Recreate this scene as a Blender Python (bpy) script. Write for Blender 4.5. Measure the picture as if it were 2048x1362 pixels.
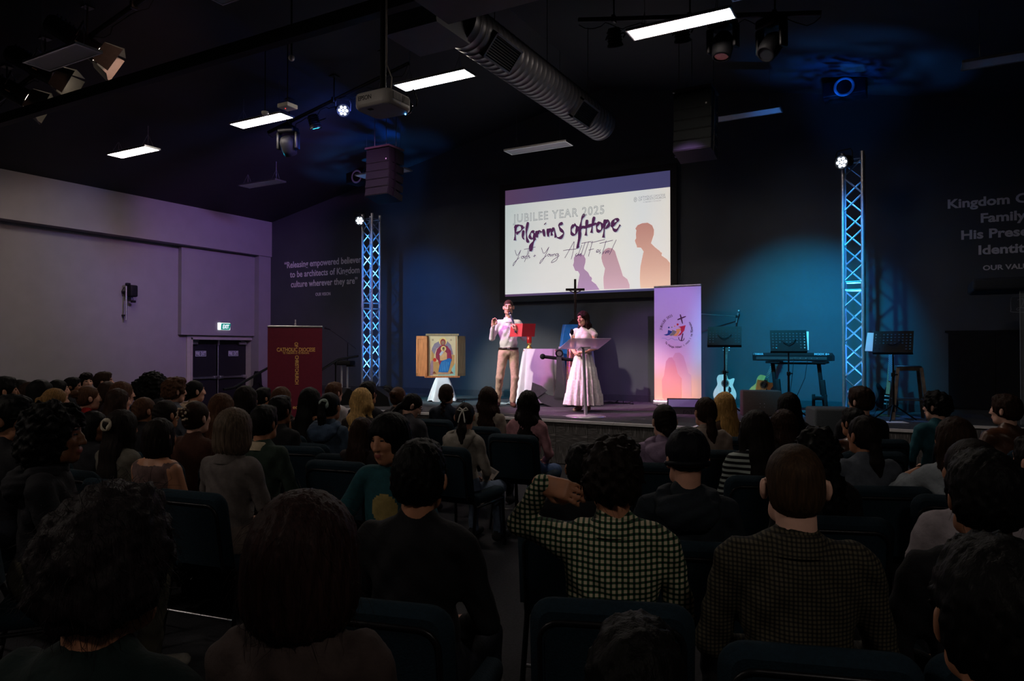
import bpy, bmesh, math, random
import numpy as np
from mathutils import Vector, Matrix, Euler
for _o in list(bpy.data.objects): bpy.data.objects.remove(_o)
SC = bpy.context.scene
COL = SC.collection
# ---------------------------------------------------------------- camera
FPX = 1423.7                       # focal length in pixels of a 2048x1362 frame
EYE = 1.62
YAW, PITCH = math.radians(29.14), math.radians(0.666)
cam_d = bpy.data.cameras.new('camera')
cam_d.sensor_width = 36.0; cam_d.sensor_fit = 'HORIZONTAL'
cam_d.lens = 36.0*FPX/2048.0
cam_d.clip_start = 0.05; cam_d.clip_end = 200
cam = bpy.data.objects.new('camera', cam_d); COL.objects.link(cam)
cam.location = (0, 0, EYE); cam.rotation_euler = (math.pi/2+PITCH, 0, YAW)
SC.camera = cam
# ---------------------------------------------------------------- world, view
w = bpy.data.worlds.new('world'); SC.world = w; w.use_nodes = True
bg = w.node_tree.nodes['Background']
bg.inputs[0].default_value = (0.62, 0.55, 0.62, 1); bg.inputs[1].default_value = 0.0012
SC.view_settings.view_transform = 'Standard'; SC.view_settings.look = 'None'
SC.view_settings.exposure = 0.0; SC.view_settings.gamma = 1.0
SC.view_settings.use_curve_mapping = False
# ---------------------------------------------------------------- stage and house lamps
def aim(o, target):
    o.rotation_euler = (Vector(target)-o.location).to_track_quat('-Z', 'Y').to_euler()
def spot(name, loc, target, color, power, angle, blend=0.5, size=0.06, gobo=None):
    l = bpy.data.lights.new(name, 'SPOT'); l.color = color; l.energy = power
    l.spot_size = math.radians(angle); l.spot_blend = blend; l.shadow_soft_size = size
    o = bpy.data.objects.new(name, l); COL.objects.link(o); o.location = loc; aim(o, target)
    if gobo:
        l.use_nodes = True; nt = l.node_tree; em = nt.nodes['Emission']
        tc = nt.nodes.new('ShaderNodeTexCoord'); mp = nt.nodes.new('ShaderNodeMapping')
        nz = nt.nodes.new('ShaderNodeTexNoise'); rp = nt.nodes.new('ShaderNodeValToRGB')
        mp.inputs['Scale'].default_value = gobo
        nz.inputs['Scale'].default_value = 1.0; nz.inputs['Detail'].default_value = 3
        rp.color_ramp.elements[0].position = .42; rp.color_ramp.elements[1].position = .62
        nt.links.new(tc.outputs['Normal'], mp.inputs['Vector']); nt.links.new(mp.outputs[0], nz.inputs['Vector'])
        nt.links.new(nz.outputs[0], rp.inputs[0]); nt.links.new(rp.outputs[0], em.inputs['Color'])
    return o
STG = 0.62                          # stage deck height
WBACK = 13.0                        # back wall
WLEFT = -14.34
# three warm fresnels on the front-of-house bar, aimed at the speakers
spot('fresnel_light', (-9.0, 5.33, 5.38), (-5.75, 10.6, 1.65), (1.0, .86, .78), 2600, 20, .6, .08)
spot('fresnel_light', (-9.95, 5.30, 5.25), (-4.95, 10.2, 1.25), (1.0, .80, .78), 2200, 16, .6, .08)
spot('fresnel_light', (-10.65, 5.30, 5.08), (-7.6, 11.25, 1.5), (1.0, .82, .68), 3200, 20, .6, .08)
# led pars on the stage bar
spot('par_light', (-7.75, 8.75, 5.5), (-4.9, 10.7, 1.5), (1.0, .22, .85), 1500, 34, .7, .06)
spot('par_light', (-9.4, 8.68, 5.0), (-7.3, 12.0, .8), (.0, .60, .80), 1200, 36, .7, .06)
spot('par_light', (-2.15, 8.75, 5.35), (-3.85, 12.2, 2.0), (.70, .34, 1.0), 1300, 25, .7, .06)
spot('par_light', (-1.65, 8.75, 5.25), (-1.6, 13.0, 1.35), (.0, .42, .72), 3300, 44, 1.0, .06)
spot('par_light', (-.95, 8.75, 5.2), (-1.05, 13.0, 2.0), (.0, .24, 1.0), 800, 30, 1.0, .06)
spot('par_light', (-9.6, 8.75, 4.85), (-9.6, 13.0, 2.0), (.0, .24, 1.0), 620, 48, 1.0, .06)
spot('par_light', (-7.5, 8.75, 5.6), (-6.6, 12.6, .7), (.0, .30, .70), 500, 40, 1.0, .06)
spot('par_light', (-2.95, 8.75, 5.4), (-2.74, 12.38, .9), (.0, .62, .72), 500, 16, .8, .06)
# colour spilling on the white side wall
spot('par_light', (-5.6, 4.8, 5.6), (-14.3, 8.2, 4.5), (1.0, .52, .38), 190, 42, 1.0, .2)
spot('par_light', (-7.2, 8.68, 5.5), (-14.3, 10.7, 4.2), (.14, .22, 1.0), 560, 60, 1.0, .2)
spot('par_light', (-6.85, 8.75, 5.35), (-14.3, 12.0, 3.0), (.95, .34, .95), 480, 62, 1.0, .2)
# blue wash thrown up on the ceiling through a broken pattern
spot('gobo_light', (-8.9, 12.35, 5.25), (-9.6, 9.6, 6.0), (.0, .12, 1.0), 160, 60, .8, .03, (5, 5, 26))
spot('gobo_light', (-1.0, 11.6, 4.7), (-.9, 12.0, 6.2), (.0, .14, 1.0), 110, 85, .8, .03, (9, 9, 9))
# ---------------------------------------------------------------- placing helpers (real positions measured from the room's known planes)
_f = np.array([-math.sin(YAW)*math.cos(PITCH), math.cos(YAW)*math.cos(PITCH), math.sin(PITCH)])
_r = np.array([math.cos(YAW), math.sin(YAW), 0.0]); _u = np.cross(_r, _f)
_o0 = np.array([0, 0, EYE])
def _ray(px, py): return _f+_r*((px-1024)/FPX)+_u*((681-py)/FPX)
def atY(px, py, Y): d = _ray(px, py); return Vector(_o0+d*(Y/d[1]))
def atX(px, py, X): d = _ray(px, py); return Vector(_o0+d*(X/d[0]))
def atZ(px, py, Z): d = _ray(px, py); return Vector(_o0+d*((Z-EYE)/d[2]))
def atD(px, py, D): return Vector(_o0+_ray(px, py)*D)
# ---------------------------------------------------------------- materials
_mc = {}
def srgb(c):
    return tuple((x/12.92 if x <= .04045 else ((x+.055)/1.055)**2.4) for x in c)
def hexc(h):
    return srgb(tuple(int(h[i:i+2], 16)/255 for i in (0, 2, 4)))
def mat(name, color, rough=.6, metal=0., var=.12, scale=18., bump=0., bscale=None, spec=.4, emit=0., ecol=None, alpha=1., trans=0., sheen=0., stretch=None):
    if name in _mc: return _mc[name]
    m = bpy.data.materials.new(name); m.use_nodes = True; nt = m.node_tree; N = nt.nodes; L = nt.links
    p = N['Principled BSDF']
    p.inputs['Roughness'].default_value = rough; p.inputs['Metallic'].default_value = metal
    p.inputs['Specular IOR Level'].default_value = spec
    p.inputs['Alpha'].default_value = alpha; p.inputs['Transmission Weight'].default_value = trans
    if sheen: p.inputs['Sheen Weight'].default_value = sheen
    tc = N.new('ShaderNodeTexCoord'); mp = N.new('ShaderNodeMapping'); nz = N.new('ShaderNodeTexNoise')
    if stretch: mp.inputs['Scale'].default_value = stretch
    L.new(tc.outputs['Object'], mp.inputs[0]); L.new(mp.outputs[0], nz.inputs['Vector'])
    nz.inputs['Scale'].default_value = scale; nz.inputs['Detail'].default_value = 4
    rp = N.new('ShaderNodeValToRGB'); c = color
    rp.color_ramp.elements[0].color = (c[0]*(1-var), c[1]*(1-var), c[2]*(1-var), 1)
    rp.color_ramp.elements[1].color = (min(1, c[0]*(1+var)), min(1, c[1]*(1+var)), min(1, c[2]*(1+var)), 1)
    rp.color_ramp.elements[0].position = .3; rp.color_ramp.elements[1].position = .7
    L.new(nz.outputs[0], rp.inputs[0]); L.new(rp.outputs[0], p.inputs['Base Color'])
    if bump:
        b = N.new('ShaderNodeBump'); b.inputs['Strength'].default_value = bump; b.inputs['Distance'].default_value = .01
        n2 = N.new('ShaderNodeTexNoise'); n2.inputs['Scale'].default_value = bscale or scale*3; n2.inputs['Detail'].default_value = 3
        L.new(mp.outputs[0], n2.inputs['Vector']); L.new(n2.outputs[0], b.inputs['Height']); L.new(b.outputs[0], p.inputs['Normal'])
    if emit:
        p.inputs['Emission Color'].default_value = (*(ecol or color), 1); p.inputs['Emission Strength'].default_value = emit
    _mc[name] = m; return m
def node_mat(name, build, rough=.7, emit=0., spec=.3, metal=0., bump=None):
    """material whose colour comes from build(nt, coord_socket_object) -> colour socket"""
    if name in _mc: return _mc[name]
    m = bpy.data.materials.new(name); m.use_nodes = True; nt = m.node_tree; p = nt.nodes['Principled BSDF']
    p.inputs['Roughness'].default_value = rough; p.inputs['Specular IOR Level'].default_value = spec; p.inputs['Metallic'].default_value = metal
    tc = nt.nodes.new('ShaderNodeTexCoord')
    s = build(nt, tc.outputs['Object'])
    nt.links.new(s, p.inputs['Base Color'])
    if emit:
        nt.links.new(s, p.inputs['Emission Color']); p.inputs['Emission Strength'].default_value = emit
    _mc[name] = m; return m
def n_math(nt, op, a, b=None, c=None):
    n = nt.nodes.new('ShaderNodeMath'); n.operation = op
    for i, x in enumerate((a, b, c)):
        if x is None: continue
        if isinstance(x, (int, float)): n.inputs[i].default_value = x
        else: nt.links.new(x, n.inputs[i])
    return n.outputs[0]
def n_ramp(nt, fac, stops, interp='LINEAR'):
    r = nt.nodes.new('ShaderNodeValToRGB'); cr = r.color_ramp; cr.interpolation = interp
    while len(cr.elements) < len(stops): cr.elements.new(.5)
    for e, (pos, c) in zip(cr.elements, stops): e.position = pos; e.color = (*c, 1)
    nt.links.new(fac, r.inputs[0]); return r.outputs[0]
def n_sep(nt, v):
    s = nt.nodes.new('ShaderNodeSeparateXYZ'); nt.links.new(v, s.inputs[0]); return s.outputs
def n_mix(nt, f, a, b, blend='MIX'):
    n = nt.nodes.new('ShaderNodeMix'); n.data_type = 'RGBA'; n.blend_type = blend
    for s, x in ((n.inputs[0], f), (n.inputs[6], a), (n.inputs[7], b)):
        if isinstance(x, (int, float)): s.default_value = x
        elif isinstance(x, tuple): s.default_value = (*x, 1)
        else: nt.links.new(x, s)
    return n.outputs[2]
def n_noise(nt, v, scale, detail=3, stretch=None):
    n = nt.nodes.new('ShaderNodeTexNoise'); n.inputs['Scale'].default_value = scale; n.inputs['Detail'].default_value = detail
    if stretch:
        mp = nt.nodes.new('ShaderNodeMapping'); mp.inputs['Scale'].default_value = stretch
        nt.links.new(v, mp.inputs[0]); v = mp.outputs[0]
    nt.links.new(v, n.inputs['Vector']); return n.outputs[0]
# ---------------------------------------------------------------- objects
def tag(o, label=None, cat=None, group=None, kind=None):
    if label: o['label'] = label
    if cat: o['category'] = cat
    if group: o['group'] = group
    if kind: o['kind'] = kind
    return o
def thing(name, label, cat, loc=(0, 0, 0), rz=0., group=None):
    o = bpy.data.objects.new(name, None); COL.objects.link(o)
    o.empty_display_size = .1
    o.location = loc; o.rotation_euler = (0, 0, rz)
    return tag(o, label, cat, group)
def link_mesh(name, me, m=None, parent=None, loc=None, rot=None):
    o = bpy.data.objects.new(name, me); COL.objects.link(o)
    if m is not None and not me.materials:
        for x in (m if isinstance(m, (list, tuple)) else [m]): me.materials.append(x)
    if parent is not None: o.parent = parent
    if loc is not None: o.location = loc
    if rot is not None: o.rotation_euler = rot
    return o
def dup(o, parent=None, loc=None, rz=None, label=None):
    c = o.copy(); COL.objects.link(c)
    if parent is not None: c.parent = parent
    if loc is not None: c.location = loc
    if rz is not None: c.rotation_euler = (0, 0, rz)
    if label: c['label'] = label
    for ch in [x for x in o.children]: dup(ch, c)
    return c
def frame_from(d):
    d = Vector(d).normalized(); a = Vector((0, 0, 1)) if abs(d.z) < .95 else Vector((1, 0, 0))
    x = a.cross(d).normalized(); y = d.cross(x); return x, y, d
class B:
    """collects shapes into one mesh"""
    def __init__(s): s.v = []; s.f = []; s.sm = []; s.mi = []; s.cur = 0
    def add(s, vs, fs, smooth=False):
        k = len(s.v); s.v += [tuple(v) for v in vs]
        for f in fs: s.f.append(tuple(i+k for i in f)); s.sm.append(smooth); s.mi.append(s.cur)
        return s
    def box(s, c, size, rot=None):
        x, y, z = (q/2 for q in size); R = rot.to_matrix() if rot is not None else None; c = Vector(c)
        vs = [Vector((i*x, j*y, k*z)) for i in (-1, 1) for j in (-1, 1) for k in (-1, 1)]
        vs = [(R @ v if R else v)+c for v in vs]
        return s.add(vs, [(0, 1, 3, 2), (4, 6, 7, 5), (0, 4, 5, 1), (2, 3, 7, 6), (0, 2, 6, 4), (1, 5, 7, 3)])
    def rbox(s, c, size, r=.02, seg=3, rot=None):
        bm = bmesh.new(); bmesh.ops.create_cube(bm, size=1)
        for v in bm.verts: v.co = Vector((v.co.x*size[0], v.co.y*size[1], v.co.z*size[2]))
        bmesh.ops.bevel(bm, geom=bm.edges[:], offset=min(r, min(size)*.49), segments=seg, profile=.5, affect='EDGES')
        R = rot.to_matrix() if rot is not None else Matrix.Identity(3); c = Vector(c)
        bm.verts.index_update()
        s.add([R @ v.co+c for v in bm.verts], [[v.index for v in f.verts] for f in bm.faces], True); bm.free(); return s
    def cyl(s, p0, p1, r0, r1=None, n=12, cap=True):
        r1 = r0 if r1 is None else r1; p0 = Vector(p0); p1 = Vector(p1); x, y, d = frame_from(p1-p0)
        cs = [(math.cos(2*math.pi*i/n), math.sin(2*math.pi*i/n)) for i in range(n)]
        a = [p0+(x*c+y*t)*r0 for c, t in cs]; b = [p1+(x*c+y*t)*r1 for c, t in cs]
        s.add(a+b, [(i, (i+1) % n, n+(i+1) % n, n+i) for i in range(n)], True)
        if cap: s.add(a, [tuple(range(n-1, -1, -1))]); s.add(b, [tuple(range(n))])
        return s
    def tube(s, pts, r, n=8, closed=False):
        pts = [Vector(p) for p in pts]; m = len(pts); rs = r if isinstance(r, (list, tuple)) else [r]*m
        rings = []; px = None
        for i, p in enumerate(pts):
            a = pts[i-1] if (i or closed) else p; b = pts[(i+1) % m] if (i < m-1 or closed) else p
            d = (b-a).normalized()
            if px is None: x, y, d = frame_from(d)
            else:
                x = (px-d*px.dot(d))
                x = x.normalized() if x.length > 1e-6 else frame_from(d)[0]
                y = d.cross(x)
            px = x
            rings.append([p+(x*math.cos(2*math.pi*k/n)+y*math.sin(2*math.pi*k/n))*rs[i] for k in range(n)])
        vs = [v for R in rings for v in R]; fs = []
        for i in range(m if closed else m-1):
            j = (i+1) % m
            for k in range(n): fs.append((i*n+k, i*n+(k+1) % n, j*n+(k+1) % n, j*n+k))
        s.add(vs, fs, True)
        if not closed: s.add(rings[0], [tuple(range(n-1, -1, -1))]); s.add(rings[-1], [tuple(range(n))])
        return s
    def lathe(s, prof, n=20, c=(0, 0, 0), axis=None):
        c = Vector(c); x, y, d = (Vector((1, 0, 0)), Vector((0, 1, 0)), Vector((0, 0, 1))) if axis is None else frame_from(axis)
        vs = []; m = len(prof)
        for r, z in prof:
            for k in range(n):
                t = 2*math.pi*k/n; vs.append(c+x*(r*math.cos(t))+y*(r*math.sin(t))+d*z)
        fs = [(i*n+k, i*n+(k+1) % n, (i+1)*n+(k+1) % n, (i+1)*n+k) for i in range(m-1) for k in range(n)]
        s.add(vs, fs, True); return s
    def ball(s, c, r, n=12, m=8, sc=(1, 1, 1)):
        c = Vector(c); vs = []
        for i in range(m+1):
            a = math.pi*i/m
            for k in range(n):
                t = 2*math.pi*k/n; vs.append(c+Vector((r*sc[0]*math.sin(a)*math.cos(t), r*sc[1]*math.sin(a)*math.sin(t), -r*sc[2]*math.cos(a))))
        return s.add(vs, [(i*n+k, i*n+(k+1) % n, (i+1)*n+(k+1) % n, (i+1)*n+k) for i in range(m) for k in range(n)], True)
    def prism(s, poly, depth, M=None, smooth=False):
        """poly in local xy, extruded along local z by depth"""
        n = len(poly); M = M or Matrix.Identity(4)
        a = [M @ Vector((x, y, 0)) for x, y in poly]; b = [M @ Vector((x, y, depth)) for x, y in poly]
        s.add(a, [tuple(range(n-1, -1, -1))]); s.add(b, [tuple(range(n))])
        s.add(a+b, [(i, (i+1) % n, n+(i+1) % n, n+i) for i in range(n)], smooth); return s
    def quad(s, a, b, c, d): return s.add([a, b, c, d], [(0, 1, 2, 3)])
    def mesh(s, name):
        me = bpy.data.meshes.new(name); me.from_pydata(s.v, [], s.f)
        me.polygons.foreach_set('use_smooth', s.sm)
        if any(s.mi): me.polygons.foreach_set('material_index', s.mi)
        me.update(); return me
    def build(s, name, m, parent=None, loc=None, rot=None):
        return link_mesh(name, s.mesh(name), m, parent, loc, rot)
def text(body, m, parent=None, width=None, size=.1, loc=(0, 0, 0), rot=(math.pi/2, 0, 0), align='CENTER', bold=0., ext=.001, name='lettering', shear=0., space=1.):
    cu = bpy.data.curves.new(name, 'FONT'); cu.body = body; cu.size = size; cu.align_x = align; cu.extrude = ext; cu.offset = bold
    cu.shear = shear; cu.space_character = space; cu.resolution_u = 3
    o = bpy.data.objects.new(name+'_tmp', cu); COL.objects.link(o)
    dg = bpy.context.evaluated_depsgraph_get(); me = bpy.data.meshes.new_from_object(o.evaluated_get(dg))
    bpy.data.objects.remove(o); bpy.data.curves.remove(cu)
    if width:
        xs = [v.co.x for v in me.vertices]; k = width/(max(xs)-min(xs)); x0 = min(xs) if align == 'LEFT' else 0
        for v in me.vertices: v.co.x = (v.co.x-x0)*k
    me.materials.clear(); me.name = name
    return link_mesh(name, me, m, parent, loc, rot)
# ================================================================ THE ROOM
XR, YREAR = 3.94, -3.2
RIDGE_X, RIDGE_Z, SLOPE = -5.2, 6.71, .2
def ceil_z(x): return RIDGE_Z-SLOPE*abs(x-RIDGE_X)
M_floor = mat('dark_carpet', (.012, .012, .016), .95, var=.5, scale=60, bump=.4, bscale=220)
M_ceil = mat('charcoal_ceiling_paint', (.017, .018, .023), .75, var=.10, scale=3, bump=.08, bscale=60)
M_wall_dark = mat('navy_wall_paint', (.044, .050, .060), .62, var=.08, scale=2.5, bump=.06, bscale=90)
M_wall_white = mat('off_white_wall_paint', (.235, .215, .235), .7, var=.04, scale=3, bump=.05, bscale=120)
M_black = mat('black_paint', (.008, .008, .010), .6, spec=.15, var=.2, scale=12)
M_blackm = mat('black_metal', (.012, .012, .014), .38, .6, var=.2, scale=25)
M_alu = mat('brushed_aluminium', (.62, .62, .64), .32, 1., var=.12, scale=40)
M_chrome = mat('polished_chrome', (.72, .72, .74), .30, .75, var=.05, scale=30)
M_white = mat('white_plastic', (.75, .73, .70), .4, var=.05, scale=20)
M_trimw = mat('white_gloss_trim', (.60, .57, .57), .4, var=.05, scale=10)
M_edge = mat('pale_stair_edge', (.72, .70, .72), .4, .2, var=.06, scale=14)
def struct(o): o['kind'] = 'structure'; return o
b = B(); b.box((-5.2, 4.9, -.05), (18.6, 16.4, .1)); struct(b.build('floor', M_floor))
b = B()
for xa, xb in ((WLEFT-.5, RIDGE_X), (RIDGE_X, XR+.2)):
    za, zb = RIDGE_Z-SLOPE*abs(xa-RIDGE_X), RIDGE_Z-SLOPE*abs(xb-RIDGE_X)
    b.add([(xa, YREAR-.2, za), (xb, YREAR-.2, zb), (xb, WBACK+.2, zb), (xa, WBACK+.2, za),
           (xa, YREAR-.2, za+.12), (xb, YREAR-.2, zb+.12), (xb, WBACK+.2, zb+.12), (xa, WBACK+.2, za+.12)],
          [(0, 1, 2, 3), (7, 6, 5, 4), (0, 4, 5, 1), (1, 5, 6, 2), (2, 6, 7, 3), (3, 7, 4, 0)])
struct(b.build('ceiling', M_ceil))
def gable(y, th, name, m):
    b = B(); pts = [(WLEFT-.5, 0), (XR+.2, 0), (XR+.2, ceil_z(XR+.2)), (RIDGE_X, RIDGE_Z), (WLEFT-.5, ceil_z(WLEFT-.5))]
    b.prism(pts, th, Matrix(((1, 0, 0, 0), (0, 0, -1, y+th), (0, 1, 0, 0), (0, 0, 0, 1))))
    return struct(b.build(name, m))
wall_back = gable(WBACK, .15, 'wall_back', M_wall_dark)
gable(YREAR-.15, .15, 'wall_rear', M_wall_dark)
b = B(); b.box((XR+.08, 4.9, 3), (.16, 16.5, 6)); struct(b.build('wall_right', M_wall_dark))
# white side wall: bulkhead, set back wall, pier, proud panel over the doors
XW = WLEFT-.32
dy0, dy1 = atX(380, 700, XW).y, atX(505, 700, XW).y          # door opening
dz = atX(440, 676, XW).z
b = B()
b.box((XW-.1, (YREAR+dy0)/2, 2.5), (.2, dy0-YREAR, 5))
b.box((XW-.1, (dy1+WBACK)/2, 2.5), (.2, WBACK-dy1, 5))
b.box((XW-.1, (dy0+dy1)/2, (dz+5)/2), (.2, dy1-dy0, 5-dz))
b.box((XW-.45, (dy0+dy1)/2, 1.25), (.1, 2.6, 2.5))
wl = struct(b.build('wall_left', M_wall_white))
zb0 = atX(543, 514, WLEFT).z; zb1 = ceil_z(WLEFT)+.02
b = B(); b.box(((WLEFT+XW)/2, (YREAR+WBACK)/2, (zb0+zb1)/2), (WLEFT-XW, WBACK-YREAR, zb1-zb0)); b.build('bulkhead', M_wall_white, wl)
yp0 = atX(356, 600, XW).y
b = B(); b.box((XW+.06, (yp0+12.62)/2, (zb0+atX(440, 671, XW).z)/2), (.12, 12.62-yp0, zb0-atX(440, 671, XW).z)); b.build('proud_panel', M_wall_white, wl)
b = B(); b.box((XW+.14, 12.81, zb0/2), (.28, .38, zb0)); b.build('corner_pier', M_wall_white, wl)
# fire exit double doors
d1 = bpy.data.objects.new('door_1', None); COL.objects.link(d1); struct(d1); d1['label'] = 'black double fire exit doors with metal push bars'
d1.location = (XW-.22, (dy0+dy1)/2, 0)
ym = (dy0+dy1)/2; W2 = (dy1-dy0)/2
M_door = mat('black_door_laminate', (.012, .012, .015), .45, var=.15, scale=8)
M_reveal = mat('cream_door_frame', (.38, .35, .32), .45, var=.05, scale=8)
b = B()
b.box((.11, -W2+.02, dz/2), (.30, .05, dz)); b.box((.11, W2-.02, dz/2), (.30, .05, dz)); b.box((.11, 0, dz-.02), (.30, W2*2, .05))
b.box((.235, -W2-.05, dz/2), (.03, .1, dz)); b.box((.235, W2+.05, dz/2), (.03, .1, dz)); b.box((.235, 0, dz+.04), (.03, W2*2+.2, .09))
b.build('door_frame', M_reveal, d1)
M_sign_white = mat('white_print', (.70, .72, .78), .6, var=.03)
for s in (-1, 1):
    lf = B().box((0, s*W2/2, dz/2-.02), (.05, W2-.05, dz-.06)).build('door_leaf', M_door, d1)
    b = B(); zz = 1.62-.70
    b.box((.06, s*W2/2, zz), (.05, W2*.86, .045)); b.rbox((.06, s*.09, zz), (.07, .10, .075), .012); b.rbox((.06, s*(W2-.14), zz), (.07, .10, .075), .012)
    b.build('push_bar', M_alu, lf)
    b = B(); b.rbox((.07, s*(W2-.19), dz-.13), (.07, .24, .06), .01); b.tube([(.09, s*(W2-.1), dz-.09), (.14, s*(W2-.3), dz-.07)], .009)
    b.build('door_closer', M_alu, lf)
    sg = B().box((.027, s*W2*.52, dz-.38), (.004, .30, .13)).build('fire_exit_sign', mat('sign_dark', (.02, .022, .03), .5), lf)
    b = B()
    for yy, zz2, sy, sz in ((0, .06, .29, .008), (0, -.06, .29, .008), (-.142, 0, .008, .128), (.142, 0, .008, .128)):
        b.box((.031, s*W2*.52+yy, dz-.38+zz2), (.003, sy, sz))
    b.build('sign_border', M_sign_white, lf)
    text('FIRE EXIT', M_sign_white, lf, width=.26, size=.12, loc=(.031, s*W2*.52, dz-.42), rot=(math.pi/2, 0, math.pi/2), bold=.002)
b = B(); b.cyl((.05, 0, .1), (.05, 0, dz-.06), .014); b.box((.055, 0, dz-.11), (.05, .05, .12)); b.box((.055, 0, .92), (.07, .07, .09)); b.build('astragal_rod', M_alu, d1)
# light switch, skirting
tag(B().rbox((XW+.01, atX(518, 713, XW).y, atX(518, 713, XW).z), (.02, .09, .14), .006).build('light_switch', M_white), 'white light switch plate on the white wall beside the exit doors', 'switch')
b = B(); b.box((-5.2, WBACK-.012, STG+.06), (17.6, .024, .12)); struct(b.build('baseboard_back', mat('dark_skirting', (.03, .034, .042), .5)))
# dark double doors at the back of the stage
d2 = bpy.data.objects.new('door_2', None); COL.objects.link(d2); struct(d2); d2['label'] = 'black double doors in the dark wall behind the stage'
xa, xm = atY(1896, 700, WBACK).x, atY(1990, 700, WBACK).x; zt = atY(1940, 663, WBACK).z
d2.location = (xm, WBACK-.03, STG)
for s in (-1, 1): B().box((s*(xm-xa)/2, 0, (zt-STG)/2+.045), (xm-xa-.006, .05, zt-STG-.09)).build('door_leaf', M_black, d2)
B().box((0, .005, zt-STG), (2*(xm-xa)+.08, .05, .03)).build('door_head', M_black, d2)
# wall lettering
M_letter = mat('white_vinyl_letter', (.62, .60, .62), .6, var=.03)
def wall_text(body, pl, pr, zoff=0, bold=0.):
    a = atY(*pl, WBACK-.006); c = atY(*pr, WBACK-.006); z = (a.z+c.z)/2
    return a.x, c.x, z
vis = thing('vision_lettering', 'white vision statement lettering on the dark wall behind the left truss tower', 'lettering', (0, WBACK-.008, 0))
for body, pl, pr, cap in (('“Releasing empowered believers”'[:-1], (569, 536), (727, 525), .155), ('to be architects of Kingdom', (580, 554.7), (719, 546), .155), ('culture wherever they are”', (582, 574.5), (715, 567), .155), ('OUR VISION', (631, 592), (661, 590), .075)):
    x0, x1, z = wall_text(body, pl, pr)
    text(body, M_letter, vis, width=x1-x0, size=cap/.70, loc=(x0, 0, z), align='LEFT', bold=.004 if cap > .1 else .002)
val = thing('values_lettering', 'white values lettering on the dark wall above the black doors', 'lettering', (0, WBACK-.008, 0))
for body, pl, cap, wd in (('Kingdom Culture', (1894, 417), .135, 1.46), ('Family', (1960, 445), .135, None), ('His Presence', (1921, 479), .135, None), ('Identity', (1955.5, 509), .135, None), ('OUR VALUES', (1965.5, 540.5), .072, None)):
    a = atY(*pl, WBACK-.006)
    t = text(body, M_letter, val, size=cap/.70, loc=(a.x, 0, a.z), align='LEFT', bold=.006 if cap > .1 else .003)
    t.scale.x = 1.16
# ================================================================ THE STAGE
stage = thing('stage_platform', 'low carpeted stage platform with pale metal edge strips', 'stage', (0, 0, 0))
secs = ((-11.4, -9.2, 9.92), (-9.2, -2.4, 9.05), (-2.4, .5, 10.05), (.5, XR-.03, 11.0))
b = B()
for xa_, xb_, yf in secs: b.box(((xa_+min(xb_, XR-.03))/2, (yf+WBACK)/2-.01, (STG-.012)/2), (min(xb_, XR-.03)-xa_, WBACK-yf-.04, STG-.012))
b.build('deck_core', M_black, stage)
def carpet(nt, co):
    x, y, z = n_sep(nt, co)
    s1 = n_noise(nt, co, 9, 2, (1, 14, 1)); s2 = n_noise(nt, co, 9, 2, (14, 1, 1)); blk = n_noise(nt, co, 4.2, 0)
    sel = n_math(nt, 'GREATER_THAN', blk, .5)
    v = n_mix(nt, sel, s1, s2)
    return n_ramp(nt, v, ((.3, (.018, .018, .022)), (.55, (.045, .045, .052)), (.66, (.085, .085, .095)), (.72, (.22, .22, .24))))
M_tiles = [node_mat('stage_carpet', carpet, .92)]
for k, f in enumerate((.8, 1.25)):
    M_tiles.append(mat('stage_carpet_plain_%d' % k, (.034*f, .034*f, .040*f), .92, var=.5, scale=30, bump=.3, bscale=160, stretch=(1, 9, 1)))
rnd = random.Random(5)
tl = B().box((0, 0, 0), (.494, .494, .014)).mesh('carpet_tile')
tile_meshes = []
for m in M_tiles:
    me = tl.copy(); me.materials.append(m); tile_meshes.append(me)
for xa_, xb_, yf in secs:
    nx = max(1, round((xb_-xa_)/.5)); ny = math.ceil((WBACK-yf-.06)/.5)
    for i in range(nx):
        for j in range(ny):
            sx = (xb_-xa_)/nx/.5; y0 = yf+.03+j*.5; y1 = min(y0+.5, WBACK-.04)
            o = link_mesh('carpet_tile', tile_meshes[rnd.choice((0, 0, 1, 2))], None, stage, (xa_+(i+.5)*(xb_-xa_)/nx, (y0+y1)/2, STG-.007), (0, 0, rnd.choice((0, math.pi/2)) if y1-y0 > .49 else 0))
            o.scale = (sx, (y1-y0)/.5, 1) if abs(o.rotation_euler.z) < .1 else ((y1-y0)/.5, sx, 1)
rt = B().box((0, 0, 0), (.494, .012, STG-.06)).mesh('riser_tile')
rms = []
def riser(nt, co):
    s1 = n_noise(nt, co, 7, 2, (1, 1, 16)); s2 = n_noise(nt, co, 7, 2, (16, 1, 1)); blk = n_noise(nt, co, 3.5, 0)
    v = n_mix(nt, n_math(nt, 'GREATER_THAN', blk, .5), s1, s2)
    return n_ramp(nt, v, ((.3, (.045, .042, .042)), (.52, (.085, .08, .08)), (.6, (.13, .125, .125)), (.68, (.30, .29, .29))))
for m in (node_mat('riser_carpet', riser, .92), M_tiles[1], M_tiles[2]):
    me = rt.copy(); me.materials.append(m); rms.append(me)
for xa_, xb_, yf in secs:
    n = max(1, round((xb_-xa_)/.5))
    for i in range(n):
        o = link_mesh('riser_tile', rms[rnd.choice((0, 0, 0, 2))], None, stage, (xa_+(i+.5)*(xb_-xa_)/n, yf+.004, (STG-.05)/2+.01)); o.scale.x = (xb_-xa_)/n/.5
    b = B(); b.box(((xa_+xb_)/2, yf+.008, STG-.012), (xb_-xa_, .045, .035)); b.build('edge_strip', M_edge, stage)
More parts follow.
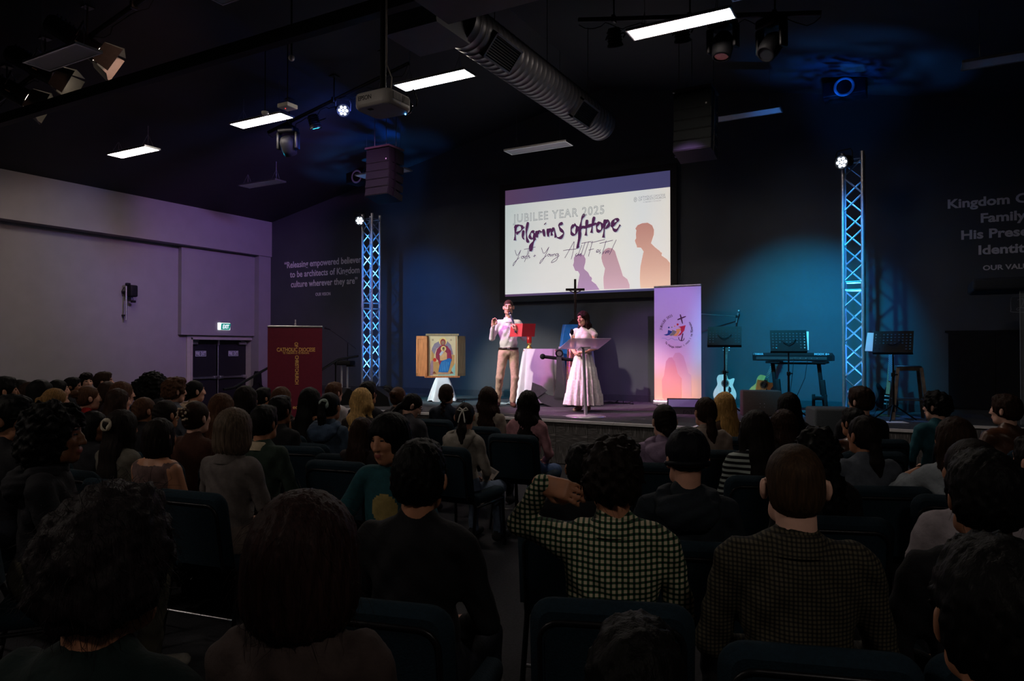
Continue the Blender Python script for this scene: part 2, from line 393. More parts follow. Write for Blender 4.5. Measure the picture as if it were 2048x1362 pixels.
for (x, ya, yb) in ((-9.2, 9.05, 9.9), (-2.4, 9.05, 10.05), (.5, 10.05, 11.0)):
    B().box((x, (ya+yb)/2, STG-.012), (.045, yb-ya, .035)).build('edge_strip', M_edge, stage)
    for k in range(2): B().box((x-.004 if x < -9 else x+.004, ya+(k+.5)*(yb-ya)/2, (STG-.05)/2+.01), (.012, (yb-ya)/2-.006, STG-.06)).build('riser_tile', M_tiles[1], stage)
for (p, q) in (((1001, 827), (1290, 838)), ((1110, 822), (1280, 828))):                  # pale tape on the deck
    a = atZ(*p, STG+.002); c = atZ(*q, STG+.002); d = (c-a).normalized(); n = Vector((-d.y, d.x, 0))*.012
    B().add([a-n, c-n, c+n, a+n, a-n+Vector((0, 0, .002)), c-n+Vector((0, 0, .002)), c+n+Vector((0, 0, .002)), a+n+Vector((0, 0, .002))], [(4, 5, 6, 7), (0, 1, 5, 4), (1, 2, 6, 5), (2, 3, 7, 6), (3, 0, 4, 7)]).build('tape_strip', M_alu, stage)
# steps with hand rails at the side of the stage
st = thing('stage_steps', 'dark carpeted steps with black handrails up to the stage beside the red banner', 'steps', (-9.9, 8.75, 0))
for k in range(3):
    B().box((0, .2+k*.38, (k+1)*.155), (1.36, .38, .31*(k+1)) if False else (1.36, .38, .02)).build('tread', M_tiles[1], st)
    B().box((0, .02+k*.38, (k+1)*.155-.085), (1.36, .02, .15)).build('step_riser', M_tiles[2], st)
for s in (-1, 1): B().prism([(0, 0), (1.14, 0), (1.14, .465), (0, .14)], .03, Matrix(((0, 0, 1, s*.68-.015), (1, 0, 0, .01), (0, 1, 0, 0), (0, 0, 0, 1)))).build('side_panel', M_black, st)
for x, ext in ((-.70, 0), (.70, .55)):
    z0 = .92
    pts = [(x, -.22, z0-.02), (x, 0, z0), (x, 1.15, z0+.50)]+([(x, 1.15+ext, z0+.56)] if ext else [])
    hr = B().tube(pts, .024, 10).build('handrail', M_blackm, st)
    for (yy, zz) in ((.06, z0+.02), (1.10, z0+.47)): B().cyl((x, yy, .02), (x, yy, zz), .017).build('rail_post', M_blackm, hr)
# ================================================================ CEILING EQUIPMENT
M_panel_on = mat('lit_light_panel', (1, .97, .98), .5, var=.01, emit=50, ecol=(1, .87, .76))
M_panel_off = mat('unlit_diffuser', (.55, .55, .60), .45, var=.03)
M_wire = mat('steel_wire', (.18, .18, .19), .4, .8)
def light_panel(A, Bp, lit, label, length=1.2, z=None, far=False):
    if Bp == 'world': p = Vector(A)
    elif Bp is not None:
        rA = _ray(*A)
        rB = _ray(*Bp); Y = length/(rB[0]/rB[1]-rA[0]/rA[1]); p = atY(A[0], A[1], Y)
    else: p = atZ(A[0], A[1], z)
    k = 1.                                                         # keep every panel hanging clear of the sloping ceiling
    while p.z+.18 > min(ceil_z(p.x), ceil_z(p.x+length)) and k > .5:
        k *= .985; p = Vector(_o0)+(p-Vector(_o0))*.985; length *= .985
    yc = p.y-.15 if far else p.y+.15
    t = thing('ceiling_light', label, 'light', (p.x+length/2, yc, p.z), 0, 'suspended light panels')
    b = B(); L, W = length/2, .15
    for x0, y0, sx, sy in ((0, -W+.009, 2*L, .018), (0, W-.009, 2*L, .018), (-L+.009, 0, .018, 2*W-.036), (L-.009, 0, .018, 2*W-.036)): b.box((x0, y0, .012), (sx, sy, .03))
    b.box((0, 0, .024), (2*L-.03, 2*W-.03, .008)); b.build('frame', M_alu, t)
    B().box((0, 0, .006), (2*L-.037, 2*W-.037, .008)).build('diffuser', M_panel_on if lit else M_panel_off, t)
    for s in (-1, 1):
        cz = ceil_z(p.x+length/2+s*.42)-p.z
        b = B(); b.tube([(s*.42, 0, .03), (s*.42, 0, cz)], .003, 5); b.tube([(s*.42, -.12, .03), (s*.42, 0, .25), (s*.42, .12, .03)], .0025, 5); b.build('hanging_wire', M_wire, t)
    return t
light_panel((1251, 62), (1462, 13.4), True, 'lit light panel hanging beside the right lighting bar')
light_panel((785.5, 170), (929, 137), True, 'lit light panel hanging behind the ceiling projector')
light_panel((457.5, 248.2), (560.3, 225.6), True, 'lit light panel hanging below the small white wireless box')
light_panel((212, 309), (289, 290), True, 'lit light panel hanging above the white side wall')
light_panel((1006.9, 301.7), (1131.7, 283), False, 'unlit grey light panel hanging below the end of the spiral duct')
light_panel((476, 371), (550, 354.5), False, 'unlit bluish light panel hanging nearest the top of the white bulkhead end')
light_panel((709, 351), (806, 333.5), False, 'unlit blue-tinted light panel half hidden behind the left line array')
_p = atY(1560.3, 213.6, 11.5)
light_panel((_p.x-1.2, _p.y, _p.z), 'world', False, 'unlit blue-tinted light panel hanging beside the right line array')
_p = atY(1924.5, 124.9, 9.6)
light_panel((_p.x, _p.y, _p.z), 'world', False, 'unlit blue-tinted light panel hanging above the values lettering')
light_panel((44.5, 124.9), (150.5, 81), False, 'unlit light panel hanging among the barn-door fresnel lamps', length=1.05)
light_panel((445.8, 11), None, False, 'unlit light panel hanging before the long dark ceiling beam', z=5.0, far=True)
light_panel((1465, 4), None, False, 'unlit light panel hanging before the right lighting bar', z=5.0, far=True)
for _x in (-9.4, -6.4, 1.8): light_panel((_x, -1.4, 4.9), 'world', True, 'added unseen lit light panel over the rear seats, %s' % {-9.4: 'toward the white wall', -6.4: 'under the ridge', 1.8: 'toward the right wall'}[_x])  # three unseen panels added behind the camera to dimly light the audience
# long dark beam across the hall, lighting bars under the sloping ceiling
bp = atY(350, 137, 5.0)
tag(B().box((-6.6, 5.0, bp.z), (15.2, .10, .13)).build('ceiling_beam', M_black), 'long dark steel beam crossing the hall below the ceiling', 'beam')
def bar_z(x): return ceil_z(x)-.40
def light_bar(xa, xb, Y, label):
    t = thing('lighting_bar', label, 'lighting bar', (xa, Y, bar_z(xa)))
    B().tube([(0, 0, 0), (xb-xa, 0, bar_z(xb)-bar_z(xa))], .03, 10).build('pipe', M_blackm, t)
    n = max(2, int((xb-xa)/.9))
    for i in range(n):
        x = (i+.5)*(xb-xa)/n; z = bar_z(xa+x)-bar_z(xa)
        b = B(); b.cyl((x, 0, z), (x, 0, z+.40), .011); b.box((x, 0, z+.39), (.12, .12, .015)); b.rbox((x, 0, z), (.05, .09, .09), .01); b.build('hanger', M_blackm, t)
    r = random.Random(int(xa*10)); pts = []
    for i in range(40):
        x = i/39*(xb-xa); z = bar_z(xa+x)-bar_z(xa); pts.append((x, .035*math.sin(i*1.9), z-.03-.10*abs(math.sin(i*.55+r.random()*.6))))
    B().tube(pts, .006, 5).build('cable', M_black, t)
    return t
light_bar(-9.75, -6.7, 8.75, 'black lighting bar with cables and lamps above the left stage front')
light_bar(-3.85, -.85, 8.75, 'black lighting bar with draped cables above the right stage front')
light_bar(-12.4, -7.6, 5.2, 'black lighting bar carrying the barn-door fresnel lamps')
M_led_w = mat('led_white_blue', (.8, .85, 1), .3, emit=9, ecol=(.75, .85, 1))
M_led_c = mat('led_cyan', (.1, .8, 1), .3, emit=2.5, ecol=(.05, .7, 1))
M_lens_off = mat('dark_lens', (.02, .025, .03), .08, var=.1)
def fix_root(name, loc, target, label, cat, group=None):
    t = thing(name, label, cat, loc, 0, group)
    q = (Vector(target)-Vector(loc)).to_track_quat('Y', 'Z'); t.rotation_euler = q.to_euler(); return t
def par_can(loc, target, label, led=None, cells=True):
    """compact led par: body axis +Y, round lens with seven cells, yoke"""
    t = fix_root('par_light', loc, target, label, 'stage light', 'led par lights')
    b = B(); b.lathe([(.0, -.13), (.07, -.13), (.085, -.10), (.09, .06), (.105, .075), (.105, .10), (.095, .10), (.095, .085), (0, .085)], 18, axis=(0, 1, 0))
    for k in range(4): b.lathe([(.088, -.09+k*.035), (.098, -.085+k*.035), (.098, -.075+k*.035), (.088, -.07+k*.035)], 18, axis=(0, 1, 0))
    b.build('housing', M_blackm, t)
    if led is None: B().cyl((0, .084, 0), (0, .089, 0), .09, n=18).build('lens', M_lens_off, t)
    else:
        for k in range(7):
            a = k*math.pi/3; r = .055 if k else 0
            B().cyl((r*math.cos(a), .086, r*math.sin(a)), (r*math.cos(a), .092, r*math.sin(a)), .022, n=10).build('led_cell', led, t)
    B().tube([(-.115, 0, 0), (-.12, -.02, .12), (-.10, -.03, .17), (.10, -.03, .17), (.12, -.02, .12), (.115, 0, 0)], .010, 6).build('yoke', M_blackm, t)
    return t
def moving_head(loc, rz, tilt, label):
    t = thing('moving_head_light', label, 'stage light', loc, rz, 'moving head lights')
    B().rbox((0, 0, -.06), (.30, .24, .12), .03).build('base', M_blackm, t)
    for s in (-1, 1): B().rbox((s*.17, 0, -.24), (.05, .12, .30), .02).build('yoke_arm', M_blackm, t)
    hd = B(); hd.lathe([(0, -.15), (.08, -.15), (.12, -.08), (.125, .06), (.11, .16), (.085, .17), (.085, .15), (0, .15)], 20, axis=(0, 1, 0))
    h = hd.build('head', M_black, t, (0, 0, -.32), (tilt, 0, 0))
    B().cyl((0, .15, 0), (0, .156, 0), .084, n=20).build('lens', M_lens_off, h)
    B().cyl((0, 0, 0), (0, 0, .06), .035).build('clamp', M_blackm, t)
    return t
def barz(x, Y=8.75): return bar_z(x)
def fresnel(loc, target, label):
    t = fix_root('fresnel_lamp', loc, target, label, 'stage light', 'barn-door fresnel lamps')
    b = B(); b.lathe([(0, -.62), (.09, -.62), (.115, -.58), (.115, -.30), (.13, -.28), (.13, -.02), (.14, 0), (.14, .02), (.12, .02), (.12, -.01)], 20, axis=(0, 1, 0))
    for k in range(5): b.box((0, -.55+k*.05, .115), (.16, .012, .03))
    b.build('housing', M_blackm, t)
    B().cyl((0, -.012, 0), (0, -.006, 0), .118, n=20).build('lens', mat('fresnel_lens_glow', (1, .9, .75), .2, emit=14, ecol=(1, .82, .62)), t)
    M_bd = mat('barn_door_metal', (.09, .085, .08), .35, .3, var=.1)
    for k in range(4):
        a = k*math.pi/2; R = Matrix.Rotation(a, 4, 'Y')
        q = [(-.135, .03, .14), (.135, .03, .14), (.17, .25, .20), (-.17, .25, .20)]
        vs = [R @ Vector(v) for v in q]; n = (R @ Vector((0, -.2, 1))).normalized()*.004
        bb = B(); bb.add(vs+[v+n for v in vs], [(3, 2, 1, 0), (4, 5, 6, 7), (0, 1, 5, 4), (1, 2, 6, 5), (2, 3, 7, 6), (3, 0, 4, 7)])
        bb.build('barn_door', M_bd, t)
    B().tube([(-.16, -.25, 0), (-.17, -.27, .2), (.17, -.27, .2), (.16, -.25, 0)], .012, 6).build('yoke', M_blackm, t)
    B().box((.118, -.2, -.03), (.01, .06, .05)).build('rating_label', mat('tan_label', (.2, .16, .1), .6), t)
    B().ball((0, -.625, .02), .006, 6, 4).build('standby_light', mat('red_led', (1, .05, .02), .4, emit=3), t)
fresnel((-9.0, 5.30, 5.38), (-5.3, 10.6, 1.7), 'black barn-door fresnel lamp hanging at the inner end of its bar')
fresnel((-9.95, 5.30, 5.25), (-4.6, 10.4, 1.5), 'black barn-door fresnel lamp hanging in the middle of three on its bar')
fresnel((-10.65, 5.30, 5.08), (-6.6, 11.2, 1.6), 'black barn-door fresnel lamp hanging nearest the white side wall')
par_can((-8.66, 8.75, 5.40), (-8.3, 10.2, 1.2), 'led par light glowing cyan on the left lighting bar', M_led_c)
par_can((-8.03, 8.75, 5.50), (-3.0, 3.5, 3.2), 'led par light shining white-blue on the left lighting bar', M_led_w)
par_can((-3.34, 8.75, 5.68), (-3.8, 11.5, 1.0), 'unlit par light on the outer end of the right lighting bar')
par_can((-2.45, 8.75, 5.55), (-2.8, 11.5, 1.0), 'unlit par light half hidden above the lit panel on the right bar')
moving_head((-9.27, 8.75, 5.42), .3, -.9, 'black moving head light on the left lighting bar beside the lit panel')
moving_head((-1.39, 8.75, 5.50), 2.6, -.9, 'black moving head light on the end of the right lighting bar')
moving_head((-1.95, 8.75, 5.62), 2.9, -1.3, 'black moving head light tucked behind the lit panel on the right bar')
# spiral duct
du = thing('spiral_duct', 'round ribbed ventilation duct hanging under the ridge', 'duct', (-4.25, 6.4, 5.17))
M_duct = mat('dull_grey_duct', (.115, .11, .12), .45, .4, var=.15, scale=6)
prof = []; n = 34; Ld = 4.1
for i in range(n):
    y = i*Ld/n; prof += [(.2490, y), (.2490, y+Ld/n*.86), (.2525, y+Ld/n*.89), (.2525, y+Ld/n*.97)]
prof += [(.25, Ld), (.235, Ld+.01), (0, Ld+.01)]
B().lathe(prof, 32, axis=(0, 1, 0)).build('duct_barrel', M_duct, du)
for y0 in (.35, 2.75):
    R = Euler((0, math.radians(-50), 0)); Rm = R.to_matrix()
    nrm = Vector((.775, 0, -.632)); tg = Vector((.632, 0, .775))
    v = B(); c = Vector((0, y0+.3, 0))+nrm*.225
    def P2(y, t_, o_): return Vector((0, y0+y, 0))+nrm*o_+tg*t_
    for (ya, yb, ta, tb) in ((0, .6, -.15, -.125), (0, .6, .125, .15), (0, .025, -.15, .15), (.575, .6, -.15, .15)):
        q = [P2(ya, ta, .275), P2(yb, ta, .275), P2(yb, tb, .275), P2(ya, tb, .275)]; q2 = [P2(ya, ta, .19), P2(yb, ta, .19), P2(yb, tb, .19), P2(ya, tb, .19)]
        v.add(q+q2, [(0, 1, 2, 3), (7, 6, 5, 4), (0, 4, 5, 1), (1, 5, 6, 2), (2, 6, 7, 3), (3, 7, 4, 0)])
    gr = v.build('vent_grille', M_duct, du)
    B().add([P2(.02, -.13, .258), P2(.58, -.13, .258), P2(.58, .13, .258), P2(.02, .13, .258)], [(0, 1, 2, 3)]).build('vent_back', M_black, gr)
    for k in range(9):
        t_ = -.11+k*.0275
        q = [P2(.02, t_, .272), P2(.58, t_, .272), P2(.58, t_+.012, .262), P2(.02, t_+.012, .262)]
        q2 = [x-nrm*.004 for x in q]
        B().add(q+q2, [(0, 1, 2, 3), (7, 6, 5, 4), (0, 4, 5, 1), (1, 5, 6, 2), (2, 6, 7, 3), (3, 7, 4, 0)]).build('vent_slat', M_blackm, gr)
for y in (.8, 2.2, 3.6): B().cyl((0, y, .25), (0, y, ceil_z(-4.25)-5.17), .006, n=6).build('hanger_rod', M_wire, du)
M_plen = mat('dark_duct_box', (.075, .078, .095), .6, var=.1, scale=4)
t = thing('duct_plenum', 'dark square duct box joining the spiral duct', 'duct', (-4.43, 6.12, 4.90))
b = B(); b.box((0, 0, .45), (.62, .58, .9)); b.build('box_casing', M_plen, t)
b = B(); b.box((0, 0, 0), (.66, .62, .02)); b.build('bottom_flange', M_plen, t)
t = thing('duct_plenum', 'dark duct box hanging nearest the projector pole top', 'duct', (-2.9, 4.45, 4.36))
B().box((0, 0, .5), (.9, .95, 1.0)).build('box_casing', M_plen, t); B().box((0, 0, 0), (.94, .99, .02)).build('bottom_flange', M_plen, t)
# projector
pj = thing('projector', 'white ceiling projector on a black drop pole', 'projector', (-3.62, 4.40, 3.56))
M_pj = mat('warm_white_casing', (.78, .72, .68), .38, var=.03)
def plan_box(b, w_, d_, r, layers, n=6):
    vs = []
    for z, ins in layers:
        ww, dd, rr2 = w_/2-ins, d_/2-ins, max(.01, r-ins)
        for cx, cy, a0 in ((ww-rr2, dd-rr2, 0), (-ww+rr2, dd-rr2, math.pi/2), (-ww+rr2, -dd+rr2, math.pi), (ww-rr2, -dd+rr2, 1.5*math.pi)):
            vs += [(cx+rr2*math.cos(a0+math.pi/2*i/n), cy+rr2*math.sin(a0+math.pi/2*i/n), z) for i in range(n+1)]
    m_ = 4*(n+1); b.add(vs, [(j*m_+i, j*m_+(i+1) % m_, (j+1)*m_+(i+1) % m_, (j+1)*m_+i) for j in range(len(layers)-1) for i in range(m_)], True)
    b.add(vs[:m_], [tuple(range(m_-1, -1, -1))]); b.add(vs[-m_:], [tuple(range(m_))]); return b
plan_box(B(), .36, .32, .075, ((-.058, .012), (-.048, .002), (-.035, 0), (.035, .0), (.05, .006), (.062, .03))).build('casing', M_pj, pj)
plan_box(B(), .34, .30, .07, ((-.064, .004), (-.058, 0))).build('base_plate', mat('grey_white_plastic', (.42, .38, .40), .5, var=.03), pj)
for k in range(2):
    vt = B().box((.1795, -.05+k*.105, .01), (.004, .095, .055)).build('vent', mat('vent_dark', (.10, .095, .09), .6), pj)
    for j in range(8): B().box((.1825, -.092+k*.105+j*.012, .01), (.003, .003, .053)).build('vent_fin', M_pj, vt)
text('EPSON', mat('dark_grey_print', (.05, .045, .045), .6), pj, width=.13, size=.05, loc=(-.05, -.1605, -.012), bold=.0005)
b = B(); b.lathe([(0, .165), (.05, .165), (.055, .185), (.045, .19), (.0, .18)], 20, c=(.1, 0, 0), axis=(0, 1, 0)); b.build('lens', M_lens_off, pj)
B().box((-.05, -.09, -.066), (.04, .03, .004)).build('sensor_window', M_black, pj)
B().ball((.12, .13, -.068), .006, 6, 4).build('power_light', mat('blue_led', (.1, .4, 1), .4, emit=12), pj)
b = B(); b.cyl((0, 0, .06), (0, 0, ceil_z(-3.62)-3.56), .024, n=14); b.rbox((0, 0, .075), (.14, .14, .03), .008); b.build('drop_pole', M_black, pj)
B().tube([(.06, .02, .07), (.07, .02, .2), (.035, 0, .3), (.032, 0, 1.8)], .005, 6).build('cable', mat('tan_cable', (.3, .24, .2), .5), pj)
B().tube([(.14, .1, .06), (.2, .13, .12), (.24, .13, .02), (.22, .14, -.02)], .005, 6).build('cable', M_black, pj)
# line array loudspeakers
M_cab = mat('black_cabinet_paint', (.006, .0065, .007), .55, spec=.2, var=.2, scale=30)
M_grl = mat('dark_speaker_grille', (.008, .010, .011), .7, spec=.2, var=.5, scale=140)
def line_array(loc, rz, label):
    t = thing('line_array_speaker', label, 'loudspeaker', loc, rz, 'hanging line array loudspeakers')
    B().box((0, -.02, .03), (.56, .45, .035)).build('bumper_frame', mat('brownish_frame', (.06, .045, .045), .5), t)
    z, y, tilt = 0, 0, 0.
    for k in range(5):
        hh = .26 if k == 0 else .155; tilt = -.02-k*.055
        M = Matrix.Translation((0, y, z)) @ Matrix.Rotation(tilt, 4, 'X')
        cab = B().prism([(-.21, 0), (.21, -.02), (.21, -hh+.02), (-.21, -hh)], .54, M @ Matrix(((0, 0, 1, -.27), (1, 0, 0, 0), (0, 1, 0, 0), (0, 0, 0, 1)))).build('cabinet', M_cab, t)
        g = B(); g.box((0, 0, 0), (.52, .012, hh-.02)); go = g.build('grille', M_grl, cab); go.matrix_local = M @ Matrix.Translation((0, -.214, -hh/2))
        for s in (-1, 1):
            ro = B().box((s*.277, -.05, -hh/2), (.014, .05, hh)).build('rigging_bracket', M_blackm, cab); ro.matrix_local = M
        if k == 0:
            lg = B().box((.2, -.222, -hh+.05), (.022, .003, .022)).build('badge', M_white, cab); lg.matrix_local = M
        y += math.sin(tilt)*hh*-1*-.3; z -= (hh+.006)
    top = ceil_z(loc[0])-loc[2]
    for sx, sy in ((-.25, 0), (.25, 0), (-.1, .15)): B().tube([(sx, sy, .04), (sx, sy, top)], .006, 5).build('hanging_chain', M_wire, t)
line_array((-2.68, 10.3, 5.30), 0, 'black line array loudspeaker hanging beside the right lighting bar')
line_array((-8.42, 10.3, 5.26), 0, 'black line array loudspeaker hanging above the icon')
# small ceiling things
p = atY(575, 213, 7.2); t = thing('wireless_box', 'small white wireless box with a red light under the ceiling', 'wireless box', p)
B().rbox((0, 0, 0), (.20, .20, .06), .012).build('casing', M_white, t); B().cyl((0, 0, .03), (0, 0, ceil_z(p.x)-p.z-.02), .008, n=6).build('drop_rod', M_black, t)
B().ball((-.02, -.02, -.032), .006, 6, 4).build('status_light', mat('red_led', (1, .05, .02), .4, emit=3), t)
p = atY(530, 226, 7.4); t = thing('smoke_detector', 'tiny white smoke detector above the lit panel', 'detector', p)
B().lathe([(0, -.03), (.04, -.03), (.05, -.01), (.05, .02), (0, .02)], 14).build('cover', M_white, t); B().cyl((0, 0, .02), (0, 0, ceil_z(p.x)-p.z), .008, n=6).build('drop_rod', M_black, t)
p = atY(583, 116, 6.4); t = thing('pendant_bulb', 'unlit bulb on a short drop below the dark beam', 'lamp', p)
B().ball((0, 0, 0), .04, 12, 8).build('globe', M_white, t); B().cyl((0, 0, .035), (0, 0, ceil_z(p.x)-p.z), .012, n=8).build('stem', M_black, t)
for (px_, py_, side) in ((1690, 160, 'right'), (725, 331, 'left')):
    p = atY(px_, py_, 12.3); p.z = min(p.z, ceil_z(p.x)-.16)
    t = thing('ceiling_fan_unit', 'dark ventilation unit with a round ring high above the %s lettering' % ('values' if side == 'right' else 'vision'), 'fan unit', p)
    B().rbox((0, 0, 0), (.62, .40, .24), .02).build('casing', M_cab, t)
    B().lathe([(.11, 0), (.13, .012), (.15, 0)], 24, c=(0, -.20, 0), axis=(0, -1, 0)).build('ring', mat('blue_grey_ring', (.3, .33, .4), .4), t)
    B().box((0, 0, .2), (.05, .05, .3)).build('bracket', M_black, t)
# clamp light on the white side wall
p = atX(252, 640, XW+.12); t = thing('wall_pole_light', 'black lamp clamped to a short metal pole on the white wall', 'stage light', p)
B().cyl((0, 0, 0), (0, 0, .78), .02).build('pole', M_alu, t)
for zz in (.1, .6): B().box((-.06, 0, zz), (.12, .05, .03)).build('wall_bracket', M_blackm, t)
b = B(); b.rbox((.05, .09, .62), (.20, .17, .25), .03); b.rbox((.03, .02, .76), (.06, .1, .06), .015); b.build('lamp_body', M_black, t)
b = B(); b.tube([(.05, .1, .50), (.06, .12, .44), (.05, .10, .40)], .007, 6); b.rbox((.05, .13, .40), (.06, .09, .05), .01); b.tube([(-.02, -.03, .7), (-.05, -.07, .6), (-.03, -.06, .5)], .008, 6); b.build('cable', M_black, t)
# exit sign
p = atX(449, 650, XW+.13); t = thing('exit_sign', 'glowing green exit sign above the fire exit doors', 'sign', p)
B().rbox((0, 0, .08), (.10, .32, .045), .008).build('housing', mat('grey_housing', (.25, .23, .27), .5), t)
B().box((.0, -.155, -.035), (.05, .07, .17)).build('light_edge', mat('sign_glow', (.9, 1, .97), .4, emit=1.0), t)
B().box((0, .0, -.035), (.035, .30, .17)).build('glow_panel', mat('sign_glow', (.9, 1, .97), .4, emit=1.0), t)
B().prism([(-.125, -.075), (.125, -.075), (.165, .075), (-.105, .075)], .006, Matrix(((0, 0, 1, .019), (1, 0, 0, 0), (0, 1, 0, -.04), (0, 0, 0, 1)))).build('green_face', mat('exit_green', (.0, .16, .13), .4, emit=1., ecol=(.0, .19, .15)), t)
text('EXIT', mat('exit_white', (.9, 1, .97), .4, emit=1., ecol=(.9, 1, .97)), t, width=.19, size=.13, loc=(.027, .015, -.085), rot=(math.pi/2, 0, math.pi/2), bold=.003, shear=.15)
# ================================================================ THINGS ON AND AROUND THE STAGE
def decal(parent, pts, m, y, name='print', th=.0012):
    """flat printed shape facing local -Y, pts are (x, z)"""
    return B().prism(pts, th, Matrix(((1, 0, 0, 0), (0, 0, 1, y), (0, 1, 0, 0), (0, 0, 0, 1)))).build(name, m, parent)
def strokes(parent, lines, wd, m, y, name='lettering'):
    """pen strokes as thin ribbons facing local -Y with round joins"""
    b = B()
    for pl in lines:
        pts = []
        for i in range(len(pl)-1):                                     # Catmull-Rom smoothing
            p0 = pl[max(i-1, 0)]; p1 = pl[i]; p2 = pl[i+1]; p3 = pl[min(i+2, len(pl)-1)]
            for k in range(4):
                t = k/4; pts.append(tuple(.5*((2*p1[c])+(-p0[c]+p2[c])*t+(2*p0[c]-5*p1[c]+4*p2[c]-p3[c])*t*t+(-p0[c]+3*p1[c]-3*p2[c]+p3[c])*t**3) for c in (0, 1)))
        pts.append(pl[-1]); L = []; R = []
        for i, p in enumerate(pts):
            a = pts[max(i-1, 0)]; c = pts[min(i+1, len(pts)-1)]; dx, dz_ = c[0]-a[0], c[1]-a[1]; n = math.hypot(dx, dz_) or 1
            wv = wd*(.75+.35*math.sin(i*.9)) if wd > .02 else wd
            ox, oz = -dz_/n*wv/2, dx/n*wv/2
            L.append((p[0]+ox, y, p[1]+oz)); R.append((p[0]-ox, y, p[1]-oz))
        n = len(pts); b.add(L+R, [(i+1, i, n+i, n+i+1) for i in range(n-1)])
    return b.build(name, m, parent)
def circ(cx, cz, r, n=16, rz=None, a0=0, a1=2*math.pi):
    return [(cx+r*math.cos(a0+(a1-a0)*i/n), cz+(rz or r)*math.sin(a0+(a1-a0)*i/n)) for i in range(n)]
def emat(name, col, s): return mat(name, col, .6, var=.02, emit=s, ecol=col)
# ---------------------------------------------------------------- projection screen
YS = WBACK-.10
s0 = atY(1009.6, 593.5, YS); s1 = atY(1340.5, 340.2, YS)
SW, SH = s1.x-s0.x, s1.z-s0.z
scr = thing('projection_screen', 'large framed projection screen showing the festival slide', 'screen', (s0.x, YS, s0.z))
def S(zx, zy):
    p = atY(960+zx*.2247, 320+zy*.2247, YS); return (p.x-s0.x, p.z-s0.z)
M_frame = mat('black_velvet_frame', (.018, .017, .017), .8, var=.1)
for c, sz in (((SW/2, .02, -.06), (SW+.24, .06, .12)), ((SW/2, .02, SH+.06), (SW+.24, .06, .12)), ((-.06, .02, SH/2), (.12, .06, SH)), ((SW+.06, .02, SH/2), (.12, .06, SH))):
    B().box(c, sz).build('frame_bar', M_frame, scr)
B().box((SW/2, .06, SH/2), (SW+.1, .03, SH+.1)).build('screen_back', M_frame, scr)
def blankscreen(nt, co):
    x, y, z = n_sep(nt, co); return n_ramp(nt, n_math(nt, 'DIVIDE', x, SW), ((0, (.085, .045, .10)), (.5, (.050, .048, .13)), (1, (.048, .045, .12))))
B().box((SW/2, .03, SH/2), (SW, .02, SH)).build('screen_cloth', node_mat('bare_screen_painted_ambient', blankscreen, .8, 1.0), scr)  # ambient light on the uncovered cloth, painted in as a faint emissive gradient
za, zb_ = S(222, 404)[1], S(220, 1197)[1]
def slide_col(nt, co):
    x, y, z = n_sep(nt, co); fx = n_math(nt, 'DIVIDE', x, SW); fz = n_math(nt, 'DIVIDE', n_math(nt, 'SUBTRACT', z, zb_), za-zb_)
    base = n_ramp(nt, fx, ((0, (.44, .50, .49)), (.25, (.55, .56, .54)), (.7, (.62, .62, .57)), (.85, (.58, .60, .60)), (1, (.66, .62, .56))))
    return n_mix(nt, n_math(nt, 'MULTIPLY', n_math(nt, 'SUBTRACT', 1, fz), .35), base, (.70, .66, .66))
B().box((SW/2, .018, (za+zb_)/2), (SW, .004, za-zb_)).build('slide_background', node_mat('slide_white', slide_col, .8, 1.0), scr)
ps = [(1425, 1140), (1420, 1050), (1425, 950), (1450, 830), (1455, 815), (1430, 780), (1395, 778), (1392, 760), (1385, 745), (1376, 715), (1388, 695), (1385, 660), (1390, 625), (1380, 610), (1400, 580), (1440, 562), (1490, 557), (1530, 580), (1547, 620), (1545, 665), (1530, 710), (1520, 740), (1555, 775), (1600, 810), (1605, 820), (1618, 822), (1615, 850), (1660, 880), (1690, 915), (1690, 1136)]
pw = [(1100, 1150), (1095, 1050), (1110, 965), (1095, 935), (1085, 905), (1078, 870), (1085, 830), (1110, 795), (1140, 780), (1175, 785), (1200, 810), (1215, 860), (1235, 920), (1255, 980), (1270, 1030), (1310, 1060), (1330, 1110), (1332, 1143)]
pb = [(860, 1165), (870, 1095), (880, 1040), (885, 1018), (870, 990), (845, 985), (835, 960), (825, 935), (833, 910), (833, 870), (850, 845), (885, 836), (920, 845), (938, 880), (935, 915), (925, 950), (925, 970), (960, 1000), (980, 1040), (985, 1035), (995, 1055), (990, 1075), (1030, 1105), (1063, 1155)]
def grad(name, top, bot, z0, z1):
    def f(nt, co):
        x, y, z = n_sep(nt, co); return n_ramp(nt, n_math(nt, 'DIVIDE', n_math(nt, 'SUBTRACT', z, z0), z1-z0), ((0, bot), (.35, tuple(.5*(a+c) for a, c in zip(top, bot))), (1, top)))
    return node_mat(name, f, .8, 1.0)
for nm, pp, top, bot in (('salmon_figure', ps, (.42, .20, .17), (.72, .47, .36)), ('mauve_figure', pw, (.40, .24, .28), (.55, .36, .42)), ('violet_figure', pb, (.32, .20, .30), (.38, .24, .40))):
    q = [S(*p) for p in pp]; decal(scr, q, grad(nm, top, bot, min(z for _, z in q), max(z for _, z in q)), .012, 'silhouette')
M_purple = emat('slide_purple_ink', (.06, .016, .06), 1.0); M_shadow = emat('slide_shadow_ink', (.33, .36, .41), 1.0); M_thin = emat('slide_thin_ink', (.065, .028, .085), 1.0); M_out = emat('slide_outline_ink', (.26, .27, .28), 1.0)
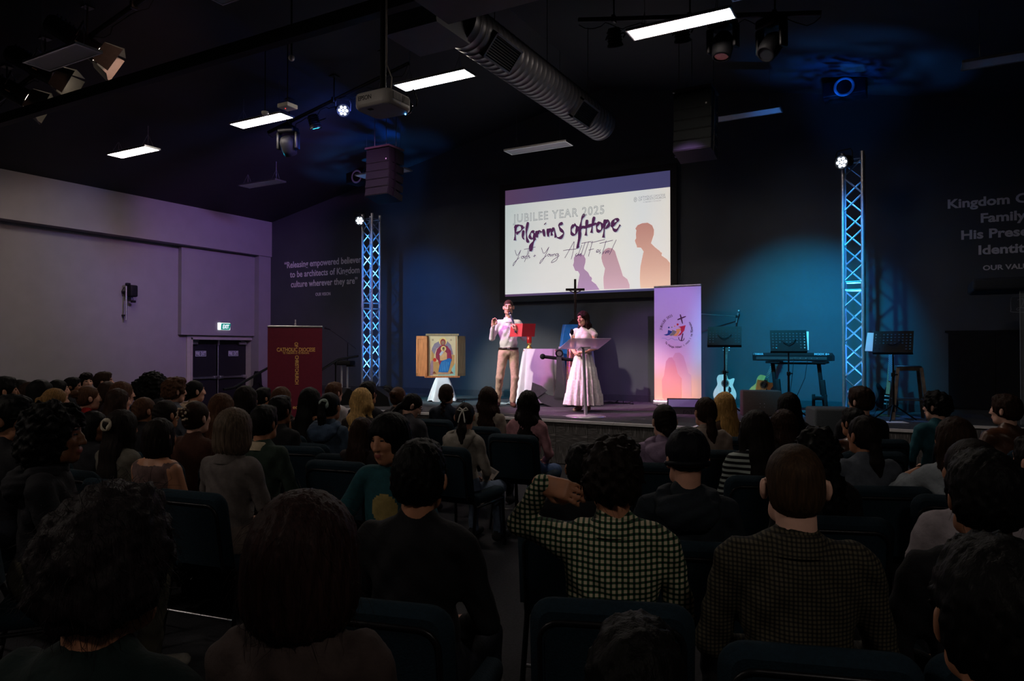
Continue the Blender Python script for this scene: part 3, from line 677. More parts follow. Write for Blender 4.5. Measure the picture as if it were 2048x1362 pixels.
PH = [[(318, 575), (312, 640), (308, 715)], [(303, 605), (340, 580), (372, 592), (365, 625), (320, 655)], [(385, 625), (378, 690), (392, 700)], [(386, 600), (390, 606)], [(425, 552), (410, 640), (418, 715), (436, 728)],
      [(482, 640), (455, 640), (440, 680), (465, 700), (487, 650)], [(487, 650), (477, 720), (456, 792), (440, 800), (450, 760), (495, 700)], [(500, 630), (507, 690)], [(507, 660), (527, 630), (545, 645)], [(560, 615), (572, 680)], [(575, 563), (580, 570)],
      [(600, 610), (605, 682)], [(605, 650), (625, 612), (637, 672)], [(637, 640), (655, 605), (672, 690)], [(735, 560), (700, 580), (717, 620), (742, 650), (717, 690), (682, 690)],
      [(835, 575), (810, 610), (815, 655), (845, 662), (860, 620), (850, 585), (835, 575), (882, 602)], [(930, 480), (905, 520), (890, 600), (875, 700), (868, 782), (882, 720), (888, 640)], [(850, 622), (928, 590)],
      [(950, 530), (945, 600), (940, 672)], [(1015, 503), (1000, 570), (990, 648)], [(918, 602), (1035, 563)], [(1062, 550), (1036, 590), (1046, 630), (1076, 624), (1087, 580), (1062, 550)],
      [(1110, 528), (1105, 600), (1096, 690)], [(1110, 562), (1138, 536), (1146, 575), (1114, 612)], [(1163, 592), (1205, 560), (1226, 535), (1200, 525), (1176, 560), (1182, 610), (1212, 625), (1246, 575)]]
def ring(cx, cy, r): return [(cx, cy-r), (cx-r, cy), (cx, cy+r), (cx+r, cy-2), (cx, cy-r), (cx+r*1.6, cy-r*.6)]
YY = [[(310, 800), (328, 850), (362, 800)], [(362, 800), (330, 880), (294, 942), (300, 915), (348, 868)], ring(375, 866, 11), [(392, 850), (392, 876), (408, 852), (409, 880)], [(430, 790), (415, 850), (393, 907)], [(390, 796), (492, 774)], [(442, 788), (425, 850), (420, 882)], [(422, 866), (435, 850), (437, 872), (446, 862)],
      [(472, 856), (496, 850)], [(486, 840), (481, 866)], [(545, 780), (568, 832), (612, 773)], [(612, 773), (570, 870), (532, 922), (540, 895), (592, 850)], ring(608, 846, 10), [(625, 836), (626, 858), (640, 838), (641, 860)], [(650, 836), (650, 858)], [(650, 845), (664, 834), (668, 856)], [(692, 830), (674, 838), (680, 854), (697, 834), (680, 890), (634, 914), (650, 888), (706, 850)],
      [(753, 872), (836, 724)], [(836, 724), (830, 800), (810, 884)], [(738, 806), (782, 798), (850, 792), (885, 770)], [(864, 828), (848, 842), (856, 856), (874, 834)], [(905, 755), (868, 852)], [(880, 832), (880, 852), (896, 830), (894, 852)], [(935, 730), (893, 858)], [(966, 724), (924, 852)], [(900, 742), (990, 724)],
      [(1000, 720), (963, 858)], [(984, 737), (1110, 706)], [(964, 802), (1012, 790)], [(1034, 818), (1056, 806), (1050, 797), (1037, 804), (1036, 822), (1060, 816)], [(1072, 796), (1062, 812), (1072, 826), (1058, 834)], [(1122, 716), (1084, 842)], [(1062, 742), (1182, 714)], [(1100, 812), (1096, 834)], [(1112, 808), (1116, 832), (1128, 806)], ring(1138, 816, 9), [(1212, 709), (1150, 842)]]
strokes(scr, [[(S(x+8, y+7)) for x, y in l] for l in PH], .058, M_shadow, .0125, 'script_shadow')
strokes(scr, [[S(*p) for p in l] for l in PH], .062, M_purple, .0105, 'script_lettering')
strokes(scr, [[S(*p) for p in l] for l in YY], .011, M_thin, .010, 'script_lettering')
def text_outline(body, m, parent, width, size, loc, th):
    cu = bpy.data.curves.new('lettering', 'FONT'); cu.body = body; cu.size = size; cu.fill_mode = 'NONE'; cu.bevel_depth = th; cu.bevel_resolution = 0; cu.resolution_u = 3; cu.space_character = 1.15
    o = bpy.data.objects.new('tmp', cu); COL.objects.link(o); me = bpy.data.meshes.new_from_object(o.evaluated_get(bpy.context.evaluated_depsgraph_get())); bpy.data.objects.remove(o)
    xs = [v.co.x for v in me.vertices]; k = width/(max(xs)-min(xs))
    for v in me.vertices: v.co.x = (v.co.x-min(xs))*k; v.co.z *= .3
    me.materials.clear(); return link_mesh('lettering', me, m, parent, loc, (math.pi/2, 0, 0))
a, c = S(290, 556), S(1105, 476); text_outline('JUBILEE YEAR 2025', M_out, scr, c[0]-a[0], .235, (a[0], .012, (a[1]+c[1])/2), .0068)
M_logo = emat('slide_logo_ink', (.16, .16, .19), 1.0)
for body, l, r, sz in (('CATHOLIC DIOCESE', (1410, 341), (1647, 318), .056), ('OF CHRISTCHURCH', (1410, 363), (1649, 341), .056), ('TE TAKIWĀ O TE PĪHOPA', (1447, 381), (1611, 364), .030)):
    a, c = S(*l), S(*r); text(body, M_logo, scr, width=c[0]-a[0], size=sz, loc=(a[0], .011, (a[1]+c[1])/2), align='LEFT')
c = S(1381, 351); strokes(scr, [[(c[0]+x, c[1]+z) for x, z in circ(0, 0, .028, 12, .042)+[(.028, 0)]], [(c[0], c[1]-.025), (c[0], c[1]+.025)], [(c[0]-.012, c[1]+.01), (c[0]+.012, c[1]+.01)]], .008, M_logo, .011, 'emblem')
# ---------------------------------------------------------------- truss towers
M_truss = mat('truss_aluminium', (.55, .55, .58), .38, .85, var=.08, scale=30)
def truss_mesh_parts(cc, H):
    h = cc/2; R = .024; rails = B()
    cor = [(-h, -h), (h, -h), (h, h), (-h, h)]
    return cor, R
def truss(loc, H, label, bluelab):
    t = thing('truss_tower', label, 'truss', loc, 0, 'stage truss towers')
    cc = .26; h = cc/2; cor = [(-h, -h), (h, -h), (h, h), (-h, h)]
    for x, y in cor: B().cyl((x, y, .02), (x, y, H), .0245, n=12).build('main_tube', M_truss, t)
    B().box((0, 0, .01), (.50, .50, .02)).build('base_plate', M_blackm, t)
    nsec = 2; sl = H/nsec; step = .245
    for si in range(nsec):
        z0 = si*sl+.06; z1 = (si+1)*sl-.06
        nb = round((z1-z0)/step)
        for fi in range(4):
            (xa_, ya_), (xb_, yb_) = cor[fi], cor[(fi+1) % 4]
            for z in (z0, z1): B().cyl((xa_, ya_, z), (xb_, yb_, z), .010, n=6, cap=False).build('cross_bar', M_truss, t)
            for k in range(nb):
                za_, zb2 = z0+(z1-z0)*k/nb, z0+(z1-z0)*(k+1)/nb
                p, q = ((xa_, ya_, za_), (xb_, yb_, zb2)) if (k % 2 == 0) else ((xb_, yb_, za_), (xa_, ya_, zb2))
                B().cyl(p, q, .0125, n=6, cap=False).build('brace', M_truss, t)
        for x, y in cor: B().cyl((x, y, z1+.02), (x, y, z1+.10), .030, n=10).build('coupler', M_truss, t)
    return t
TL = Vector((-10.15, 11.95, STG)); TR = Vector((-.71, 11.72, STG)); TH = 3.86
truss(TL, TH, 'aluminium truss tower glowing blue beside the vision lettering', 0)
truss(TR, TH, 'aluminium truss tower glowing blue beside the keyboard', 1)
for T, tgt, lb in ((TL, (0, 0, 1.7), 'led par light clamped on top of the truss tower beside the vision lettering'), (TR, (-5, 1, 1.7), 'led par light clamped on top of the truss tower beside the keyboard')):
    par_can((T.x-.10, T.y-.26, T.z+TH-.12), tgt, lb, M_led_w)
    for (ox, oy) in ((.0, .0), (.0, .0)): pass
    spot('truss_uplight', (T.x, T.y, T.z+.10), (T.x, T.y, T.z+5), (.04, .30, 1.0), 1100, 40, .8, .05)
    spot('truss_downlight', (T.x, T.y, T.z+TH-.06), (T.x, T.y, T.z), (.04, .32, 1.0), 1100, 34, .8, .05)
    f = thing('uplight', 'small round lamp standing inside the foot of the %s truss tower' % ('vision-side' if T is TL else 'keyboard-side'), 'stage light', (T.x, T.y, T.z+.02))
    B().lathe([(0, 0), (.07, 0), (.07, .06), (.06, .075), (0, .07)], 14).build('housing', M_blackm, f); B().cyl((0, 0, .072), (0, 0, .076), .05, n=12).build('lens', mat('led_blue', (.1, .4, 1), .3, emit=6, ecol=(.08, .35, 1)), f)
# ---------------------------------------------------------------- roll-up banners
def grad3(name, stops, H):
    def f(nt, co):
        x, y, z = n_sep(nt, co); nz = n_noise(nt, co, 2.2, 2)
        return n_ramp(nt, n_math(nt, 'ADD', n_math(nt, 'DIVIDE', z, H), n_math(nt, 'MULTIPLY', n_math(nt, 'SUBTRACT', nz, .5), .12)), stops)
    return node_mat(name, f, .55)
def arc_text(body, parent, cx, cz, r, a0, a1, size, m, y, flip=False):
    me_all = B(); n = len(body)
    for i, ch in enumerate(body):
        if ch == ' ':
            if me_all.v: me_all.build('curved_lettering', m, parent); me_all = B()
            continue
        a = a0+(a1-a0)*i/(n-1)
        o = text(ch, m, None, size=size, loc=(0, 0, 0), rot=(0, 0, 0), ext=.0006, bold=.0006)
        th = a-math.pi/2 if not flip else a+math.pi/2
        R = Matrix.Translation((cx+r*math.cos(a), y, cz+r*math.sin(a))) @ Matrix.Rotation(-th, 4, 'Y') @ Matrix.Rotation(math.pi/2, 4, 'X')
        me_all.add([R @ v.co for v in o.data.vertices], [tuple(p.vertices) for p in o.data.polygons]); me_ = o.data
        bpy.data.objects.remove(o); bpy.data.meshes.remove(me_)
    return me_all.build('curved_lettering', m, parent)
BW, BH = .85, 2.04
bn = thing('rollup_banner', 'tall pastel sunset banner with a colourful pilgrim emblem', 'banner', (*atZ(1355, 812, STG).xy, STG), math.radians(-3))
bn.rotation_euler.z = math.radians(57)-math.radians(29.14)*0
bn.rotation_euler.z = math.radians(-4)
def base_unit(parent, w, m):
    b = B(); b.rbox((0, 0, .05), (w+.02, .16, .10), .03); b.build('base_cassette', m, parent)
    for s in (-1, 1): B().box((s*w*.35, .0, .012), (.05, .36, .02)).build('foot', M_blackm, parent)
    B().cyl((0, .03, .08), (0, .03, BH+.05), .011).build('support_pole', M_alu, parent)
base_unit(bn, BW, M_alu)
B().box((0, 0, BH/2+.05), (BW, .003, BH)).build('printed_sheet', grad3('sunset_print', ((0, (.78, .42, .24)), (.22, (.80, .45, .30)), (.38, (.74, .55, .58)), (.6, (.66, .58, .76)), (1, (.50, .47, .74))), BH), bn)
B().rbox((0, 0, BH+.06), (BW+.01, .025, .035), .008).build('top_rail', M_alu, bn)
def J(zx, zy): return ((zx-290)/433*BW, BH+.05-(zy-62)/1240*BH)
def pr(name, col): return mat(name, col, .6, var=.03)
decal(bn, [J(*p) for p in [(240, 830), (270, 770), (310, 765), (345, 800), (365, 870), (390, 980), (415, 1000), (420, 1240), (335, 1250), (330, 1040), (290, 980), (265, 870)]], grad3('pale_mauve_print', ((0, (.70, .36, .24)), (.5, (.66, .45, .52)), (1, (.6, .45, .6))), BH), -.0030, 'silhouette')
decal(bn, [J(*p) for p in [(150, 1250), (145, 1060), (165, 1010), (185, 860), (210, 820), (240, 815), (265, 860), (295, 990), (330, 1040), (325, 1150), (330, 1280), (180, 1285)]], grad3('pink_print', ((0, (.66, .28, .17)), (.3, (.68, .33, .30)), (.5, (.58, .34, .50)), (1, (.6, .4, .6))), BH), -.0038, 'silhouette')
EM = (('blue_print', (.02, .07, .30), [(163, 575), (200, 562), (205, 522), (222, 530), (248, 540), (215, 578), (190, 584)], (212, 497, 8)), ('green_print', (.25, .30, .20), [(215, 580), (245, 548), (240, 522), (260, 528), (286, 540), (262, 578), (235, 587)], (240, 495, 6)),
      ('yellow_print', (.80, .45, .12), [(250, 587), (285, 552), (280, 518), (300, 512), (327, 508), (305, 565), (285, 590)], (267, 484, 6)), ('red_print', (.55, .02, .06), [(290, 592), (325, 548), (320, 500), (300, 492), (345, 482), (368, 475), (355, 530), (325, 577)], (294, 466, 10)))
for nm, col, poly, (hx, hy, hr) in EM:
    e = decal(bn, [J(*p) for p in poly], pr(nm, col), -.0042, 'emblem_figure'); hx_, hz_ = J(hx, hy); decal(e, circ(hx_, hz_, hr/433*BW, 12, hr/1240*BH*1.15), pr(nm, col), -.0042, 'figure_head')
M_plum = pr('plum_print', (.07, .02, .07))
strokes(bn, [[J(318, 360), (J(340, 460))], [J(292, 416), J(370, 382)]], .024, M_plum, -.0044, 'emblem_cross'); strokes(bn, [[J(342, 562), J(327, 640)]], .02, M_plum, -.0044, 'anchor_shank')
strokes(bn, [[J(302, 602), J(308, 628), J(327, 640), J(348, 632), J(354, 612)]], .012, M_plum, -.0044, 'emblem_anchor')
strokes(bn, [[J(145, 610), J(175, 612), J(205, 630), J(238, 612), J(265, 628), J(298, 628)]], .007, pr('wave_print', (.25, .35, .6)), -.0044, 'emblem_wave')
c = J(283, 540); arc_text('JUBILEE 2025', bn, c[0], c[1], .272, math.radians(172), math.radians(107), .058, M_plum, -.0046)
arc_text('Te Hunga Hikoi i roto i te Tūmanako', bn, c[0], c[1], .292, math.radians(225), math.radians(392), .052, M_plum, -.0046, True)
rb = thing('rollup_banner', 'tall dark red banner with gold cross-shaped lettering', 'banner', (-8.62, 8.30, 0), math.radians(44))
M_red = mat('wine_red_print', (.155, .010, .030), .5, var=.06)
base_unit(rb, .84, M_alu)
B().box((0, 0, 1.0), (.84, .003, 1.94)).build('printed_sheet', M_red, rb); B().rbox((0, 0, 1.975), (.85, .025, .03), .008).build('top_rail', M_alu, rb)
B().rbox((0, 0, 2.005), (.03, .012, .04), .005).build('pole_hook', M_alu, rb)
M_gold = mat('gold_print', (.85, .50, .15), .5, var=.05)
def K(zx, zy): return ((zx-408)/667*.84, 1.99-(zy-82)/6.81*(11.7/1423.7))
a = K(185, 425); c = K(655, 418); text('CATHOLIC DIOCESE', M_gold, rb, width=c[0]-a[0], size=.088, loc=(a[0], -.003, a[1]), align='LEFT', bold=.002)
a = K(258, 458); c = K(582, 455); text('TE TAKIWĀ O TE PĪHOPA', M_gold, rb, width=c[0]-a[0], size=.042, loc=(a[0], -.003, a[1]), align='LEFT', bold=.0008)
for body, top, bot in (('OF', (402, 303), (402, 367)), ('CHRISTCHURCH', (410, 478), (418, 862))):
    a, c = K(*top), K(*bot); o = text(body, M_gold, rb, width=a[1]-c[1], size=.075, loc=(a[0], -.003, a[1]), align='LEFT', bold=.002); o.rotation_euler = (math.pi/2, math.pi/2, 0)
a = K(380, 1188); text('edoc', M_gold, rb, size=.085, loc=(a[0], -.003, a[1]), align='LEFT', bold=.001)
# ---------------------------------------------------------------- icon in a cabinet on a draped stand
ic = thing('icon_cabinet', 'wooden cabinet with open doors showing a gilded painted icon', 'icon', (-7.80, 11.25, STG), math.radians(34.7))
M_wood = mat('orange_brown_wood', (.40, .13, .045), .45, var=.25, scale=6, stretch=(8, 8, 1)); M_wood2 = mat('pale_olive_wood', (.30, .22, .12), .5, var=.2, scale=6, stretch=(8, 8, 1))
zc0, zc1, hw = .45, 1.27, .265
M_gild = mat('gilded_ground', (.72, .58, .36), .35, .2, var=.08, scale=5)
for c, s in (((0, .03, zc0+.015), (hw*2+.14, .16, .03)), ((0, .04, zc1-.0), (hw*2+.10, .11, .035)), ((-hw-.012, .04, (zc0+zc1)/2), (.024, .12, zc1-zc0-.05)), ((hw+.012, .04, (zc0+zc1)/2), (.024, .12, zc1-zc0-.05)), ((0, .09, (zc0+zc1)/2), (hw*2, .02, zc1-zc0-.04))):
    B().box(c, s).build('cabinet_board', M_wood2 if c[2] > 1.2 else M_wood, ic)
for s, ang, m in ((-1, math.radians(28), M_wood), (1, math.radians(-50), M_wood2)):
    dr = bpy.data.objects.new('cabinet_door', B().box((s*.12, 0, 0), (.24, .018, zc1-zc0-.05)).mesh('cabinet_door')); COL.objects.link(dr); dr.data.materials.append(m); dr.parent = ic
    dr.location = (s*(hw+.015), -.03, (zc0+zc1)/2); dr.rotation_euler = (0, 0, -ang if s < 0 else -ang)
    hz = (zc1-zc0-.05)/2
    for c, sz in (((s*.12, -.012, hz-.03), (.24, .008, .06)), ((s*.12, -.012, -hz+.03), (.24, .008, .06)), ((s*.02, -.012, 0), (.04, .008, 2*hz)), ((s*.22, -.012, 0), (.04, .008, 2*hz))): B().box(c, sz).build('door_frame_rail', m, dr)
B().box((0, -.005, (zc0+zc1)/2), (hw*2-.01, .012, zc1-zc0-.05)).build('painted_panel', M_gild, ic)
def I(zx, zy): return ((zx-462)/395*(hw*2-.02), zc1-.025-(zy-195)/595*(zc1-zc0-.055))
def ip(poly, name, col, y): return decal(ic, [I(*p) for p in poly], mat('paint_'+name, col, .5, var=.12, scale=14), y-.075, 'painted_shape')
def ell(cx, cy, rx, ry, n=20): return [(cx+rx*math.cos(2*math.pi*k/n), cy+ry*math.sin(2*math.pi*k/n)) for k in range(n)]
ip([(300, 470), (310, 380), (345, 310), (410, 275), (540, 275), (590, 330), (625, 470), (590, 470), (560, 380), (470, 330), (380, 380), (345, 470)], 'grey_violet', (.26, .20, .27), .0632)
ip([(300, 400), (345, 470), (345, 580), (600, 560), (605, 470), (645, 480), (640, 770), (300, 770)], 'ochre', (.50, .27, .10), .0628)
ip([(300, 560), (330, 560), (330, 780), (285, 780), (285, 640)], 'mauve', (.30, .18, .24), .0624); ip([(600, 690), (650, 600), (650, 785), (400, 785), (400, 760), (600, 760)], 'pale_teal', (.25, .45, .42), .0622)
ip(ell(352, 550, 26, 28), 'scarlet', (.6, .04, .02), .0620)
ip([(365, 460), (385, 390), (430, 345), (475, 330), (535, 345), (590, 420), (605, 520), (600, 570), (540, 580), (470, 590), (425, 640), (400, 560), (365, 520)], 'crimson', (.27, .025, .06), .0612)
ip([(420, 640), (450, 575), (500, 540), (570, 525), (600, 545), (585, 600), (560, 700), (545, 735), (470, 735), (405, 730), (415, 680)], 'azure', (.015, .13, .38), .0606)
for k in range(5): ip([(450+k*24, 570+abs(k-2)*8), (456+k*24, 570+abs(k-2)*8), (440+k*26, 720), (434+k*26, 720)], 'light_azure', (.10, .34, .60), .0602)
ip([(395, 735), (560, 735), (565, 770), (395, 770)], 'footstool', (.45, .26, .16), .0618)
ip(ell(472, 275, 60, 60), 'halo_gold', (.80, .56, .22), .0600); ip(ell(472, 290, 40, 52), 'crimson_veil', (.30, .03, .03), .0594); ip(ell(472, 295, 26, 34), 'face_umber', (.30, .16, .11), .0588)
ip([(425, 480), (450, 425), (490, 415), (530, 450), (530, 540), (470, 560), (430, 560)], 'apricot', (.62, .34, .16), .0596); ip([(418, 470), (450, 420), (490, 425), (440, 495)], 'pale_grey', (.45, .47, .55), .0592)
ip(ell(480, 385, 40, 40), 'halo_gold', (.80, .56, .22), .0588); ip(ell(480, 390, 18, 24), 'face_umber', (.30, .16, .11), .0584); ip(ell(480, 374, 17, 12), 'hair_dark', (.06, .035, .03), .0580)
for xx in (322, 590): ip([(xx-14, 240), (xx+14, 240), (xx+14, 268), (xx-14, 268)], 'inscription', (.55, .38, .24), .0626)
for xx, yy, c_ in ((345, 745, 'brown_red'), (600, 740, 'brown_red')): ip([(xx-30, 755), (xx, 715), (xx+30, 755)], c_, (.22, .06, .03), .0616)
# draped stand under the icon, other draped furniture
def drape(b, top_w, top_d, bot_w, bot_d, z0, z1, folds=9, amp=.03, seed=0, rounds=.5, nseg=96, nz=14):
    """cloth hanging from a rectangular top; ripples grow to the hem"""
    r = random.Random(seed); ph = [r.random()*6.28 for _ in range(4)]; vs = []; n = nseg
    def sq(t, w_, d_):
        c, s = math.cos(t), math.sin(t); e = 2/(2+6*(1-rounds)); return (w_/2*math.copysign(abs(c)**e, c), d_/2*math.copysign(abs(s)**e, s))
    for j in range(nz+1):
        f = j/nz
        for i in range(n):
            t = 2*math.pi*i/n; x0, y0 = sq(t, top_w, top_d); x1, y1 = sq(t, bot_w, bot_d); g = f**.8
            x = x0+(x1-x0)*g; y = y0+(y1-y0)*g
            rp = 1+amp*2.6*f**.7*(math.sin(folds*t+ph[0]+.6*math.sin(2*t))+.5*math.sin(round(folds*1.7)*t+ph[1]+f))
            vs.append((x*rp, y*rp, z1-(z1-z0)*f+.02*f*math.sin(3*t+ph[2])))
    k = len(vs); fs = [(j*n+i, j*n+(i+1) % n, (j+1)*n+(i+1) % n, (j+1)*n+i) for j in range(nz) for i in range(n)]
    b.add(vs, [f[::-1] for f in fs], True); b.add(vs[:n], [tuple(range(n))]); return b
M_white_cloth = mat('white_linen', (.66, .62, .66), .85, var=.05, scale=8, bump=.15, bscale=30)
sd = thing('icon_stand', 'small stand draped in a white cloth under the icon cabinet', 'stand', (-7.80, 11.25, STG), math.radians(34.7))
drape(B(), .24, .2, .52, .42, .01, .448, 7, .035, 3).build('white_cloth', M_white_cloth, sd); B().box((0, .02, .22), (.18, .16, .44)).build('stand_post', M_wood, sd)
tb = thing('draped_table', 'side table covered with a white cloth to the floor', 'table', (-5.88, 11.72, STG), math.radians(14))
drape(B(), .64, .60, .86, .76, .015, 1.0, 8, .045, 8, .25).build('white_cloth', M_white_cloth, tb); B().box((0, 0, .965), (.60, .56, .03)).build('tabletop', M_wood, tb)
for sx in (-1, 1):
    for sy in (-1, 1): B().box((sx*.26, sy*.24, .475), (.04, .04, .95)).build('leg', M_wood, tb)
cp = atY(1058.5, 699, 11.62); cd = thing('sanctuary_candle', 'tall red glass candle on a gold foot on the white table', 'candle', (cp.x, 11.62, STG+1.002))
B().lathe([(0, 0), (.055, 0), (.058, .02), (.03, .05), (.028, .07), (.045, .09), (.045, .10), (0, .10)], 18).build('gold_foot', mat('gold_metal', (.55, .33, .10), .3, .9), cd)
B().lathe([(.0, .10), (.042, .10), (.045, .12), (.045, .27), (.0, .27)], 18).build('red_glass', mat('ruby_glass', (.28, .008, .01), .12, var=.1, emit=.08, ecol=(.9, .05, .02)), cd)
B().lathe([(0, .27), (.046, .27), (.046, .285), (0, .285)], 18).build('rim', mat('gold_metal', (.55, .33, .10), .3, .9), cd)
pl = thing('draped_plinth', 'tall plinth draped in shiny blue fabric under the crucifix', 'plinth', (-5.56, 12.50, STG), math.radians(20))
M_blue = mat('shiny_blue_satin', (.012, .13, .42), .32, var=.25, scale=7, bump=.6, bscale=9, sheen=.3)
drape(B(), .50, .40, .76, .52, .015, 1.46, 6, .05, 21, .35, nz=20).build('blue_cloth', M_blue, pl); B().box((0, 0, .70), (.44, .34, 1.40)).build('plinth_core', M_black, pl)
gp = thing('patterned_cloth', 'pink and gold patterned cloth hanging beside the anchor', 'cloth', (-5.20, 11.66, STG), math.radians(25))
def brocade(nt, co):
    v = n_noise(nt, co, 26, 2); return n_ramp(nt, v, ((.40, (.50, .24, .36)), (.52, (.62, .38, .50)), (.58, (.75, .48, .16)), (.68, (.55, .20, .22))))
b = B(); nx, nz_ = 26, 16
vs = [((i/nx-.5)*.30*(1+.2*(1-j/nz_)), .05*math.sin(i*.9)+.04*math.sin(i*.37+j*.3)-.10*(1-j/nz_)**2, .015+(j/nz_)*.98) for j in range(nz_+1) for i in range(nx+1)]
b.add(vs, [(j*(nx+1)+i, j*(nx+1)+i+1, (j+1)*(nx+1)+i+1, (j+1)*(nx+1)+i) for j in range(nz_) for i in range(nx)], True)
b.add([(x, y+.006, z) for x, y, z in vs], [(j*(nx+1)+i, (j+1)*(nx+1)+i, (j+1)*(nx+1)+i+1, j*(nx+1)+i+1) for j in range(nz_) for i in range(nx)], True); b.build('cloth_fall', node_mat('brocade', brocade, .6), gp)
b = B(); b.cyl((-.15, .02, .99), (.15, .02, .99), .012); b.cyl((-.14, .03, .02), (-.14, .03, .99), .010); b.cyl((.14, .03, .02), (.14, .03, .99), .010); b.build('cloth_rack', M_blackm, gp)
for k in range(3): B().ball((-.15+k*.17, -.22-.04*(k % 2), .028), .11, 14, 8, (1, .8, .26)).build('cloth_puddle', node_mat('brocade', brocade, .6), gp)
# crucifix
cx = thing('crucifix', 'dark wooden standing crucifix with a small figure on the blue plinth', 'crucifix', (-5.57, 12.47, STG+1.472), math.radians(26))
M_dk = mat('dark_walnut', (.020, .010, .010), .45, var=.3, scale=10, stretch=(6, 6, 1))
for z, s in ((.015, .24), (.045, .18), (.075, .13)): B().box((0, 0, z), (s, s*.75, .03)).build('base_step', M_dk, cx)
B().box((0, 0, .47), (.045, .03, .78)).build('upright', M_dk, cx); B().box((0, 0, .66), (.36, .032, .045)).build('crossbeam', M_dk, cx)
fg = B(); fg.tube([(0, -.035, .60), (0, -.042, .52), (.006, -.04, .46), (0, -.04, .42)], [.020, .028, .022, .024], 8); fg.ball((.008, -.04, .635), .024, 10, 8); fg.tube([(0, -.04, .43), (.012, -.045, .34), (0, -.03, .24)], [.024, .018, .010], 8)
for s in (-1, 1): fg.tube([(0, -.035, .59), (s*.07, -.03, .62), (s*.145, -.02, .655)], [.013, .010, .007], 6)
fg.build('carved_figure', mat('bronze_dark', (.06, .035, .03), .35, .5), cx)
# anchor
an = thing('anchor_prop', 'large black glittering anchor prop leaning on the draped table', 'anchor', (-5.33, 11.10, STG), math.radians(26))
def glit(nt, co):
    v = nt.nodes.new('ShaderNodeTexVoronoi'); v.inputs['Scale'].default_value = 150; nt.links.new(co, v.inputs['Vector']); return n_ramp(nt, v.outputs['Distance'], ((0, (.55, .52, .65)), (.16, (.06, .058, .07)), (1, (.035, .034, .04))))
M_glit = node_mat('black_glitter', glit, .35)
MX = Matrix(((1, 0, 0, 0), (0, 0, 1, -.05), (0, 1, 0, 0), (0, 0, 0, 1)))
B().prism([(-.03, .12), (.19, .12), (.14, .40), (.10, .86), (.02, .86), (.01, .40)], .10, MX).build('shank', M_glit, an)
arc = [(-.30, .36), (-.26, .24), (-.14, .14), (.0, .09), (.10, .085), (.26, .12), (.38, .22), (.44, .34), (.37, .34), (.28, .26), (.16, .22), (.02, .225), (-.12, .27), (-.22, .36)]
arc = [(-.36, .20), (-.22, .06), (-.04, .0), (.10, 0), (.26, .04), (.38, .16), (.44, .30), (.36, .30), (.28, .22), (.16, .17), (.02, .17), (-.12, .20), (-.25, .30)]
B().prism(arc, .10, MX).build('arms', M_glit, an)
B().prism([(-.40, .42), (-.43, .20), (-.36, .13), (-.14, .28), (-.24, .36)], .12, Matrix(((1, 0, 0, 0), (0, 0, 1, -.06), (0, 1, 0, 0), (0, 0, 0, 1)))).build('fluke', M_glit, an); B().prism([(.50, .40), (.32, .30), (.48, .18)], .12, Matrix(((1, 0, 0, 0), (0, 0, 1, -.06), (0, 1, 0, 0), (0, 0, 0, 1)))).build('fluke', M_glit, an)
b = B(); b.cyl((-.22, 0, .865), (.36, 0, .80), .030, n=14); b.ball((-.22, 0, .865), .05, 12, 8); b.ball((.36, 0, .80), .05, 12, 8); b.build('stock', M_black, an)
B().tube([(.065+.055*math.cos(t), 0, .92+.055*math.sin(t)) for t in [k*math.pi/8 for k in range(16)]], .014, 8, True).build('ring', M_black, an)
# lectern
le = thing('acrylic_lectern', 'frosted acrylic lectern on a slim steel pole', 'lectern', (-4.17, 9.72, STG), math.radians(50))
B().lathe([(0, 0), (.30, 0), (.30, .008), (.10, .016), (.05, .03), (0, .03)], 36).build('base_disc', M_chrome, le)
B().tube([(.0, 0, .02), (-.03, .02, .99)], [.026, .022], 16).build('pole', M_chrome, le)
M_acr = mat('frosted_acrylic', (.74, .68, .80), .45, var=.03, alpha=.55)
R = Euler((math.radians(-20), 0, 0)); o = B().rbox((0, 0, 0), (.66, .44, .014), .006, 2).build('top_plate', M_acr, le, (.0, .03, 1.075), R); B().box((0, .215, .014), (.66, .012, .035)).build('ledge', M_acr, o)
B().box((-.02, .03, 1.0), (.16, .14, .012), R).build('mount_plate', M_chrome, le)
gm = thing('gooseneck_microphone', 'black gooseneck microphone on the acrylic lectern', 'microphone', le.matrix_basis @ Vector((-.16, .14, 1.13)))
B().tube([(0, 0, -.03), (0, .01, .03), (.0, .0, .08)], .006, 8).build('gooseneck', M_black, gm); B().ball((0, 0, .12), .035, 12, 10, (.8, .8, 1.35)).build('foam_head', M_black, gm); B().cyl((0, 0, -.035), (0, 0, -.02), .03).build('mic_base', M_black, gm)
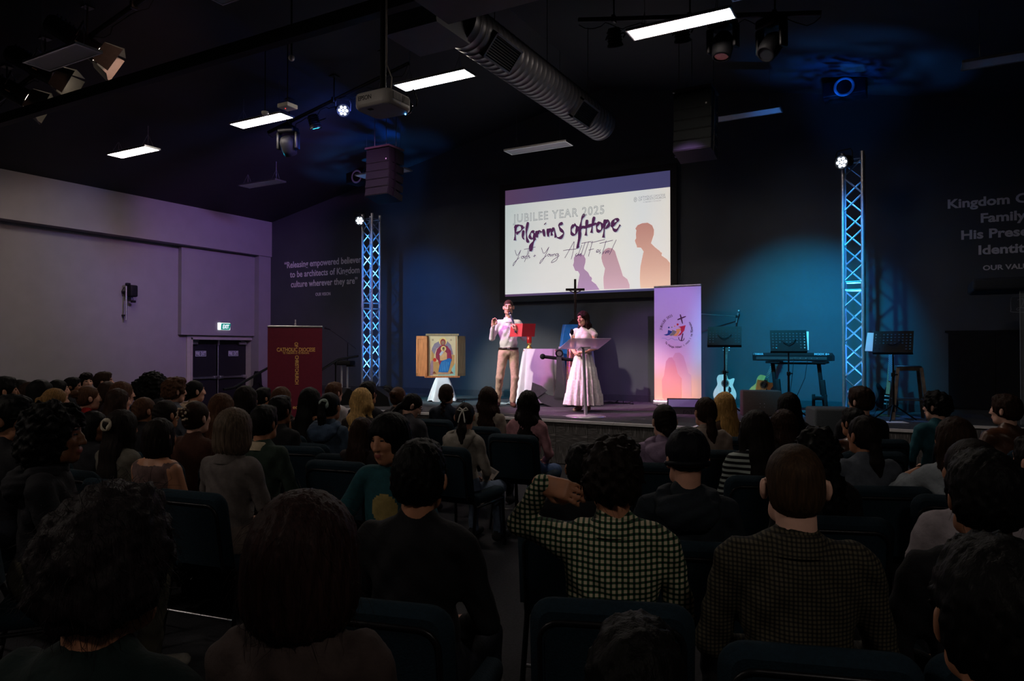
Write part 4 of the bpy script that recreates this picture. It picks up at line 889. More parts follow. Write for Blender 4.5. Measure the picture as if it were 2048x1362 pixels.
# ================================================================ BAND EQUIPMENT
def music_stand(loc, rz, tray_z, tilt, label, group, paper=None, covered=()):
    t = thing('music_stand', label, 'music stand', loc, rz, group)
    tray = bpy.data.objects.new('tray', None)
    Wt, Ht, nx, nz = .50, .33, 10, 6
    # perforated plate: grid of cells, each with a hole
    b = B(); cw, chh = Wt/(nx+.6), Ht/(nz+1.4); n = 8
    def put(poly): b.add([(x, 0, z) for x, z in poly]+[(x, .004, z) for x, z in poly], [tuple(range(len(poly))), tuple(range(2*len(poly)-1, len(poly)-1, -1))])
    x0, z0 = -Wt/2, -Ht/2; mx, mz = .3*cw, .7*chh
    put([(x0, z0), (x0+Wt, z0), (x0+Wt, z0+mz), (x0, z0+mz)]); put([(x0, z0+Ht-mz), (x0+Wt, z0+Ht-mz), (x0+Wt, z0+Ht), (x0, z0+Ht)])
    put([(x0, z0+mz), (x0+mx, z0+mz), (x0+mx, z0+Ht-mz), (x0, z0+Ht-mz)]); put([(x0+Wt-mx, z0+mz), (x0+Wt, z0+mz), (x0+Wt, z0+Ht-mz), (x0+Wt-mx, z0+Ht-mz)])
    for i in range(nx):
        for j in range(nz):
            cx, cz = x0+mx+(i+.5)*cw, z0+mz+(j+.5)*chh
            hole = not (2 <= i <= nx-3 and j < 2)
            if not hole: put([(cx-cw/2, cz-chh/2), (cx+cw/2, cz-chh/2), (cx+cw/2, cz+chh/2), (cx-cw/2, cz+chh/2)]); continue
            r = .0125; inn = [(cx+r*math.cos(2*math.pi*k/8+math.pi/8), cz+r*.85*math.sin(2*math.pi*k/8+math.pi/8)) for k in range(8)]
            out = []
            for k in range(8):
                a = 2*math.pi*k/8+math.pi/8; c, s = math.cos(a), math.sin(a); m_ = max(abs(c), abs(s)); out.append((cx+c/m_*cw/2, cz+s/m_*chh/2))
            vs = [(x, 0, z) for x, z in inn+out]; b.add(vs, [(k, 8+k, 8+(k+1) % 8, (k+1) % 8) for k in range(8)]); b.add([(x, .004, z) for x, _, z in vs], [(k, (k+1) % 8, 8+(k+1) % 8, 8+k) for k in range(8)])
            # square corners
            for sx in (-1, 1):
                for sz in (-1, 1):
                    a1 = [(x, z) for x, z in out if (x-cx)*sx > 0 and (z-cz)*sz > 0]
                    if len(a1) == 2: b.add([(a1[0][0], 0, a1[0][1]), (cx+sx*cw/2, 0, cz+sz*chh/2), (a1[1][0], 0, a1[1][1])], [(0, 1, 2)])
    p = b.build('tray', M_black, t, (0, 0, tray_z), (-tilt, 0, 0))
    B().box((0, .03, -Ht/2-.002), (Wt, .065, .005)).build('tray_lip', M_black, p)
    b = B()
    for s in (-1, 1): b.tube([(s*.10, -.012, .02), (s*.07, -.02, -.03), (0, -.03, -.07)], .006, 6)
    b.build('tray_bracket', M_blackm, p)
    b = B(); b.cyl((0, 0, .12), (0, 0, .66), .016); b.cyl((0, 0, .60), (0, -.01, tray_z-.06), .011); b.rbox((0, 0, .64), (.05, .05, .06), .01); b.rbox((.035, 0, .64), (.05, .02, .02), .006); b.build('pole', M_blackm, t)
    for k in range(3):
        a = k*2*math.pi/3+.5; B().tube([(0, 0, .22), (.30*math.cos(a), .30*math.sin(a), .012)], .011, 6).build('leg', M_blackm, t)
    if paper:
        px_, w_ = paper; B().box((px_, .008, .0), (w_, .004, .29), Euler((0, .05, 0))).build('sheet_music', mat('paper_white', (.72, .70, .70), .8, var=.02), p)
    return t
GRP = 'perforated music stands on the stage'
music_stand((*atD(1449, 700, 10.9).xy, STG), math.radians(10), 1.20, .55, 'black perforated music stand before the white-topped guitar', GRP)
music_stand((*atD(1577, 700, 10.35).xy, STG), math.radians(14), 1.12, .40, 'black perforated music stand with a booklet before the keyboard', GRP, paper=(.245, .06))
music_stand((*atD(1786, 700, 9.95).xy, STG), math.radians(-6), 1.10, .45, 'black perforated music stand with a loose sheet before the metal stool', GRP, paper=(-.28, .12))
# boom microphone stand
p = atD(1399, 700, 12.55); t = thing('microphone_stand', 'boom microphone stand reaching out beside the pastel banner', 'microphone stand', (p.x, p.y, STG))
top = 1.0+(697.5-630)/1423.7*12.55
for k in range(3):
    a = k*2*math.pi/3; B().tube([(0, 0, .14), (.28*math.cos(a), .28*math.sin(a), .012)], .010, 6).build('leg', M_blackm, t)
b = B(); b.cyl((0, 0, .1), (0, 0, top), .011); b.build('upright', M_blackm, t)
rr = Vector((math.cos(YAW), math.sin(YAW), 0)); e0 = rr*-.22+Vector((0, 0, top+.035)); e1 = rr*.66+Vector((0, 0, top-.025))
b = B(); b.tube([e0, e1], .008, 8); b.tube([e0, e0*.7+Vector((0, 0, top*.3))], .016, 8); b.build('boom_arm', mat('satin_steel', (.35, .35, .36), .35, .9), t)
b = B(); b.rbox((0, 0, top), (.05, .05, .05), .012); b.tube([(0, 0, top), (-.07, -.04, top-.03)], .010, 6); b.build('clutch', M_blackm, t)
B().rbox(e1, (.04, .04, .05), .01).build('mic_clip', M_black, t)
mc = thing('handheld_microphone', 'microphone clipped upright in the boom stand', 'microphone', (p.x+e1.x+.01, p.y+e1.y, STG+e1.z)); 
b = B(); b.tube([(-.02, 0, -.11), (0, 0, 0), (.015, 0, .06)], [.011, .014, .018], 12); b.build('handle', mat('mic_handle_grey', (.30, .31, .32), .4, .6), mc); B().ball((.024, 0, .095), .026, 12, 8).build('grille_ball', mat('mic_mesh', (.35, .35, .36), .4, .7, var=.4, scale=200), mc)  # handle has a plain grey base colour
# guitars
def guitar(loc, rot, label, top, side, cut=True):
    t = thing('acoustic_guitar', label, 'guitar', loc, 0, 'acoustic guitars on the stage'); t.rotation_euler = rot
    L = [(0, 0), (.10, .0), (.165, .04), (.195, .12), (.185, .20), (.145, .27), (.125, .315), (.135, .36), (.145, .42), (.125, .465), (.11, .48)]
    rt = L; lf = [(-x, z) for x, z in L[::-1]]
    if cut: rt = L[:7]+[(.135, .35), (.15, .40), (.155, .43), (.13, .435), (.10, .42), (.07, .405), (.04, .42), (.03, .48)]
    poly = rt+[(.0, .49)]+[(-.06, .49)]+lf[:-1]
    # smooth the outline
    for _ in range(2):
        q = []; n = len(poly)
        for i in range(n):
            a, c = poly[i], poly[(i+1) % n]; q += [(a[0]*.75+c[0]*.25, a[1]*.75+c[1]*.25), (a[0]*.25+c[0]*.75, a[1]*.25+c[1]*.75)]
        poly = q
    MY = lambda y: Matrix(((1, 0, 0, 0), (0, 0, 1, y), (0, 1, 0, 0), (0, 0, 0, 1)))
    B().prism(poly, .095, MY(-.045), True).build('body', side, t)
    pt = [(x*.985, .24+(z-.24)*.985) for x, z in poly]; tp = B().prism(pt, .004, MY(-.0495)).build('soundboard', top, t)
    B().prism(circ(0, .335, .05, 20), .002, MY(-.052)).build('sound_hole', M_black, tp)
    B().lathe([(.052, 0), (.060, .0015), (.066, 0)], 24, c=(0, -.0505, .335), axis=(0, -1, 0)).build('rosette', side, tp)
    decal(tp, [(.055, .30), (.10, .26), (.105, .20), (.075, .17), (.05, .22), (.06, .28)], M_black, -.0520, 'pickguard')
    B().rbox((0, -.055, .155), (.15, .010, .024), .004).build('bridge', M_black, tp)
    nk = B().prism([(-.026, .40), (.026, .40), (.022, .86), (-.022, .86)], .022, MY(-.066)).build('neck', mat('rosewood', (.05, .025, .018), .4), t)
    for k in range(14): B().box((0, -.0665, .47+k*.027), (.046, .0015, .0025)).build('fret', M_alu, nk)
    hd = B().prism([(-.024, .86), (.024, .86), (.036, .90), (.034, 1.03), (.0, 1.02), (-.034, 1.03), (-.036, .90)], .018, MY(-.056)).build('headstock', mat('rosewood', (.05, .025, .018), .4), t)
    for s in (-1, 1):
        for k in range(3): B().rbox((s*.046, -.05, .91+k*.045), (.022, .012, .016), .004, 2).build('tuning_peg', M_chrome, hd)
    b = B()
    for k in range(6): b.cyl((-.0175+k*.007, -.062, .155), (-.0175+k*.007, -.069, .88), .0006, n=3, cap=False)
    s_ = b.build('strings', M_alu, t)
    b = B(); b.tube([(-.14, -.05, .02), (-.14, .10, .02)], .010, 6); b.tube([(.14, -.05, .02), (.14, .10, .02)], .010, 6); b.tube([(-.14, .10, .02), (0, .12, .0), (.14, .10, .02)], .010, 6); b.tube([(0, .12, 0), (0, .10, .55)], .010, 6); 
    b.build('guitar_stand', M_blackm, t)
    return t
M_pale = mat('pale_spruce', (.62, .56, .46), .35, var=.1, scale=5, stretch=(14, 14, 1)); M_honey = mat('honey_spruce', (.55, .24, .06), .3, var=.15, scale=5, stretch=(14, 14, 1)); M_mahog = mat('mahogany_side', (.12, .05, .03), .35, var=.2)
p = atD(1449, 800, 12.15); guitar((p.x, p.y, STG+.07), (math.radians(-9), math.radians(2), math.radians(12)), 'pale-topped acoustic guitar with dark pickguard behind the music stand', M_pale, M_mahog)
p = atD(1512, 800, 12.0); g2 = guitar((p.x, p.y, STG+.08), (math.radians(-12), math.radians(22), math.radians(10)), 'honey-coloured cutaway acoustic guitar leaning under the keyboard', M_honey, M_mahog)
# keyboard on its stand
xa_, xb_ = atY(1505, 714, 11.78).x, atY(1662, 714, 11.78).x; kw = xb_-xa_; zt_ = atY(1590, 705.5, 11.78).z-STG
kb = thing('stage_keyboard', 'long black stage keyboard seen from its lettered back', 'keyboard', (xa_, 11.78, STG))
M_kb = mat('black_keyboard_plastic', (.013, .014, .016), .4, var=.1)
B().prism([(0, zt_), (0, zt_-.04), (.02, zt_-.125), (.36, zt_-.125), (.38, zt_-.05), (.20, zt_-.03)], kw+.02, Matrix(((0, 0, 1, 0), (1, 0, 0, 0), (0, 1, 0, 0), (0, 0, 0, 1)))).build('case', M_kb, kb)
B().box((kw/2, .006, zt_-.085), (kw*.9, .012, .045)).build('jack_panel', mat('dark_grey_panel', (.035, .033, .036), .5), kb)
for k in range(5): B().cyl((kw*(.55+.07*k), -.004, zt_-.085), (kw*(.55+.07*k), .012, zt_-.085), .008, n=8).build('jack', M_alu, kb)
wk = B(); wk.box((kw/2, .29, zt_-.038), (kw*.86, .15, .02)); wk.build('white_keys', M_white, kb)
M_kbl = mat('blue_grey_print', (.35, .5, .6), .5, var=.02)
text('YAMAHA', M_kbl, kb, width=.13, size=.045, loc=(.10, -.002, zt_-.036), bold=.0015); text('MODX', M_kbl, kb, width=.145, size=.040, loc=(kw-.165, -.002, zt_-.034), bold=.002); text('8+', M_kbl, kb, width=.06, size=.042, loc=(kw-.05, -.002, zt_-.035), bold=.002)
c = (.022, zt_-.02); strokes(kb, [[(c[0]+x, c[1]+z) for x, z in circ(0, 0, .011, 12)+[(.011, 0)]]], .003, M_kbl, -.0015, 'badge_ring')
ks = thing('keyboard_stand', 'black two-legged keyboard stand under the stage keyboard', 'stand', (xa_, 11.86, STG))
for x0, dx in ((.30, .10), (.98, .07)):
    B().rbox((x0, .12, zt_-.150), (.22, .34, .035), .008).build('support_arm', M_black, ks)
    b = B(); b.rbox((x0+.0, .10, zt_-.40), (.055, .07, .5), .01, 2, Euler((0, -.10, 0))); b.rbox((x0+dx*.75, .10, .26), (.07, .085, .52), .01, 2, Euler((0, -.10, 0))); b.build('leg', M_black, ks)
    B().rbox((x0+dx, .10, .02), (.10, .5, .04), .012).build('foot', M_black, ks)
B().box((.66, .22, zt_-.17), (.75, .04, .03)).build('cross_tube', M_black, ks)
sb = thing('short_stand', 'low black H-shaped stand beside the keyboard leg', 'stand', (*atD(1637, 800, 10.95).xy, STG))
b = B(); b.rbox((-.07, 0, .15), (.045, .06, .30), .01); b.build('upright', M_black, sb); b = B(); b.rbox((.10, 0, .15), (.045, .06, .30), .01); b.build('upright', M_black, sb); B().rbox((.015, 0, .24), (.16, .05, .06), .01).build('crossbar', M_black, sb)
tag(B().tube([(xa_+.62, 11.76, STG+zt_-.09), (xa_+.60, 11.74, STG+.6), (xa_+.56, 11.70, STG+.2), (xa_+.50, 11.60, STG+.01)], .005, 5).build('cable', M_black), 'thin black cable hanging from the middle of the keyboard back', 'cable', 'keyboard cables')
tag(B().tube([(xa_+.82, 11.76, STG+zt_-.09), (xa_+.78, 11.74, STG+.55), (xa_+.66, 11.70, STG+.25), (xa_+.55, 11.55, STG+.01)], .005, 5).build('cable', M_black), 'thin black cable slanting from the keyboard back to the deck', 'cable', 'keyboard cables')
# monitors and loudspeaker boxes
def wedge(loc, rz, label, W=.56, D=.42, H=.34, logo=False, mfront=None):
    t = thing('floor_monitor', label, 'loudspeaker', loc, rz, 'stage floor monitors')
    B().prism([(-D/2, 0), (D/2, 0), (D/2, H*.45), (D*.18, H), (-D/2+.04, H*.5)], W, Matrix(((0, 0, 1, -W/2), (1, 0, 0, 0), (0, 1, 0, 0), (0, 0, 0, 1)))).build('cabinet', M_cab, t)
    a = Vector((0, D/2, H*.45)); c = Vector((0, D*.18, H)); mid = (a+c)/2; ang = math.atan2(c.z-a.z, c.y-a.y)
    B().box((0, 0, 0), (W-.04, (c-a).length-.02, .01)).build('grille', M_grl, t, mid, (ang+math.pi, 0, 0))
    return t
p = atZ(1366, 828, STG); w1 = wedge((p.x, p.y+.22, STG), math.radians(18), 'floor monitor showing its sloping back before the pastel banner', .60, .50, .22)
B().box((0, -.10, .155), (.56, .26, .008), Euler((math.radians(22), 0, 0))).build('back_panel', mat('blue_grey_panel', (.10, .12, .20), .45, var=.05), w1)
strokes(w1, [[(-.06, .0), (-.06, .05), (-.03, .05)], [(.06, .0), (.06, .05), (.03, .05)], [(-.03, .01), (0, .045), (.03, .01)]], .008, M_black, -.25, 'badge')
p = atZ(1518, 833, STG); t = thing('floor_monitor', 'upright grey-brown backed monitor box at the stage lip before the honey guitar', 'loudspeaker', (p.x, p.y+.14, STG), math.radians(20), 'stage floor monitors')
B().rbox((0, 0, .19), (.56, .26, .38), .02).build('cabinet', mat('taupe_back', (.065, .052, .048), .8, var=.15, scale=80), t); B().box((0, .135, .19), (.5, .012, .32)).build('grille', M_grl, t)
for k in range(4): B().cyl((-.03+.06*(k % 2), -.134, .14+.05*(k//2)), (-.03+.06*(k % 2), -.128, .14+.05*(k//2)), .005, n=6).build('screw', M_alu, t)
p = atD(1662, 815, 8.75); t = thing('loudspeaker_box', 'floor-standing loudspeaker box with rounded corners before the stage edge', 'loudspeaker', (p.x, p.y, 0), math.radians(22))
B().rbox((0, 0, .45), (.50, .42, .90), .03).build('cabinet', mat('blue_grey_carpet', (.05, .06, .07), .85, var=.2, scale=90), t)
for s in (-1, 1): B().rbox((s*.252, 0, .55), (.012, .14, .08), .004).build('handle', M_black, t)
p = atD(695, 800, 12.9); wedge((p.x, p.y, STG), math.radians(150), 'dark floor monitor beside the small shelf stand', .5, .4, .3)
p = atD(762, 800, 12.6); wedge((p.x, p.y, STG), math.radians(120), 'dark floor monitor at the foot of the truss tower beside the icon', .5, .4, .32)
par_can((*atD(773, 780, 13.6).xy, STG+.17), (-9.5, 14, 3.6), 'small par light on the deck beside the floor monitor', None)
# stool, electric guitar, cymbal stand
st2 = thing('metal_stool', 'tall brushed metal stool with splayed legs', 'stool', (*atD(1816, 800, 10.15).xy, STG), math.radians(8))
M_stl = mat('worn_gunmetal', (.20, .165, .14), .32, .9, var=.3, scale=14)
B().rbox((0, 0, .745), (.31, .31, .03), .02).build('seat', M_stl, st2)
for sx in (-1, 1):
    for sy in (-1, 1):
        b = B(); b.prism([(-.022, -.022), (.022, -.022), (.022, .022), (-.022, .022)], 1, Matrix(((1, 0, sx*.075, sx*.145), (0, 1, sy*.075, sy*.145), (0, 0, -.735, .735), (0, 0, 0, 1)))); b.build('leg', M_stl, st2)
for a, c in (((-.19, -.19), (.19, -.19)), ((.19, -.19), (.19, .19)), ((.19, .19), (-.19, .19)), ((-.19, .19), (-.19, -.19))): B().cyl((*a, .28), (*c, .28), .009, n=8).build('footrest', M_stl, st2)
for sx, sy, s in ((0, -.15, (.26, .02, .05)), (0, .15, (.26, .02, .05)), (-.15, 0, (.02, .26, .05)), (.15, 0, (.02, .26, .05))): B().box((sx, sy, .715), s).build('apron', M_stl, st2)
p = atD(1772, 800, 10.75); eg = thing('electric_guitar', 'glossy black electric guitar on a floor stand behind the music stand', 'guitar', (p.x, p.y, STG+.06)); eg.rotation_euler = (math.radians(-12), math.radians(6), math.radians(10))
poly = [(0, 0), (.11, .01), (.16, .08), (.15, .17), (.11, .22), (.14, .30), (.12, .36), (.06, .32), (.03, .30), (-.03, .30), (-.07, .33), (-.14, .42), (-.17, .38), (-.13, .27), (-.12, .20), (-.16, .12), (-.14, .03)]
for _ in range(2): poly = [q for i in range(len(poly)) for q in ((poly[i][0]*.75+poly[(i+1) % len(poly)][0]*.25, poly[i][1]*.75+poly[(i+1) % len(poly)][1]*.25), (poly[i][0]*.25+poly[(i+1) % len(poly)][0]*.75, poly[i][1]*.25+poly[(i+1) % len(poly)][1]*.75))]
MYm = Matrix(((1, 0, 0, 0), (0, 0, 1, -.022), (0, 1, 0, 0), (0, 0, 0, 1)))
B().prism(poly, .044, MYm, True).build('body', mat('gloss_black', (.008, .008, .009), .08, var=.1), eg)
B().prism([(-.025, .25), (.025, .25), (.02, .78), (-.02, .78)], .02, Matrix(((1, 0, 0, 0), (0, 0, 1, -.04), (0, 1, 0, 0), (0, 0, 0, 1)))).build('neck', mat('maple_neck', (.35, .22, .12), .4), eg)
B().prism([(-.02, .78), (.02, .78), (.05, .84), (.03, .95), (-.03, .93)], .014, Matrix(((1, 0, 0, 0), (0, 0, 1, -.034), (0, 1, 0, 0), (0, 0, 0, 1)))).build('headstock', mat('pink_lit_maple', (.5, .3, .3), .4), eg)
for k in range(3): B().rbox((0, -.026, .10+k*.06), (.08, .012, .02), .004).build('pickup', M_chrome, eg)
def weave(nt, co):
    x, y, z = n_sep(nt, co); v = nt.nodes.new('ShaderNodeTexChecker'); v.inputs['Scale'].default_value = 70; nt.links.new(co, v.inputs['Vector']); v.inputs['Color1'].default_value = (.25, .22, .28, 1); v.inputs['Color2'].default_value = (.07, .065, .09, 1); return v.outputs[0]
B().add([(-.03, -.05, .86), (.03, -.05, .86), (.05, -.06, .45), (-.01, -.06, .45), (-.03, -.046, .86), (.03, -.046, .86), (.05, -.056, .45), (-.01, -.056, .45)], [(0, 1, 2, 3), (7, 6, 5, 4), (0, 4, 5, 1), (1, 5, 6, 2), (2, 6, 7, 3), (3, 7, 4, 0)]).build('woven_strap', node_mat('woven_strap', weave, .8), eg)
b = B(); b.tube([(0, .06, .4), (-.12, .10, .0)], .010, 6); b.tube([(0, .06, .4), (.12, .10, .0)], .010, 6); b.tube([(0, .06, .4), (0, -.06, .02)], .010, 6); b.build('guitar_stand', M_blackm, eg)
eg.location.z = STG+.065
tag(B().tube([(p.x+.05+.10*math.sin(k*.7)*(1+.02*k), p.y-.25+.12*math.cos(k*.7), STG+.012+.002*(k % 3)) for k in range(26)], .006, 5).build('cable_coil', mat('yellow_black_cable', (.10, .09, .03), .5)), 'coiled instrument cable on the deck under the metal stool', 'cable')
rc = random.Random(4)
for (px_, py_, lab) in ((1015, 808, 'pale cable looping on the deck behind the standing man'), (1230, 806, 'tangle of dark cables on the deck against the wall beside the draped plinth'), (900, 803, 'dark cable with a red plug on the deck beside the icon stand'), (1662, 812, 'bundle of cables on the deck behind the truss tower foot')):
    c = atZ(px_, py_, STG+.01); pts = [(c.x+(.38*(k/30-.5)+.10*math.sin(k*.8))*1.6, c.y+.07*math.cos(k*1.1), STG+.012+.05*abs(math.sin(k*.45))*(k % 5 == 0)) for k in range(31)]
    tag(B().tube(pts, .008, 5).build('floor_cable', mat('pale_cable', (.45, .48, .48), .5) if px_ == 1015 else M_black), lab, 'cable')
c = atZ(1790, 845, STG); tag(B().box((c.x, c.y, STG+.004), (.28, .20, .006), Euler((0, 0, .4))).build('paper_sheet', mat('paper_white', (.72, .70, .70), .8, var=.02)), 'loose white paper lying on the deck before the third music stand', 'paper')
# shelf stand by the steps, its boom stand
t = thing('shelf_stand', 'small dark shelf on two metal posts beside the red banner', 'stand', (*atD(689, 790, 14.2).xy, STG), math.radians(20))
B().rbox((0, 0, .72), (.34, .30, .09), .02).build('shelf', M_black, t); B().rbox((.14, -.02, .66), (.16, .12, .03), .012).build('side_tray', M_black, t)
for x in (-.06, .06): B().cyl((x, 0, .02), (x, 0, .68), .018, n=12).build('post', M_chrome, t)
B().box((0, 0, .01), (.4, .34, .02)).build('base_plate', M_blackm, t); B().box((.0, 0, .22), (.24, .03, .012)).build('foot_bar', M_alu, t)
p = atD(695, 790, 14.8); t = thing('microphone_stand', 'black boom stand rising behind the small shelf stand', 'microphone stand', (p.x, p.y, STG))
B().cyl((0, 0, .02), (0, 0, 1.12), .011).build('upright', M_blackm, t); B().tube([(.16, .08, 1.0), (0, 0, 1.14), (-.36, -.18, 1.42)], .009, 6).build('boom_arm', M_blackm, t); B().lathe([(0, 0), (.13, 0), (.12, .02), (0, .03)], 18).build('round_base', M_blackm, t)
B().tube([(-.32, -.16, 1.40), (-.44, -.21, 1.44)], [.012, .022], 8).build('mic', M_black, t)
# fire extinguisher, wall notice, guitar bag by the door
p = atY(546.5, 782, WBACK-.10); t = thing('fire_extinguisher', 'red fire extinguisher mounted beside the white wall corner', 'fire extinguisher', (p.x, p.y, p.z-.22))
B().lathe([(0, 0), (.065, 0), (.07, .02), (.07, .34), (.04, .40), (.02, .41), (0, .41)], 18).build('cylinder', mat('signal_red', (.35, .015, .01), .3, var=.05), t); B().rbox((0, -.02, .44), (.05, .10, .05), .01).build('valve_handle', M_black, t); B().tube([(.02, -.02, .43), (.08, -.03, .36), (.075, -.03, .12)], .010, 6).build('hose', M_black, t)
B().lathe([(.071, .10), (.0715, .11), (.0715, .24), (.071, .25)], 18).build('paper_label', M_white, t); B().box((0, .075, .22), (.05, .04, .12)).build('wall_bracket', M_blackm, t)
p = atY(546, 752, WBACK-.012); tag(B().box(p, (.11, .008, .22)).build('wall_notice', mat('notice_print', (.35, .36, .42), .6)), 'pale notice on the dark wall above the fire extinguisher', 'notice')
p = atX(515, 780, XW+.42); t = thing('guitar_bag', 'black guitar bag standing against the white wall beside the doors', 'bag', (p.x, p.y, 0), math.radians(90))
B().prism([(-.20, 0), (.20, 0), (.21, .2), (.15, .45), (.16, .62), (.08, .72), (.06, 1.0), (.03, 1.06), (-.03, 1.06), (-.06, 1.0), (-.08, .72), (-.16, .62), (-.15, .45), (-.21, .2)], .14, Matrix(((1, 0, 0, 0), (0, 0, 1, -.07), (0, 1, 0, 0), (0, 0, 0, 1)))).build('bag_body', M_black, t); B().tube([(-.05, -.08, .8), (0, -.12, .7), (.05, -.08, .8)], .012, 6).build('carry_handle', M_black, t)
# drum booth at the stage edge
p0 = atD(1948, 575, 9.6); ds = thing('drum_booth', 'clear drum booth with a padded dark roof at the stage end', 'drum booth', (p0.x, p0.y, STG))
zr = p0.z-STG-.02
B().rbox((.85, .35, zr+.05), (1.75, .95, .17), .04).build('roof_pad', mat('navy_foam', (.008, .012, .022), .8, var=.2, scale=30), ds)
M_gl = mat('clear_acrylic', (.55, .6, .66), .06, var=.02, alpha=.10, spec=.5)
x2 = atD(2033, 700, 9.6).x-p0.x
for k in range(3):
    q = B().box((x2+.31+k*.62, -.05, zr/2-.02), (.61, .012, zr-.06)).build('acrylic_panel', M_gl, ds)
    B().box((x2+k*.62+.004, -.05, zr/2-.02), (.008, .016, zr-.06)).build('panel_edge', mat('acrylic_edge', (.20, .22, .25), .3), q)
for x, y in ((1.66, .75), (1.66, -.05), (1.2, .78)): B().cyl((x, y, 0), (x, y, zr), .02).build('roof_post', M_black, ds)
M_lg = mat('etched_white', (.30, .32, .36), .5)
lx = atD(2015, 605, 9.9).x-p0.x; strokes(ds, [[(lx+.03, zr-.10), (lx+.01, zr-.13), (lx+.01, zr-.27), (lx+.04, zr-.31), (lx+.40, zr-.31), (lx+.43, zr-.27), (lx+.43, zr-.13), (lx+.40, zr-.10), (lx+.03, zr-.10)], [(lx+.08, zr-.15), (lx+.13, zr-.13), (lx+.15, zr-.17), (lx+.10, zr-.28), (lx+.07, zr-.27), (lx+.11, zr-.25), (lx+.22, zr-.27)], [(lx+.20, zr-.20), (lx+.24, zr-.18), (lx+.24, zr-.24), (lx+.20, zr-.22)]], .008, M_lg, .30, 'etched_logo')
